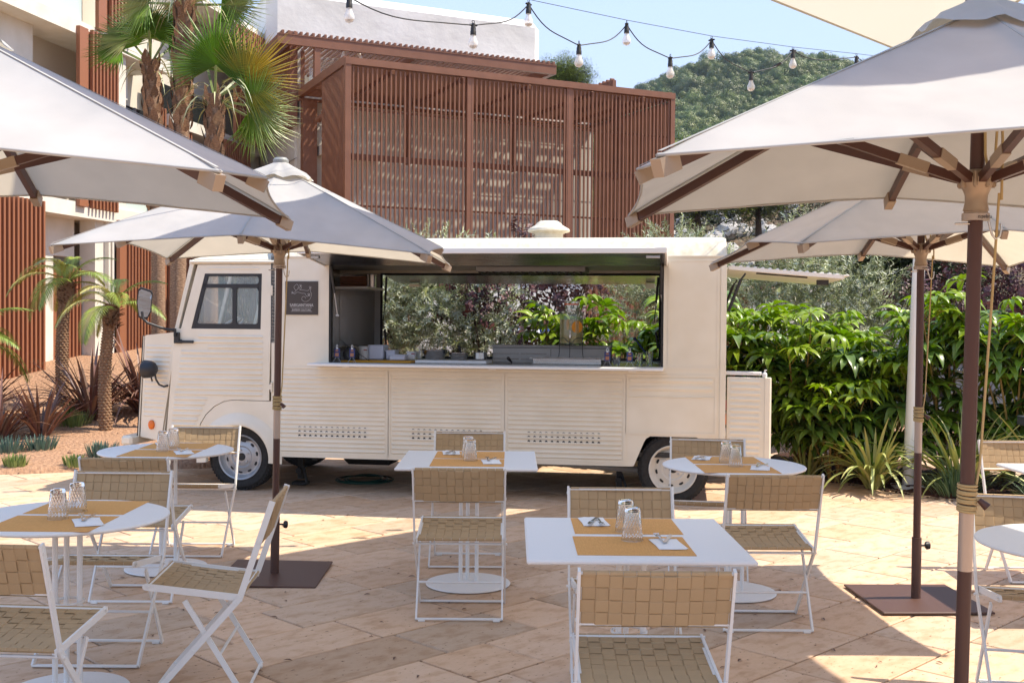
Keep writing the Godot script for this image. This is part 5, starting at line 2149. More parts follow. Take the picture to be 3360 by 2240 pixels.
	single("cable_coil", "dark cable coiled behind the two left menu cards", "cable", b, M.black_plastic, 0.97, 1.18, -0.25)
	# shelf goods
	b = MB.new()
	for k in 5:
		b.box(V(0, 0.012 + k * 0.022, 0), V(0.28, 0.016, 0.2), 0.003)
	single("baking_trays", "stack of brown trays on the high shelf inside the truck", "trays", b, M.rust_red, 0.62, 1.897, -1.55)
	b = MB.new()
	b.lathe(p2([0.0, 0.0, 0.055, 0.0, 0.06, 0.12, 0.072, 0.123, 0.072, 0.13, 0.0, 0.135]), 24)
	single("steel_pot", "steel pot with a lid at the end of the high shelf", "pot", b, M.stainless, 0.80, 1.897, -1.5)
	b = MB.new()
	b.tube(pv([V(0, 0, 0), V(-0.13, 0.16, -0.03)]), 0.009, 8)
	b.tube(pv([V(-0.12, 0.15, -0.03), V(-0.14, 0.175, -0.03)]), 0.014, 8)
	single("blue_brush", "blue handled tool leaning at the right end of the far window", "brush", b, M.blue_handle, 3.66, 1.24, -0.9)
	# soap bottle on the open rear door
	b = MB.new()
	b.lathe(p2([0.0, 0.0, 0.018, 0.0, 0.02, 0.01, 0.02, 0.03, 0.008, 0.04, 0.008, 0.05, 0.005, 0.052, 0.0, 0.053]), 14)
	b.box(V(0.006, 0.058, 0), V(0.022, 0.008, 0.01), 0.002)
	single("soap_bottle", "small white pump bottle on top of the open rear door", "bottle", b, M.white_plastic, 4.66, 1.108, 0.03)


# ---------------------------------------------------------------- buildings
func slat(parent: Node, a: Vector3, size: Vector3, m: Material, ba := Basis()) -> void:
	var key := "slat%.3f_%.3f_%.3f" % [size.x, size.y, size.z]
	if not M.has(key):
		var b := MB.new()
		b.box(Vector3.ZERO, size, minf(size.x, size.z) * 0.12)
		M[key] = b.mesh()
	put("slat", M[key], m, parent, Transform3D(ba, a))


func lattice_building() -> void:
	# local axes: x along the front to the right, y up, z out of the front
	var t := thing("hotel_block", "white hotel block behind the truck, wrapped in a tall brown slatted screen", "building", V(-2.975, 0, -20.0), deg_to_rad(25.155))
	var b := MB.new()
	# room wall behind the screen, side wall, floors
	b.span(V(0.0, 0.0, -3.7), V(6.9, 6.45, -3.4))
	b.span(V(-0.05, 0.0, -9.9), V(0.10, 7.5, -3.702))
	b.span(V(0.10, 6.45, -9.9), V(6.9, 6.52, -3.702))
	obj("wall", b, M.stucco_smooth, t)
	b = MB.new()
	b.span(V(-0.02, 5.6, -3.401), V(6.9, 5.605, -3.392))
	b.span(V(-0.02, 4.35, -3.401), V(6.9, 4.355, -3.392))
	obj("wall_joint", b, M.soft_grey, t)
	# upper white volume with rounded plaster edges
	b = MB.new()
	b.box(V(3.4, 8.1, -9.0), V(7.0, 2.2, 6.0), 0.22)
	b.box(V(3.4, 7.1, -9.1), V(6.9, 1.4, 5.9), 0.02)
	obj("parapet", b, M.stucco, t)
	# terrace parapet glass and rail
	b = MB.new()
	var pts := PackedVector3Array()
	for i in 13:
		var a := PI * i / 12
		pts.append(V(0.85 - cos(a) * 0.22, 6.75 + sin(a) * 0.32, -2.6))
	b.tube(pv([V(0.63, 6.4, -2.6)]) + pts + pv([V(1.07, 6.4, -2.6)]), 0.035, 8)
	obj("pool_rail", b, M.white_metal, t)
	b = MB.new()
	b.span(V(0.15, 6.45, -3.3), V(2.8, 7.0, -3.28))
	obj("glass_railing", b, M.pane, t)
	# box of the screen: top beams, corner posts, mid rails
	b = MB.new()
	b.span(V(-0.06, 6.14, -0.10), V(6.95, 6.26, 0.03))
	b.span(V(-0.06, 6.14, -3.4), V(0.03, 6.30, -0.101))
	b.span(V(6.86, 6.14, -3.4), V(6.95, 6.30, -0.101))
	b.span(V(-0.06, 6.06, -3.4), V(6.95, 6.12, -3.3))
	b.span(V(-0.06, 0.0, -0.08), V(0.05, 6.14, 0.02))
	b.span(V(6.85, 0.0, -0.08), V(6.95, 6.14, 0.02))
	var fr := obj("frame", b, M.rust, t)
	for x in [2.32, 4.44]:
		b = MB.new()
		b.span(V(x, 0.0, -0.10), V(x + 0.13, 6.14, -0.005))
		obj("post", b, M.rust, fr)
	for x in [1.20, 3.36, 5.7]:
		b = MB.new()
		b.span(V(x, 4.45, -0.35), V(x + 0.05, 6.1, -0.12))
		obj("brace", b, M.rust, fr)
	for y in [5.36, 4.50, 3.62, 2.6, 1.6]:
		b = MB.new()
		var h := 0.11 if y == 4.50 else 0.035
		b.span(V(0.05, y - h / 2, -0.09), V(6.85, y + h / 2, -0.052))
		obj("rail", b, M.rust, fr)
	# upright slats of the front
	var n := 76
	for i in n:
		var x := 0.095 + i * (6.72 / (n - 1))
		slat(fr, V(x, 3.06, -0.018), V(0.032, 6.10, 0.036), M.rust)
	# left return of the screen
	for i in 24:
		slat(fr, V(-0.02, 3.06, -0.16 - i * 0.062), V(0.05, 6.10, 0.034), M.rust)
	for i in 48:
		slat(fr, V(6.91, 3.06, -0.16 - i * 0.066), V(0.05, 6.10, 0.034), M.rust)
	# roof of level slats that stripe the wall behind with sun
	for i in 44:
		slat(fr, V(3.45, 6.185, -0.20 - i * 0.072), V(6.8, 0.05, 0.030), M.rust)
	for x in [0.9, 2.3, 3.7, 5.1, 6.3]:
		slat(fr, V(x, 6.11, -1.75), V(0.06, 0.09, 3.2), M.rust)
	# hanging light and its bracket by the left edge
	b = MB.new()
	b.cyl(V(0.03, 5.6, -1.9), V(0.55, 5.62, -1.9), 0.03, 8)
	b.box(V(0.05, 5.5, -2.0), V(0.12, 0.10, 0.5), 0.02)
	obj("bracket_lamp", b, M.rust, t)
	b = MB.new()
	b.span(V(0.0, 4.0, -3.39), V(0.30, 6.05, -3.2))
	obj("inner_post", b, M.rust, t)
	b = MB.new()
	b.span(V(0.35, 4.95, -3.38), V(1.6, 5.15, -2.9))
	obj("wall_ledge", b, M.stucco_smooth, t)
	# pergola above
	b = MB.new()
	b.span(V(-0.72, 6.96, -2.46), V(5.42, 7.14, -2.36))
	b.span(V(-0.72, 6.96, -6.0), V(-0.62, 7.14, -2.461))
	b.span(V(5.30, 6.96, -6.0), V(5.42, 7.14, -2.461))
	b.span(V(2.2, 6.98, -6.0), V(2.32, 7.12, -2.461))
	b.span(V(0.02, 6.3, -2.5), V(0.14, 6.96, -2.38))
	b.span(V(0.0, 5.5, -3.42), V(0.08, 7.1, -3.39))
	var pg := obj("pergola", b, M.rust, t)
	b = MB.new()
	b.span(V(-0.72, 7.143, -2.44), V(5.42, 7.16, -2.35))
	obj("cap_strip", b, M.rust, pg)
	for i in 50:
		slat(pg, V(-0.62 + i * 0.122, 7.195, -4.2), V(0.05, 0.07, 3.7), M.rust)
	b = MB.new()
	b.span(V(6.0, 6.28, -3.2), V(6.08, 6.62, -0.9))
	var ba := obj("roof_balustrade", b, M.rust, t)
	for i in 14:
		slat(ba, V(6.04, 6.50, -1.0 - i * 0.16), V(0.10, 0.34, 0.05), M.rust)
	# side of the block: slatted box on plain wall
	b = MB.new()
	b.span(V(-0.22, 5.58, -6.5), V(-0.055, 7.5, -3.44))
	var sb := obj("side_screen", b, M.rust, t)
	for i in 50:
		slat(sb, V(-0.235, 6.54, -3.50 - i * 0.06), V(0.03, 1.90, 0.03), M.rust)
	b = MB.new()
	b.span(V(-0.072, 4.9, -6.6), V(-0.052, 4.91, -3.45))
	obj("side_joint", b, M.soft_grey, t)


func wing(b: MB, a: Vector3, e: Vector3) -> void:
	b.span(V(-a.x, a.y, a.z), V(-e.x, e.y, e.z))


func left_building() -> void:
	# local axes: x along the front, y up, z into the garden (right); wing() counts along the front towards the camera
	var t := thing("hotel_wing", "white three storey hotel wing on the left with brown slatted screens and balconies", "building", V(-5.80, 0, -26.02), deg_to_rad(78.364))
	var b := MB.new()
	wing(b, V(-3.0, 0.0, -1.2), V(14.0, 8.0, -0.8))
	obj("back_wall", b, M.curtain, t)
	b = MB.new()
	# slabs with their fasciae, roof edge
	wing(b, V(4.42, 6.30, -0.8), V(14.0, 6.54, 0.0))
	wing(b, V(-0.2, 3.25, -0.8), V(14.0, 3.50, 0.0))
	wing(b, V(0.2, 5.32, -0.78), V(4.40, 5.54, 0.0))
	wing(b, V(-2.0, 8.02, -6.0), V(3.2, 8.14, 0.05))
	wing(b, V(4.0, 8.9, -6.0), V(14.0, 9.1, 0.0))
	# lintel walls set back under the slabs
	wing(b, V(8.14, 5.64, -0.8), V(14.0, 6.30, -0.40))
	wing(b, V(5.29, 5.64, -0.8), V(5.84, 6.30, -0.40))
	wing(b, V(6.96, 2.60, -0.8), V(8.48, 3.25, -0.42))
	wing(b, V(0.2, 3.5, -0.8), V(5.1, 4.0, -0.42))
	# columns
	wing(b, V(5.85, 3.50, -0.40), V(6.35, 6.30, -0.10))
	wing(b, V(6.34, 0.0, -0.42), V(6.80, 3.25, -0.12))
	wing(b, V(6.33, 0.0, -0.119), V(6.40, 3.25, -0.03))
	wing(b, V(6.46, 0.0, -0.119), V(6.52, 3.25, -0.03))
	wing(b, V(7.56, 0.0, -0.80), V(8.48, 2.60, -0.42))
	wing(b, V(-0.2, 0.0, -0.5), V(1.0, 3.25, -0.25))
	wing(b, V(-0.2, 3.5, -0.5), V(1.0, 5.6, -0.25))
	obj("wall", b, M.stucco_smooth, t)
	# glazing
	for p in [[1.9, 3.9, 3.95, 5.3, "dark_glass"], [1.2, 4.2, 5.56, 6.3, "dark_glass"], [8.6, 10.5, 3.52, 5.5, "room_dark"], [6.9, 9.0, 6.6, 8.9, "green_glass"], [4.3, 5.2, 3.55, 5.6, "dark_glass"], [2.2, 5.1, 0.3, 2.9, "dark_glass"]]:
		b = MB.new()
		wing(b, V(p[0], p[2], -0.62), V(p[1], p[3], -0.58))
		var w := obj("window", b, M[p[4]], t)
		b = MB.new()
		wing(b, V((p[0] + p[1]) / 2 - 0.03, p[2], -0.579), V((p[0] + p[1]) / 2 + 0.03, p[3], -0.55))
		wing(b, V(p[0], p[2], -0.579), V(p[0] + 0.05, p[3], -0.55))
		wing(b, V(p[1] - 0.05, p[2], -0.579), V(p[1], p[3], -0.55))
		obj("window_frame", b, M.galvanised, w)
	# glass balustrades
	for p in [[7.2, 11.5, 6.56, 7.5], [4.2, 6.3, 3.52, 4.2]]:
		b = MB.new()
		wing(b, V(p[0], p[2], -0.14), V(p[1], p[3], -0.125))
		obj("balustrade", b, M.green_glass, t)
	# brown screens: x from, x to, low, high, distance out, with or without a flat return at the near end
	for p in [[6.37, 7.30, 3.42, 6.45, 0.02, 0.25], [8.49, 10.6, 0.0, 3.40, 0.02, 0.0], [5.23, 6.10, 0.0, 3.32, 0.02, 0.22], [5.9, 6.75, 6.50, 8.6, 0.02, 0.24], [7.15, 7.9, 6.58, 8.9, -0.45, 0.0], [0.10, 1.54, 6.3, 8.02, -0.02, 0.0], [0.0, 1.65, 5.46, 8.0, 0.06, 0.12], [0.95, 2.35, 3.3, 5.40, 0.02, 0.0], [3.45, 4.35, 3.5, 5.33, -0.1, 0.0], [6.82, 7.54, 0.0, 2.42, -0.42, 0.0], [4.45, 5.1, 3.3, 5.62, -0.12, 0.0], [0.6, 2.0, 0.0, 3.2, 0.0, 0.0], [2.6, 4.6, 0.0, 3.2, 0.0, 0.0]]:
		b = MB.new()
		wing(b, V(p[0], p[2] + 0.03, p[4] - 0.03), V(p[1], p[3] - 0.03, p[4] - 0.015))
		for y in [p[2] + 0.06, p[3] - 0.06]:
			wing(b, V(p[0], y - 0.02, p[4] - 0.014), V(p[1], y + 0.02, p[4] + 0.002))
		var sc := obj("screen", b, M.rust_red, t)
		var n := int((p[1] - p[0]) / 0.108)
		for i in n:
			slat(sc, V(-(p[0] + 0.04 + i * 0.108), (p[2] + p[3]) / 2, p[4] + 0.035), V(0.045, snappedf(p[3] - p[2], 0.01), 0.065), M.rust_red)
		if p[5] > 0.0:
			b = MB.new()
			wing(b, V(p[1] + 0.0, p[2] + 0.01, p[4] - 0.02), V(p[1] + p[5], p[3] - 0.02, p[4] + 0.05))
			obj("flat_panel", b, M.rust_red, sc)


func garden_walls() -> void:
	# white wall piece and brown slatted fence seen through the truck
	var t := thing("garden_wall", "white garden wall glimpsed through the truck between the leaves", "wall", V(-1.45, 0, -16.6), deg_to_rad(25.0))
	var b := MB.new()
	b.span(V(0.0, 0.0, -0.25), V(2.87, 2.2, 0.0))
	obj("wall", b, M.stucco, t)
	b = MB.new()
	b.span(V(-0.02, 2.2, -0.28), V(2.89, 2.26, 0.03))
	obj("coping", b, M.stucco, t)
	t = thing("slat_fence", "brown slatted fence behind the olive tree, seen through the truck", "fence", V(1.20, 0, -17.85), deg_to_rad(25.0))
	b = MB.new()
	b.span(V(0.0, 0.3, -0.05), V(2.2, 0.36, -0.01))
	b.span(V(0.0, 2.0, -0.05), V(2.2, 2.06, -0.01))
	obj("rail", b, M.rust, t)
	for i in 20:
		slat(t, V(0.04 + i * 0.11, 1.15, 0.02), V(0.045, 2.2, 0.05), M.rust)
	t = thing("white_wall", "low white wall with a brown panel behind the right olive tree", "wall", V(3.15, 0, -17.2), deg_to_rad(25.0))
	b = MB.new()
	b.span(V(0.45, 0.0, -0.2), V(3.6, 1.92, 0.0))
	b.span(V(0.0, 2.0, -0.2), V(0.62, 2.03, 0.06))
	obj("wall", b, M.stucco, t)
	for i in 10:
		slat(t, V(0.02 + i * 0.062, 1.0, 0.02), V(0.034, 2.0, 0.05), M.rust)
	t = thing("garden_pillar", "white rendered pillar half hidden by the dark leaning tree", "pillar", V(6.3, 0, -19.5), deg_to_rad(25.0))
	b = MB.new()
	b.span(V(0.0, 0.0, -0.3), V(0.55, 2.6, 0.3))
	b.span(V(-0.05, 2.6, -0.35), V(0.6, 2.7, 0.35))
	obj("pillar", b, M.stucco, t)


# ---------------------------------------------------------------- plants
# a curved strip of leaf: base, heading, length, width, how far the tip sinks, fold along the midrib
func blade(b: MB, o: Vector3, dir: Vector3, l: float, w: float, droop: float, fold: float, segs := 5, tip := 0.04, shape := 0) -> void:
	var side := dir.cross(Vector3.UP)
	side = side.normalized() if side.length() > 0.01 else Vector3.RIGHT
	var rows := []
	var p := o
	var d := dir
	var step := l / segs
	for i in segs + 1:
		var f := float(i) / segs
		var ww := w
		if shape == 0:
			ww = w * maxf(tip, sin(PI * pow(lerpf(0.06, 1.0, f), 0.8)))
		else:
			ww = w * (1.0 if f < 0.6 else maxf(tip, 1.0 - pow((f - 0.6) / 0.4, 1.6))) * (0.7 + 0.3 * minf(1.0, f * 5.0))
		var up := side.cross(d).normalized()
		rows.append(PackedVector3Array([p - side * ww * 0.5 + up * ww * fold, p, p + side * ww * 0.5 + up * ww * fold]))
		p += d * step
		d = (d + Vector3.DOWN * droop / segs).normalized()
	b.grid(rows)


func shade_of(c: Color, q: RandomNumberGenerator, spread := 0.2) -> Color:
	var g := q.randf_range(1.0 - spread, 1.0 + spread)
	return Color(c.r * g * q.randf_range(0.94, 1.06), c.g * g, c.b * g * q.randf_range(0.85, 1.15))


func fan_leaf_mesh(sd: int, stalk: float, radius: float, c: Color, c2: Color, spread: float) -> ArrayMesh:
	var b := MB.new()
	b.tinted = true
	var q := RandomNumberGenerator.new()
	q.seed = sd
	b.col = Color(0.16, 0.20, 0.05)
	b.bar(pv([V(0, 0, 0), V(0, stalk * 0.5, 0.03), V(0, stalk, 0.05)]), 0.028, 0.014, Vector3.RIGHT)
	var n := 52
	var hub := V(0, stalk, 0.05)
	for i in n:
		var a0 := lerpf(-spread, spread, float(i) / n)
		var a1 := lerpf(-spread, spread, float(i + 1) / n)
		var am := (a0 + a1) / 2
		var len := radius * q.randf_range(0.88, 1.05) * (1.0 - 0.18 * absf(am) / spread)
		var cup := 0.10
		var f := func(a: float, r: float, lift: float) -> Vector3:
			return hub + V(sin(a) * r, cos(a) * r, cup * r * absf(sin(a)) + lift)
		b.col = shade_of(c.lerp(c2, clampf(absf(am) / spread + q.randf_range(-0.2, 0.2), 0.0, 1.0)), q, 0.18)
		var rj := len * 0.44
		var p0 := hub
		var pa: Vector3 = f.call(a0, rj, 0.0)
		var pm: Vector3 = f.call(am, rj, 0.022)
		var pb: Vector3 = f.call(a1, rj, 0.0)
		b.flat3(p0, pa, pm)
		b.flat3(p0, pm, pb)
		# free tips part, sag and dry out
		var sag := q.randf_range(0.02, 0.25)
		var bend := q.randf_range(-0.07, 0.07)
		var prev := [pa, pm, pb]
		for s in 3:
			var t := (s + 1) / 3.0
			var r := lerpf(rj, len, t)
			var wd := (a1 - a0) * 0.5 * (1.0 - t) * rj / r
			var am2 := am + bend * t
			var dz := -sag * t * t * len * 0.5
			var ra: Vector3 = f.call(am2 - wd, r, dz)
			var rm: Vector3 = f.call(am2, r, dz + 0.018 * (1.0 - t))
			var rb: Vector3 = f.call(am2 + wd, r, dz)
			for pp in [[prev[0], ra, rm, prev[1]], [prev[1], rm, rb, prev[2]]]:
				b.quad(pp[0], pp[1], pp[2], pp[3])
			prev = [ra, rm, rb]
	return b.mesh()


func palms() -> void:
	var dark := Color(0.075, 0.135, 0.022)
	var bright := Color(0.13, 0.26, 0.016)
	var gold := Color(0.48, 0.33, 0.04)
	var pale := Color(0.30, 0.33, 0.14)
	var fans := [fan_leaf_mesh(1, 0.44, 0.58, dark, bright, 2.3), fan_leaf_mesh(2, 0.40, 0.78, bright, dark, 2.2), fan_leaf_mesh(3, 0.45, 0.78, gold, Color(0.16, 0.2, 0.03), 2.0), fan_leaf_mesh(4, 0.5, 0.6, pale, bright, 2.1), fan_leaf_mesh(5, 0.5, 0.62, dark, pale, 2.2)]
	var list := [
		["tall fan palm with a dark green crown in front of the brown hotel screen", [[-4.683, 0.300, -14.70], [-4.694, 2.582, -14.70], [-4.777, 4.471, -14.70], [-4.799, 4.954, -14.70]], 0.09, [[0, 0.05, 0.15, 0.0], [4, -0.75, -0.35, 0.4], [0, 0.62, 0.0, -0.3], [4, -0.2, -0.6, 0.3], [4, 0.5, -0.8, 0.2], [0, -1.15, -0.2, 0.5]], 3.0],
		["tallest fan palm, its thick shaggy trunk running out of the top of the picture", [[-4.22, 0.3, -14.0], [-4.22, 2.0, -14.0], [-4.18, 3.9, -14.0], [-4.14, 5.55, -14.0]], 0.098, [[4, -0.7, 0.3, 0.0], [3, 1.55, -0.1, 0.1], [0, 0.6, 0.3, -0.1], [4, -0.3, -0.6, 0.3], [3, -1.5, -0.3, 0.3], [0, 0.1, 0.5, 0.0], [3, 1.1, -0.5, 0.2]], 3.87],
		["shorter fan palm with one bright green and one golden fan over the cab", [[-3.624, 0.300, -13.35], [-3.624, 2.221, -13.35], [-3.595, 3.556, -13.35], [-3.585, 4.242, -13.35]], 0.085, [[1, 0.1, 0.12, 0.0], [2, 1.05, 0.15, 0.0], [3, 1.75, 0.1, 0.2], [4, 0.5, -0.8, 0.3], [3, -0.4, -0.6, 0.4], [3, 2.0, -0.2, 0.3]], 2.4],
	]
	for k in 3:
		var L = list[k]
		var t := thing("fan_palm", L[0], "palm tree", V(L[1][0][0], 0.3, L[1][0][2]), 0.0, "palms in the left garden")
		var o := V(L[1][0][0], 0.3, L[1][0][2])
		var cv := Curve3D.new()
		for p in L[1]:
			cv.add_point(V(p[0], p[1], p[2]) - o)
		var b := MB.new()
		b.tinted = true
		var q := RandomNumberGenerator.new()
		q.seed = 70 + k
		var pts := PackedVector3Array()
		var rad := []
		var total := cv.get_baked_length()
		var n := int(total / 0.03)
		for i in n + 1:
			var h := total * i / n
			pts.append(cv.sample_baked(h))
			var shag := smoothstep(L[4] - 0.35, L[4] + 0.2, h)
			rad.append(L[2] * (1.0 - 0.10 * h / total) * (1.0 + 0.03 * float(i % 2) + 0.04 * q.randf()) + 0.016 * shag)
		b.col = Color(1.0, 0.95, 0.88)
		b.tube(pts, rad, 18)
		obj("trunk", b, M.palm_trunk, t)
		# old leaf bases and fibre on the upper trunk
		var old := MB.new()
		old.tinted = true
		var h := float(L[4]) - 0.25
		var turn := 0.0
		while h < total + 0.02:
			turn += 2.4
			var c := cv.sample_baked(minf(h, total))
			var d := V(cos(turn), 0.0, sin(turn))
			old.col = Color(0.95, 0.78, 0.62) * q.randf_range(0.45, 1.15)
			old.col.a = 1.0
			var s0: Vector3 = c + d * (L[2] + 0.004) - V(0, 0.08, 0)
			blade(old, s0, (d * q.randf_range(0.06, 0.32) + Vector3.UP).normalized(), q.randf_range(0.15, 0.27), q.randf_range(0.09, 0.14), q.randf_range(-0.6, 0.5), -0.12, 4, 0.08)
			h += 0.026
		obj("leaf_bases", old, M.palm_trunk, t)
		var top := pts[pts.size() - 1]
		for f in L[3]:
			# lean sideways (roll), towards or away from the camera (tilt)
			var ba := Basis(Vector3.BACK, -f[1]) * Basis(Vector3.RIGHT, f[2]) * Basis(Vector3.UP, f[3])
			put("fan_leaf", fans[f[0]], M.palm_leaf, t, Transform3D(ba, top + V(0, -0.06, 0)))
		# dry hanging threads of old fans
		var dry := MB.new()
		dry.tinted = true
		for i in [16, 40, 36][k]:
			var a := q.randf() * TAU
			dry.col = shade_of(Color(0.38, 0.38, 0.2), q, 0.4)
			blade(dry, top + V(cos(a) * 0.1, q.randf_range(-0.2, 0.15), sin(a) * 0.1), V(cos(a), q.randf_range(0.1, 1.0), sin(a)).normalized(), q.randf_range(0.4, 0.85), 0.02, 2.6, 0.1, 6, 0.1)
		obj("dry_threads", dry, M.palm_leaf, t).set_meta("kind", "stuff")
	# feather palms
	var fr := []
	for v in 4:
		var b := MB.new()
		b.tinted = true
		var q := RandomNumberGenerator.new()
		q.seed = 40 + v
		var p := Vector3.ZERO
		var d := V(0, 0.75, -0.66).normalized()
		var pts := PackedVector3Array([p])
		var l := 1.0
		for i in 26:
			p += d * l / 26
			d = (d + Vector3.DOWN * [0.075, 0.095, 0.06, 0.085][v]).normalized()
			pts.append(p)
		b.col = Color(0.22, 0.25, 0.05)
		var rad := []
		for i in pts.size():
			rad.append(lerpf(0.010, 0.002, i / 26.0))
		b.tube(pts, rad, 5)
		for i in range(3, 27):
			for sub in 2:
				for s in [-1.0, 1.0]:
					var f := (i + sub * 0.5) / 26.5
					var tg := (pts[i] - pts[i - 1]).normalized()
					var dir := (V(s, 0.25, 0) * 0.85 + tg * lerpf(0.5, 1.2, f)).normalized()
					b.col = shade_of([Color(0.25, 0.30, 0.045), Color(0.36, 0.35, 0.07), Color(0.19, 0.26, 0.04), Color(0.40, 0.36, 0.11)][v], q, 0.25)
					blade(b, pts[i] - tg * 0.02 * sub, dir, 0.24 * sin(PI * lerpf(0.12, 0.95, f)) * q.randf_range(0.85, 1.1) + 0.03, 0.014, 1.1 + q.randf() * 0.6, 0.15, 3, 0.1)
		fr.append(b.mesh())
	for P in [["small feather palm with its bulging brown crown shaft, left of its twin", V(-5.86, 0.34, -14.5), 1.70, 0.085, 12, 0.05, 0.85], ["small feather palm standing closer to the truck's mirror than its twin", V(-4.76, 0.20, -13.0), 1.52, 0.075, 10, 0.08, 0.72], ["feather palm whose yellow fronds reach in from the left edge", V(-6.45, 0.28, -12.9), 0.95, 0.085, 13, 0.0, 0.95]]:
		var t := thing("feather_palm", P[0], "palm tree", P[1], 0.0, "palms in the left garden")
		var b := MB.new()
		b.tinted = true
		var q := RandomNumberGenerator.new()
		q.seed = int(P[2] * 100)
		var hgt: float = P[2]
		var r0: float = P[3]
		var pts := PackedVector3Array()
		var rad := []
		for i in 25:
			var f := i / 24.0
			pts.append(V(P[5] * f - 0.05 * sin(f * 3.0), hgt * f, 0))
			rad.append(r0 * (0.95 - 0.18 * f + 0.55 * smoothstep(0.78, 0.93, f) - 0.35 * smoothstep(0.93, 1.0, f)))
		b.col = Color(0.8, 0.68, 0.55)
		b.tube(pts, rad, 14)
		# diamond knobs of old leaf scars
		var row := 0
		var y := 0.03
		while y < hgt * 0.84:
			var f := y / hgt
			var c := V(P[5] * f - 0.05 * sin(f * 3.0), y, 0)
			var rr := r0 * (0.95 - 0.18 * f)
			for j in 9:
				var a := TAU * (j + 0.5 * (row % 2)) / 9
				b.col = Color(1.05, 0.95, 0.8) * q.randf_range(0.8, 1.15)
				b.col.a = 1.0
				b.box(c + V(cos(a) * rr, 0, sin(a) * rr), V(0.024, 0.026, 0.03), 0.009, Basis(Vector3.UP, -a) * Basis(Vector3.BACK, 0.5))
			y += 0.034
			row += 1
		# shaggy fibre below the crown
		for i in 90:
			var a := q.randf() * TAU
			var f := q.randf_range(0.80, 0.97)
			b.col = Color(0.55, 0.42, 0.3) * q.randf_range(0.4, 1.2)
			b.col.a = 1.0
			blade(b, V(P[5] * f + cos(a) * r0 * 1.1, hgt * f, sin(a) * r0 * 1.1), V(cos(a), 0.6, sin(a)).normalized(), 0.07, 0.03, 0.5, 0.2, 2, 0.3)
		obj("trunk", b, M.palm_trunk, t)
		for i in P[4]:
			var a: float = i * 2.4 + q.randf() * 0.5
			var up := lerpf(0.55, -0.75, i / float(P[4]))
			put("frond", fr[(i * 3 + int(i / 5)) % 4], M.palm_leaf, t, Transform3D(Basis(Vector3.UP, a) * Basis(Vector3.RIGHT, up).scaled(Vector3.ONE * q.randf_range(0.85, 1.1) * P[6]), V(P[5], hgt - 0.05, 0)))


func clump_of_blades(called: String, label: String, cat: String, group: String, p: Vector3, n: int, l: float, w: float, c: Color, c2: Color, droop: float, spread: float, sd: int) -> Node3D:
	var t := thing(called, label, cat, p, 0.0, group)
	var q := RandomNumberGenerator.new()
	q.seed = sd
	var b := MB.new()
	b.tinted = true
	for i in n:
		var a := q.randf() * TAU
		var lean := sqrt(q.randf()) * spread
		b.col = shade_of(c.lerp(c2, q.randf()), q, 0.3)
		blade(b, V(cos(a) * 0.09 * q.randf(), -0.02, sin(a) * 0.09 * q.randf()), V(cos(a) * lean, 1.0, sin(a) * lean).normalized(), l * q.randf_range(0.6, 1.1), w * q.randf_range(0.7, 1.15), droop * q.randf_range(0.2, 1.5), 0.22, 8, 0.03, 1)
	obj("leaves", b, M.blade, t).set_meta("kind", "stuff")
	return t


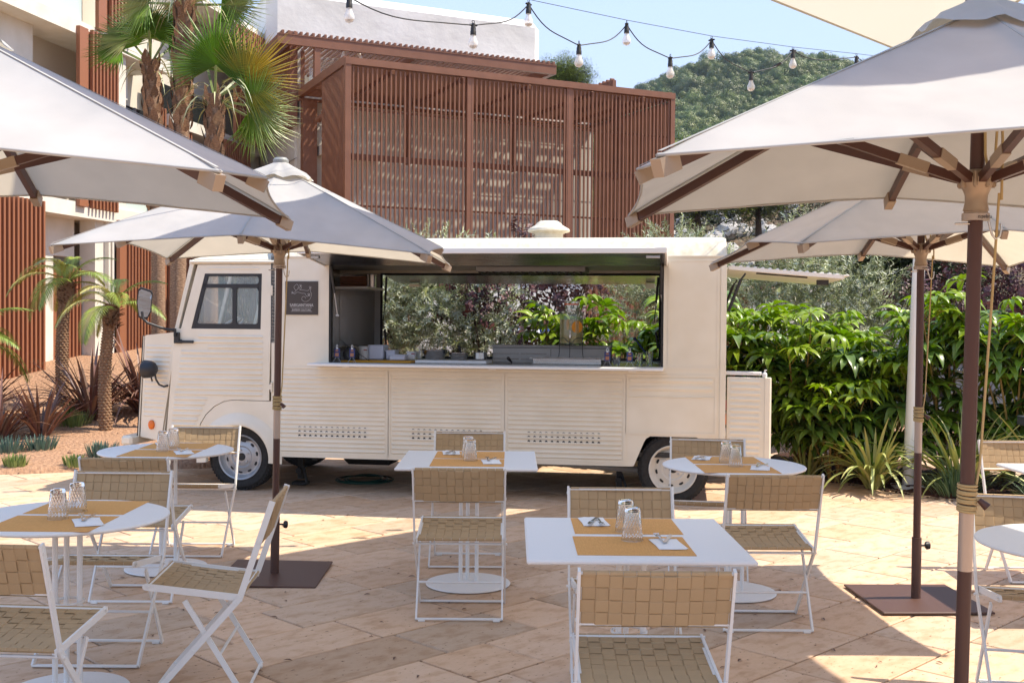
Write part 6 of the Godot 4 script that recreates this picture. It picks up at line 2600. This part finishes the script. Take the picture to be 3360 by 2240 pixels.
func left_garden() -> void:
	var red := Color(0.11, 0.042, 0.036)
	var brown := Color(0.24, 0.13, 0.085)
	var g := "bronze flax clumps in the left garden"
	clump_of_blades("bronze_flax", "bronze flax clump at the far left edge behind the round table", "plant", g, V(-5.75, 0.16, -12.4), 60, 0.85, 0.035, red, brown, 1.2, 0.9, 1)
	clump_of_blades("bronze_flax", "bronze flax clump at the foot of the left feather palm", "plant", g, V(-5.35, 0.2, -12.6), 55, 0.75, 0.035, red, brown, 1.0, 0.8, 2)
	clump_of_blades("bronze_flax", "big bronze flax clump between the two feather palms", "plant", g, V(-5.15, 0.3, -13.6), 90, 1.05, 0.04, red, brown, 1.3, 0.85, 3)
	clump_of_blades("bronze_flax", "bronze flax clump against the truck's bonnet under the headlamp", "plant", g, V(-4.72, 0.33, -14.2), 110, 1.15, 0.042, red, brown, 1.5, 0.95, 4)
	clump_of_blades("bronze_flax", "bronze flax clump cut off by the left edge, higher up the bed", "plant", g, V(-6.5, 0.3, -13.5), 80, 0.9, 0.04, red, brown, 1.3, 0.9, 5)
	var blue := Color(0.10, 0.17, 0.13)
	var lime := Color(0.17, 0.23, 0.06)
	var n := ["blue green succulent clump next to the round table's left end", "blue green succulent clump in the middle of the left bed", "blue green succulent clump at the left edge of the picture", "small yellow green succulent by the paving on the left", "small yellow green succulent just left of the far chair back", "leafy green succulent clump under the bronze flax", "pale green succulent clump at the foot of the left feather palm"]
	var sp := [[225, -4.35, -11.75, 0.17, 0], [85, -5.05, -11.9, 0.17, 0], [5, -5.35, -11.75, 0.19, 0], [33, -4.99, -11.15, 0.13, 1], [165, -4.46, -11.3, 0.12, 1], [170, -5.4, -13.9, 0.22, 1], [210, -5.2, -13.2, 0.2, 1]]
	for i in sp.size():
		var s = sp[i]
		var t := thing("succulent", n[i], "succulent", V(s[1], soil_height(s[1], s[2]) + 0.03, s[2]), 0.0, "succulents in the left bed")
		var q := RandomNumberGenerator.new()
		q.seed = 300 + i
		var b := MB.new()
		b.tinted = true
		for k in 130:
			var a := q.randf() * TAU
			var r: float = sqrt(q.randf()) * s[3] * 0.8
			b.col = shade_of([blue, lime][s[4]], q, 0.35)
			blade(b, V(cos(a) * r, 0, sin(a) * r), V(cos(a) * r * 3.5, 1.0, sin(a) * r * 3.5).normalized(), s[3] * q.randf_range(0.6, 1.1), 0.018, -0.3, 0.35, 4, 0.25)
		obj("leaves", b, M.blade, t).set_meta("kind", "stuff")
	# soft green lavender
	var c := leaf_clump(900, 0.05, 77, Color(0.085, 0.12, 0.055), 0.12)
	for s in [["green lavender mound behind the left feather palm", V(-5.95, 0.62, -15.6), 0.62], ["green lavender mound between the flax clumps", V(-5.35, 0.6, -15.2), 0.5], ["green lavender mound at the foot of the white hotel wall", V(-6.6, 0.62, -16.0), 0.55]]:
		var t := thing("lavender", s[0], "shrub", s[1], 0.0, "lavender mounds in the left garden")
		var o := obj("foliage", c, M.shrub_leaf, t)
		o.scale = V(s[2], s[2] * 0.75, s[2])
		o.set_meta("kind", "stuff")
	var b := MB.new()
	b.tube(pv([V(-4.9, 0.11, -11.9), V(-4.6, 0.12, -12.1), V(-4.3, 0.16, -12.45)]), 0.008, 6)
	tag(obj("dripper_hose", b, M.trunk), "thin brown irrigation hose lying on the soil of the left bed", "hose")


func whorl_mesh(sd: int, c: Color, n: int, l: float, droop: float) -> ArrayMesh:
	# one compound leaf: a stalk and leaflets hanging from its end like an umbrella
	var b := MB.new()
	b.tinted = true
	var q := RandomNumberGenerator.new()
	q.seed = sd
	b.col = Color(0.30, 0.26, 0.05)
	b.tube(pv([V(0, 0, 0), V(0, 0.09, 0.06), V(0, 0.16, 0.16)]), [0.005, 0.004, 0.0035], 5)
	var hub := V(0, 0.16, 0.16)
	for i in n:
		var a := TAU * (i + q.randf_range(-0.2, 0.2)) / n
		var d := V(cos(a), q.randf_range(0.15, 0.5), sin(a)).normalized()
		b.col = Color(0.36, 0.30, 0.06)
		b.tube(pv([hub, hub + d * 0.035]), 0.0022, 4)
		b.col = shade_of(c, q, 0.22)
		blade(b, hub + d * 0.03, d, l * q.randf_range(0.8, 1.15), l * 0.30, droop * q.randf_range(0.7, 1.4), 0.16, 6, 0.05)
	return b.mesh()


func right_garden() -> void:
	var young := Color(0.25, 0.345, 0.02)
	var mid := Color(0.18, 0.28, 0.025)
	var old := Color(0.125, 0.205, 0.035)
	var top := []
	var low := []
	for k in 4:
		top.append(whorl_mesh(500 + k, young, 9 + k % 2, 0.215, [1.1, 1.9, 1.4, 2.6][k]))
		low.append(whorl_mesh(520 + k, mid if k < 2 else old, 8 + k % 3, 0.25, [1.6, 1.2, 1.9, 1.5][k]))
	var list := [
		["glossy umbrella shrub standing right behind the open rear door of the truck", 2.55, -11.9, 1.85, 0.62, 110],
		["glossy umbrella shrub, first in full view right of the truck's rear door", 3.05, -11.6, 1.72, 0.6, 115],
		["glossy umbrella shrub in the middle of the hedge, left of the white mast", 3.55, -11.9, 1.55, 0.62, 110],
		["low glossy umbrella shrub leaning over the drain grate", 3.22, -10.95, 0.95, 0.5, 70],
		["glossy umbrella shrub directly left of the white mast", 3.78, -11.15, 1.25, 0.5, 80],
		["tall glossy umbrella shrub just right of the white mast", 4.35, -11.1, 1.95, 0.62, 100],
		["tall glossy umbrella shrub behind the front parasol pole", 4.85, -10.8, 1.78, 0.6, 95],
		["glossy umbrella shrub at the right edge of the picture", 5.35, -10.9, 1.8, 0.6, 90],
		["umbrella shrub seen through the truck just left of the drinks dispenser", 0.55, -12.6, 1.78, 0.5, 50],
		["umbrella shrub seen through the truck right of the drinks dispenser", 1.35, -12.7, 1.70, 0.55, 70],
		["umbrella shrub seen through the right end of the truck's windows", 1.95, -12.3, 1.95, 0.45, 60],
	]
	for k in list.size():
		var L = list[k]
		var t := thing("umbrella_shrub", L[0], "shrub", V(L[1], 0.0, L[2]), 0.0, "umbrella shrubs along the terrace edge")
		var q := RandomNumberGenerator.new()
		q.seed = 600 + k
		var b := MB.new()
		var H: float = L[3]
		var R: float = L[4]
		var count: int = L[5]
		var stems := []
		for s in 9:
			var a := TAU * s / 9 + q.randf()
			var rr := R * sqrt(q.randf()) * 0.95
			var e := V(cos(a) * rr, H * q.randf_range(0.72, 0.93) - rr * 0.15, sin(a) * rr)
			var m := V(e.x * 0.45 + q.randf_range(-0.06, 0.06), e.y * 0.5, e.z * 0.45)
			stems.append([V(q.randf_range(-0.08, 0.08), 0, q.randf_range(-0.08, 0.08)), m, e])
			b.tube(pv(stems[s]), [0.016, 0.012, 0.007], 6)
		obj("stems", b, M.stalk, t)
		for i in count:
			var st = stems[i % 9]
			var f := 1.0 - pow(q.randf(), 1.3) * 0.85
			if i < 9:
				f = 1.0
			var p: Vector3 = st[1].lerp(st[2], (f - 0.5) * 2.0) if f > 0.5 else st[0].lerp(st[1], f * 2.0)
			var a := i * 2.399 + q.randf() * 0.6
			var high := p.y / H > 0.66
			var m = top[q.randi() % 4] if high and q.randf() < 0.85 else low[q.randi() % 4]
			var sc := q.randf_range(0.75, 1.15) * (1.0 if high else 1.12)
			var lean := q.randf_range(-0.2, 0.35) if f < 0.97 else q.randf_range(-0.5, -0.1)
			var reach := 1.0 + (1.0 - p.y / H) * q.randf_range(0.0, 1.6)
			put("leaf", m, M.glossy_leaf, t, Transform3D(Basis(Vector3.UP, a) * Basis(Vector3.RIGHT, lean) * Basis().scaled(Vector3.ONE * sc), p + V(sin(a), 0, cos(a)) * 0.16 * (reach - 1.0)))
	var ga := Color(0.21, 0.26, 0.05)
	var gb := Color(0.40, 0.39, 0.14)
	var g := "green flax clumps along the right bed"
	clump_of_blades("green_flax", "green flax clump with arching pale leaves beside the white mast's foot", "plant", g, V(3.42, 0.03, -10.45), 75, 0.80, 0.034, ga, gb, 1.9, 0.75, 21)
	clump_of_blades("green_flax", "green flax clump between the white mast and the front parasol pole", "plant", g, V(4.15, 0.03, -10.15), 80, 0.85, 0.034, ga, gb, 1.9, 0.75, 22)
	clump_of_blades("green_flax", "green flax clump at the right edge behind the bollard", "plant", g, V(4.95, 0.03, -10.1), 80, 0.95, 0.038, gb, ga, 1.8, 0.8, 23)
	clump_of_blades("green_flax", "loose green flax clump leaning out before the umbrella shrubs", "plant", g, V(3.0, 0.03, -11.2), 40, 0.6, 0.03, ga, gb, 1.8, 0.8, 24)
	for s in [["fine blue green tuft between the flax clumps by the mast", V(4.0, 0.03, -9.95), 0.3], ["fine green tuft at the foot of the grey bollard", V(4.62, 0.03, -9.55), 0.26]]:
		var t := thing("tuft", s[0], "plant", s[1])
		var q := RandomNumberGenerator.new()
		q.seed = int(s[2] * 100)
		var b := MB.new()
		b.tinted = true
		for i in 260:
			var a := q.randf() * TAU
			var r := q.randf()
			b.col = shade_of(Color(0.075, 0.13, 0.06), q, 0.3)
			blade(b, V(cos(a) * r * 0.2, 0, sin(a) * r * 0.16), V(cos(a) * r * 0.9, 1.0, sin(a) * r * 0.9).normalized(), s[2] * q.randf_range(0.6, 1.1), 0.01, 0.8, 0.2, 4, 0.1)
		obj("leaves", b, M.blade, t).set_meta("kind", "stuff")


func twig(sd: int, n: int, l: float, leaf: float, width: float, c: Color, c2: Color, round := false) -> MB:
	var b := MB.new()
	b.tinted = true
	var q := RandomNumberGenerator.new()
	q.seed = sd
	b.col = c * 0.8
	b.col.a = 1.0
	b.tube(pv([V(0, 0, 0), V(0.01, l * 0.5, 0.015), V(0, l, 0.03)]), [0.003, 0.0025, 0.0015], 4, false)
	for i in n:
		var f := (i + 0.5) / n
		var a := i * 2.4 + q.randf()
		b.col = shade_of(c.lerp(c2, q.randf()), q, 0.25)
		var d := V(cos(a) * 0.8, 0.7, sin(a) * 0.8).normalized()
		if round:
			d = V(cos(a), q.randf_range(-0.4, 0.4), sin(a)).normalized()
		blade(b, V(0, l * f, 0.03 * f), d, leaf * q.randf_range(0.7, 1.15), width, 0.2, 0.15, 3, 0.1)
	return b


func foliage_tree(called: String, label: String, cat: String, group: String, p: Vector3, limbs: Array, twigs: Array, m: Material, blobs: Array, count: int, sd: int, sc := 1.0, loose := 0.45) -> void:
	var t := thing(called, label, cat, p, 0.0, group)
	var b := MB.new()
	for l in limbs:
		var pts := PackedVector3Array()
		for k in range(0, l.size() - 1):
			pts.append(l[k])
		var rad := []
		for k in pts.size():
			rad.append(l[l.size() - 1] * lerpf(1.0, 0.45, k / float(pts.size() - 1)))
		b.tube(pts, rad, 9)
	obj("trunk", b, M.trunk, t)
	var q := RandomNumberGenerator.new()
	q.seed = sd
	for k in twigs.size():
		var xs := []
		var cs := []
		for i in count / twigs.size():
			var bl = blobs[q.randi() % blobs.size()]
			var d := Vector3(q.randfn(), q.randfn(), q.randfn()).normalized()
			var r := pow(q.randf(), loose)
			var pos: Vector3 = bl[0] + d * bl[1] * r
			var up := (d * 0.9 + Vector3(q.randfn(), q.randfn() + 0.5, q.randfn()) * 0.6).normalized()
			var x := up.cross(Vector3(q.randfn(), q.randfn(), q.randfn())).normalized()
			var s := sc * q.randf_range(0.75, 1.25)
			xs.append(Transform3D(Basis(x, up, x.cross(up)).scaled(Vector3.ONE * s), pos))
			var g := q.randf_range(0.75, 1.25)
			cs.append(Color(g, g, g * q.randf_range(0.9, 1.1)))
		copies("crown" if k == 0 else "crown_twigs", twigs[k].mesh(), m, xs, t, cs)


func trees_behind() -> void:
	var sage := Color(0.40, 0.42, 0.26)
	var silver := Color(0.68, 0.69, 0.54)
	var ol := [twig(1, 22, 0.24, 0.055, 0.012, sage, silver), twig(2, 18, 0.2, 0.05, 0.011, Color(0.24, 0.26, 0.13), sage)]
	foliage_tree("olive_tree", "silvery olive tree filling the left half of the truck's far window", "olive tree", "olive trees behind the truck", V(-0.95, 0, -13.6), [[V(0, 0, 0), V(0.1, 0.6, 0), V(0.3, 1.3, 0.1), 0.09], [V(0.05, 0.4, 0), V(-0.4, 1.0, 0), V(-0.7, 1.7, 0.1), 0.06]], ol, M.olive_leaf, [[V(-0.55, 1.25, 0), 0.62], [V(0.15, 1.45, 0.1), 0.68], [V(0.75, 1.2, 0), 0.6], [V(-0.1, 2.0, -0.1), 0.6], [V(-0.6, 1.9, -0.1), 0.5], [V(0.6, 1.85, 0), 0.55]], 1900, 11, 1.15)
	foliage_tree("olive_tree", "olive tree behind the right end of the truck's far window", "olive tree", "olive trees behind the truck", V(2.1, 0, -15.2), [[V(0, 0, 0), V(0.05, 0.8, 0), V(-0.1, 1.6, 0), 0.08]], ol, M.olive_leaf, [[V(-0.35, 1.7, 0), 0.6], [V(0.35, 1.6, 0), 0.65], [V(0.1, 2.2, 0), 0.65], [V(0.7, 2.0, 0.1), 0.5]], 1200, 12, 1.1)
	foliage_tree("olive_tree", "wide grey green olive tree under the raised rear flap", "olive tree", "olive trees behind the truck", V(4.05, 0, -14.6), [[V(0, 0, 0), V(0.1, 0.7, 0), V(0.0, 1.5, 0), 0.10]], ol, M.olive_leaf, [[V(-0.5, 1.75, 0), 0.65], [V(0.3, 1.9, 0.1), 0.75], [V(-0.2, 2.3, -0.1), 0.65], [V(0.75, 1.6, 0), 0.6], [V(0.3, 1.3, 0.2), 0.6]], 1800, 13, 1.1)
	var dk := [twig(3, 24, 0.24, 0.05, 0.02, Color(0.05, 0.075, 0.025), Color(0.11, 0.13, 0.05))]
	foliage_tree("leaning_tree", "dark evergreen tree with a thick leaning trunk left of the white mast", "tree", "", V(5.0, 0.1, -15.2), [[V(-0.9, 0.0, 0.2), V(-0.25, 0.45, 0.1), V(0.1, 1.0, 0.0), V(0.25, 1.75, 0), V(0.55, 2.4, 0), 0.14], [V(-0.6, 0.3, 0.15), V(0.1, 0.85, 0.3), V(0.9, 1.15, 0.3), 0.10], [V(-0.4, 0.25, 0.3), V(0.5, 0.55, 0.5), V(1.1, 0.7, 0.5), 0.09]], dk, M.shrub_leaf, [[V(0.1, 2.3, 0), 0.6], [V(0.7, 2.35, 0.1), 0.6], [V(-0.4, 2.4, -0.1), 0.5], [V(0.9, 1.9, 0), 0.5], [V(0.4, 2.8, 0), 0.6]], 1900, 14)
	var pl := [twig(4, 12, 0.26, 0.05, 0.036, Color(0.06, 0.025, 0.03), Color(0.13, 0.045, 0.045), true)]
	var lm := []
	var bl := []
	var q := RandomNumberGenerator.new()
	q.seed = 5
	for i in 13:
		var x := q.randf_range(-0.75, 0.85)
		var top := V(x * 1.15, q.randf_range(1.9, 2.35), q.randf_range(-0.25, 0.25))
		lm.append([V(x * 0.45, 0.0, 0), V(x * 0.75, 1.0, top.z * 0.5), top, 0.016])
		bl.append([V(x, 1.75, top.z), 0.30])
		bl.append([V(x * 1.05, 2.1, top.z), 0.28])
		if i % 3 == 0:
			bl.append([V(x * 0.8, 1.35, top.z), 0.2])
	foliage_tree("plum_tree", "purple leaved plum with thin upright stems in the middle of the far window", "plum tree", "purple plums in the garden", V(0.0, 0, -13.3), lm, pl, M.plum_leaf, bl, 300, 15, 1.0, 0.6)
	foliage_tree("plum_tree", "single purple plum shoot rising above the truck roof by the ventilator", "plum tree", "purple plums in the garden", V(0.13, 0, -14.6), [[V(0, 0, 0), V(0.0, 1.6, 0), V(-0.05, 2.8, 0), 0.02]], pl, M.plum_leaf, [[V(-0.05, 2.72, 0), 0.12], [V(0.03, 2.5, 0), 0.14], [V(0.12, 2.55, 0), 0.12]], 36, 16, 0.8)
	foliage_tree("plum_tree", "dark purple plum bush at the right edge under the rear parasol", "plum tree", "purple plums in the garden", V(5.9, 0, -14.0), [[V(0, 0, 0), V(0.1, 0.9, 0), V(0.2, 1.8, 0), 0.04], [V(0, 0.1, 0), V(-0.4, 1.0, 0), V(-0.6, 1.7, 0), 0.03]], pl, M.plum_leaf, [[V(-0.6, 1.75, 0), 0.5], [V(0.0, 1.95, 0), 0.55], [V(0.6, 1.9, 0), 0.55], [V(0.9, 1.5, 0), 0.5]], 500, 17)
	# pines near the building and below the hill
	var pn := [leaf_clump(60, 0.16, 31, Color(0.115, 0.155, 0.03), 0.25), leaf_clump(60, 0.16, 32, Color(0.085, 0.115, 0.03), 0.25)]
	for P in [["round green pine peeping over the right end of the brown pergola", V(2.3, 0, -52.0), 12.9, 1.3, 2.2], ["lower pine beside the roof balustrade of the lattice box", V(4.3, 0, -56.0), 12.0, 1.0, 2.2], ["yellow green pine at the top right corner of the brown screen", V(5.6, 0, -34.0), 5.9, 1.7, 2.2], ["yellow green pine half hidden by the front parasol at the foot of the hill", V(7.9, 0, -36.0), 6.0, 1.6, 2.1]]:
		var t := thing("pine_tree", P[0], "pine tree", P[1], 0.0, "single pines below the hill")
		var H: float = P[2]
		var R: float = P[3]
		var b := MB.new()
		b.tube(pv([V(0, -0.5, 0), V(0.1, H * 0.6, 0), V(0, H, 0)]), [0.2, 0.14, 0.05], 8)
		obj("trunk", b, M.trunk, t)
		var r := RandomNumberGenerator.new()
		r.seed = int(H * 100)
		for k in 2:
			var xs := []
			var cs := []
			for i in 420:
				var d := Vector3(r.randfn(), r.randfn() * 0.8, r.randfn()).normalized() * pow(r.randf(), 0.4)
				var lump := 1.0 + 0.25 * sin(d.x * 7.0 + k) * cos(d.z * 6.0 + d.y * 5.0)
				var s := r.randf_range(0.22, 0.42) * R * 0.8
				xs.append(Transform3D(Basis(Vector3.UP, r.randf() * TAU).scaled(V(s, s * 0.8, s)), V(0, H, 0) + d * R * lump * V(1, 0.75, 1)))
				var g := r.randf_range(0.7, 1.25)
				cs.append(Color(g * P[4] * 1.05, g * P[4], g))
			copies("crown" if k == 0 else "crown_shade", pn[k].mesh(), M.pine, xs, t, cs)


func small_things() -> void:
	# garden bollard lamps
	var t := thing("bollard_light", "dark grey bollard light with a level head at the right edge", "bollard", V(4.72, 0, -10.0), 0.0, "dark grey garden bollard lights")
	var b := MB.new()
	b.box(V(0.03, 0.33, 0), V(0.12, 0.66, 0.10), 0.005)
	obj("post", b, M.bollard_grey, t)
	b = MB.new()
	b.box(V(0.0, 0.70, 0.03), V(0.26, 0.085, 0.18), 0.006)
	obj("head", b, M.bollard_grey, t)
	dup(t, "dark grey bollard light among the leaves left of the white mast", V(3.98, 0.12, -11.9), 0.8)
	# drain grate in the paving
	t = thing("drain_grate", "steel drain grate in the paving beside the right round table", "drain", V(3.22, 0.0, -11.72), deg_to_rad(-4.0))
	b = MB.new()
	b.span(V(-0.34, 0.002, -0.075), V(0.34, 0.010, -0.062))
	b.span(V(-0.34, 0.002, 0.062), V(0.34, 0.010, 0.075))
	b.span(V(-0.34, -0.002, -0.06), V(0.34, 0.002, 0.06))
	obj("frame", b, M.galvanised, t)
	for i in 20:
		b = MB.new()
		b.box(V(-0.32 + i * 0.0337, 0.007, 0), V(0.016, 0.006, 0.124), 0.0)
		obj("bar", b, M.galvanised, t)
	# coiled hose under the truck
	b = MB.new()
	var pts := PackedVector3Array()
	for i in 130:
		var a := i * 0.2
		pts.append(V(cos(a) * (0.27 - 0.0008 * i + 0.03 * sin(i * 0.05)), 0.011 + 0.00012 * i, sin(a) * (0.27 - 0.0002 * i)))
	b.tube(pts, 0.009, 6)
	var o := obj("garden_hose", b, M.hose_green)
	o.position = V(-1.42, 0, -10.75)
	tag(o, "green garden hose coiled on the paving under the truck", "hose")
	# fallen dry leaves on the paving
	var q := RandomNumberGenerator.new()
	q.seed = 8
	var lf := MB.new()
	lf.tinted = true
	lf.col = Color(0.13, 0.06, 0.03)
	blade(lf, Vector3.ZERO, V(1, 0.15, 0).normalized(), 0.045, 0.016, 0.4, 0.3, 3, 0.1)
	var xs := []
	for i in 170:
		var z := -q.randf_range(4.2, 9.0)
		var x := q.randf_range(-0.46, 0.46) * -z
		xs.append(Transform3D(Basis(Vector3.UP, q.randf() * TAU).scaled(Vector3.ONE * q.randf_range(0.3, 0.95)), V(x, 0.002, z)))
	copies("dry_leaves", lf.mesh(), M.blade, xs, self).set_meta("label", "bits of dry leaf scattered over the paving")
	people()
	parked_car()


# ---------------------------------------------------------------- two people half hidden by the shrubs
func figure(bones: Array, cell: float, k: float) -> MB:
	# smooth union of tapered capsules, meshed as surface nets
	var lo := Vector3.INF
	var hi := -Vector3.INF
	for b in bones:
		var m: float = maxf(b[1], b[3]) + cell * 3.0
		lo = lo.min(b[0] - V(m, m, m)).min(b[2] - V(m, m, m))
		hi = hi.max(b[0] + V(m, m, m)).max(b[2] + V(m, m, m))
	var n := Vector3i(((hi - lo) / cell).ceil()) + Vector3i.ONE
	var f := PackedFloat32Array()
	f.resize(n.x * n.y * n.z)
	f.fill(1.0)
	for z in n.z:
		for y in n.y:
			for x in n.x:
				var p := lo + V(x, y, z) * cell
				var acc := 0.0
				for b in bones:
					var ab: Vector3 = b[2] - b[0]
					var t := clampf((p - b[0]).dot(ab) / maxf(ab.length_squared(), 1e-9), 0.0, 1.0)
					var d: float = p.distance_to(b[0] + ab * t) - lerpf(b[1], b[3], t)
					acc += exp(-d * k) if d < 0.25 else 0.0
				f[(z * n.y + y) * n.x + x] = -log(acc) / k if acc > 1e-12 else 1.0
	var id := {}
	var vs := PackedVector3Array()
	var ns := PackedVector3Array()
	for z in n.z - 1:
		for y in n.y - 1:
			for x in n.x - 1:
				var s := Vector3.ZERO
				var c := 0
				var v := []
				for i in 8:
					v.append(f[((z + (i >> 2)) * n.y + y + ((i >> 1) & 1)) * n.x + x + (i & 1)])
				for e in [[0, 1], [2, 3], [4, 5], [6, 7], [0, 2], [1, 3], [4, 6], [5, 7], [0, 4], [1, 5], [2, 6], [3, 7]]:
					var a: float = v[e[0]]
					var b: float = v[e[1]]
					if (a < 0.0) != (b < 0.0):
						var t := a / (a - b)
						var pa := V(e[0] & 1, (e[0] >> 1) & 1, e[0] >> 2)
						var pb := V(e[1] & 1, (e[1] >> 1) & 1, e[1] >> 2)
						s += pa.lerp(pb, t)
						c += 1
				if c:
					id[Vector3i(x, y, z)] = vs.size()
					vs.append(lo + (V(x, y, z) + s / c) * cell)
					ns.append(V(v[1] + v[3] + v[5] + v[7] - v[0] - v[2] - v[4] - v[6], v[2] + v[3] + v[6] + v[7] - v[0] - v[1] - v[4] - v[5], v[4] + v[5] + v[6] + v[7] - v[0] - v[1] - v[2] - v[3]).normalized())
	var m := MB.new()
	for z in range(1, n.z - 1):
		for y in range(1, n.y - 1):
			for x in range(1, n.x - 1):
				var a := f[(z * n.y + y) * n.x + x]
				for ax in 3:
					var st := Vector3i.ZERO
					st[ax] = 1
					var b := f[((z + st.z) * n.y + y + st.y) * n.x + x + st.x]
					if (a < 0.0) == (b < 0.0):
						continue
					var u := Vector3i.ZERO
					var w := Vector3i.ZERO
					u[(ax + 1) % 3] = 1
					w[(ax + 2) % 3] = 1
					var c := Vector3i(x, y, z)
					var q := [c - u - w, c - w, c, c - u]
					if a >= 0.0:
						q = [c - u, c, c - w, c - u - w]
					var ok := true
					for e in q:
						ok = ok and id.has(e)
					if ok:
						var i0: int = id[q[0]]; var i1: int = id[q[1]]; var i2: int = id[q[2]]; var i3: int = id[q[3]]
						m.quadn(vs[i0], vs[i1], vs[i2], vs[i3], ns[i0], ns[i1], ns[i2], ns[i3])
	return m


func people() -> void:
	for P in [["person in a white shirt standing behind the shrubs, seen through the truck", V(0.16, 0, -15.3), 0.4, "shirt_white", "trousers_dark"], ["person in blue work clothes behind the shrubs, left of the drinks dispenser", V(0.47, 0, -15.6), -0.5, "cloth_blue", "cloth_blue"]]:
		var t := thing("person", P[0], "person", P[1], P[2])
		var skin := [[V(0, 1.47, 0), 0.055, V(0, 1.56, 0.01), 0.052], [V(0, 1.60, 0.015), 0.088, V(0, 1.67, 0.0), 0.092], [V(0, 1.575, 0.05), 0.05, V(0, 1.60, 0.06), 0.045], [V(0, 1.615, 0.10), 0.012, V(0, 1.635, 0.092), 0.010]]
		for s in [-1.0, 1.0]:
			skin.append([V(s * 0.088, 1.62, 0.0), 0.012, V(s * 0.092, 1.645, -0.005), 0.014])
			skin.append([V(s * 0.25, 1.16, 0.0), 0.042, V(s * 0.24, 0.93, 0.13), 0.030])
			skin.append([V(s * 0.24, 0.92, 0.14), 0.032, V(s * 0.235, 0.87, 0.18), 0.026])
			for k in 4:
				skin.append([V(s * 0.24 + (k - 1.5) * 0.018, 0.86, 0.18), 0.0095, V(s * 0.235 + (k - 1.5) * 0.019, 0.80 - 0.006 * (k % 2), 0.20), 0.008])
			skin.append([V(s * 0.21, 0.90, 0.17), 0.010, V(s * 0.185, 0.85, 0.2), 0.009])
		obj("body", figure(skin, 0.013, 60.0), M.skin, t)
		obj("hair", figure([[V(0, 1.70, -0.02), 0.09, V(0, 1.64, -0.045), 0.085]], 0.014, 60.0), M.hair, t)
		var shirt := [[V(0, 1.36, 0), 0.13, V(0, 1.02, 0), 0.125]]
		for s in [-1.0, 1.0]:
			shirt.append([V(s * 0.09, 1.36, 0), 0.11, V(s * 0.08, 1.0, 0), 0.115])
			shirt.append([V(s * 0.17, 1.40, 0), 0.068, V(s * 0.255, 1.13, -0.01), 0.055])
		obj("shirt", figure(shirt, 0.02, 40.0), M[P[3]], t)
		var tr := [[V(0, 0.95, 0), 0.13, V(0, 0.9, 0), 0.13]]
		for s in [-1.0, 1.0]:
			tr.append([V(s * 0.085, 0.92, 0), 0.10, V(s * 0.10, 0.48, 0.01), 0.072])
			tr.append([V(s * 0.10, 0.48, 0.01), 0.07, V(s * 0.11, 0.08, -0.02), 0.058])
		obj("trousers", figure(tr, 0.022, 40.0), M[P[4]], t)
		obj("shoes", figure([[V(-0.11, 0.045, -0.04), 0.045, V(-0.12, 0.035, 0.14), 0.035], [V(0.11, 0.045, -0.04), 0.045, V(0.12, 0.035, 0.14), 0.035]], 0.014, 60.0), M.black_plastic, t)


func parked_car() -> void:
	var t := thing("parked_car", "grey parked car mostly hidden behind the right umbrella shrubs", "car", V(6.6, 0.12, -15.2), deg_to_rad(8.0))
	var prof := p2([-1.95, 0.35, -2.0, 0.62, -1.9, 0.86, -1.25, 0.98, -0.75, 1.38, -0.2, 1.47, 0.75, 1.45, 1.35, 1.18, 1.75, 1.0, 1.95, 0.92, 2.02, 0.6, 1.95, 0.33])
	var b := MB.new()
	b.plate(prof, -0.80, 0.80)
	for s in [-1.0, 1.0]:
		b.box(V(0.0, 0.62, s * 0.815), V(3.8, 0.5, 0.05), 0.02)
	obj("body", b, M.car_grey, t)
	for s in [-1.0, 1.0]:
		b = MB.new()
		b.plate(p2([-1.05, 0.98, -0.65, 1.33, -0.12, 1.40, -0.12, 0.98]), 0.802, 0.81)
		b.plate(p2([-0.04, 0.98, -0.04, 1.40, 0.68, 1.39, 1.2, 1.12, 1.2, 0.98]), 0.802, 0.81)
		if s < 0:
			b = MB.new()
			b.plate(p2([-1.05, 0.98, -0.65, 1.33, 0.68, 1.39, 1.2, 1.12, 1.2, 0.98]), -0.81, -0.802)
		obj("side_window", b, M.dark_glass, t)
	b = MB.new()
	b.bar(pv([V(-1.2, 1.01, 0), V(-0.78, 1.375, 0)]), 1.35, 0.012, Vector3.BACK)
	obj("windscreen", b, M.dark_glass, t)
	b = MB.new()
	b.bar(pv([V(0.85, 1.43, 0), V(1.32, 1.21, 0)]), 1.3, 0.012, Vector3.BACK)
	obj("rear_window", b, M.dark_glass, t)
	for s in [-1.0, 1.0]:
		b = MB.new()
		b.box(V(1.96, 0.86, s * 0.66), V(0.1, 0.16, 0.24), 0.02)
		obj("tail_lamp", b, M.tail_red, t)
		b = MB.new()
		b.box(V(-1.93, 0.72, s * 0.6), V(0.12, 0.14, 0.3), 0.03)
		obj("headlight", b, M.white_plastic, t)
		for x in [-1.25, 1.25]:
			b = MB.new()
			b.xf = Transform3D(Basis(Vector3.RIGHT, PI / 2 * s), V(x, 0.31, s * 0.74))
			b.lathe(p2([0.0, 0.0, 0.3, -0.06, 0.32, -0.02, 0.32, 0.08, 0.29, 0.11, 0.2, 0.105]), 28)
			var w := obj("wheel", b, M.tyre_rubber, t)
			b = MB.new()
			b.xf = Transform3D(Basis(Vector3.RIGHT, PI / 2 * s), V(x, 0.31, s * 0.74))
			b.lathe(p2([0.2, 0.10, 0.17, 0.085, 0.06, 0.10, 0.0, 0.105]), 20)
			obj("hub_cap", b, M.rim_silver, w)
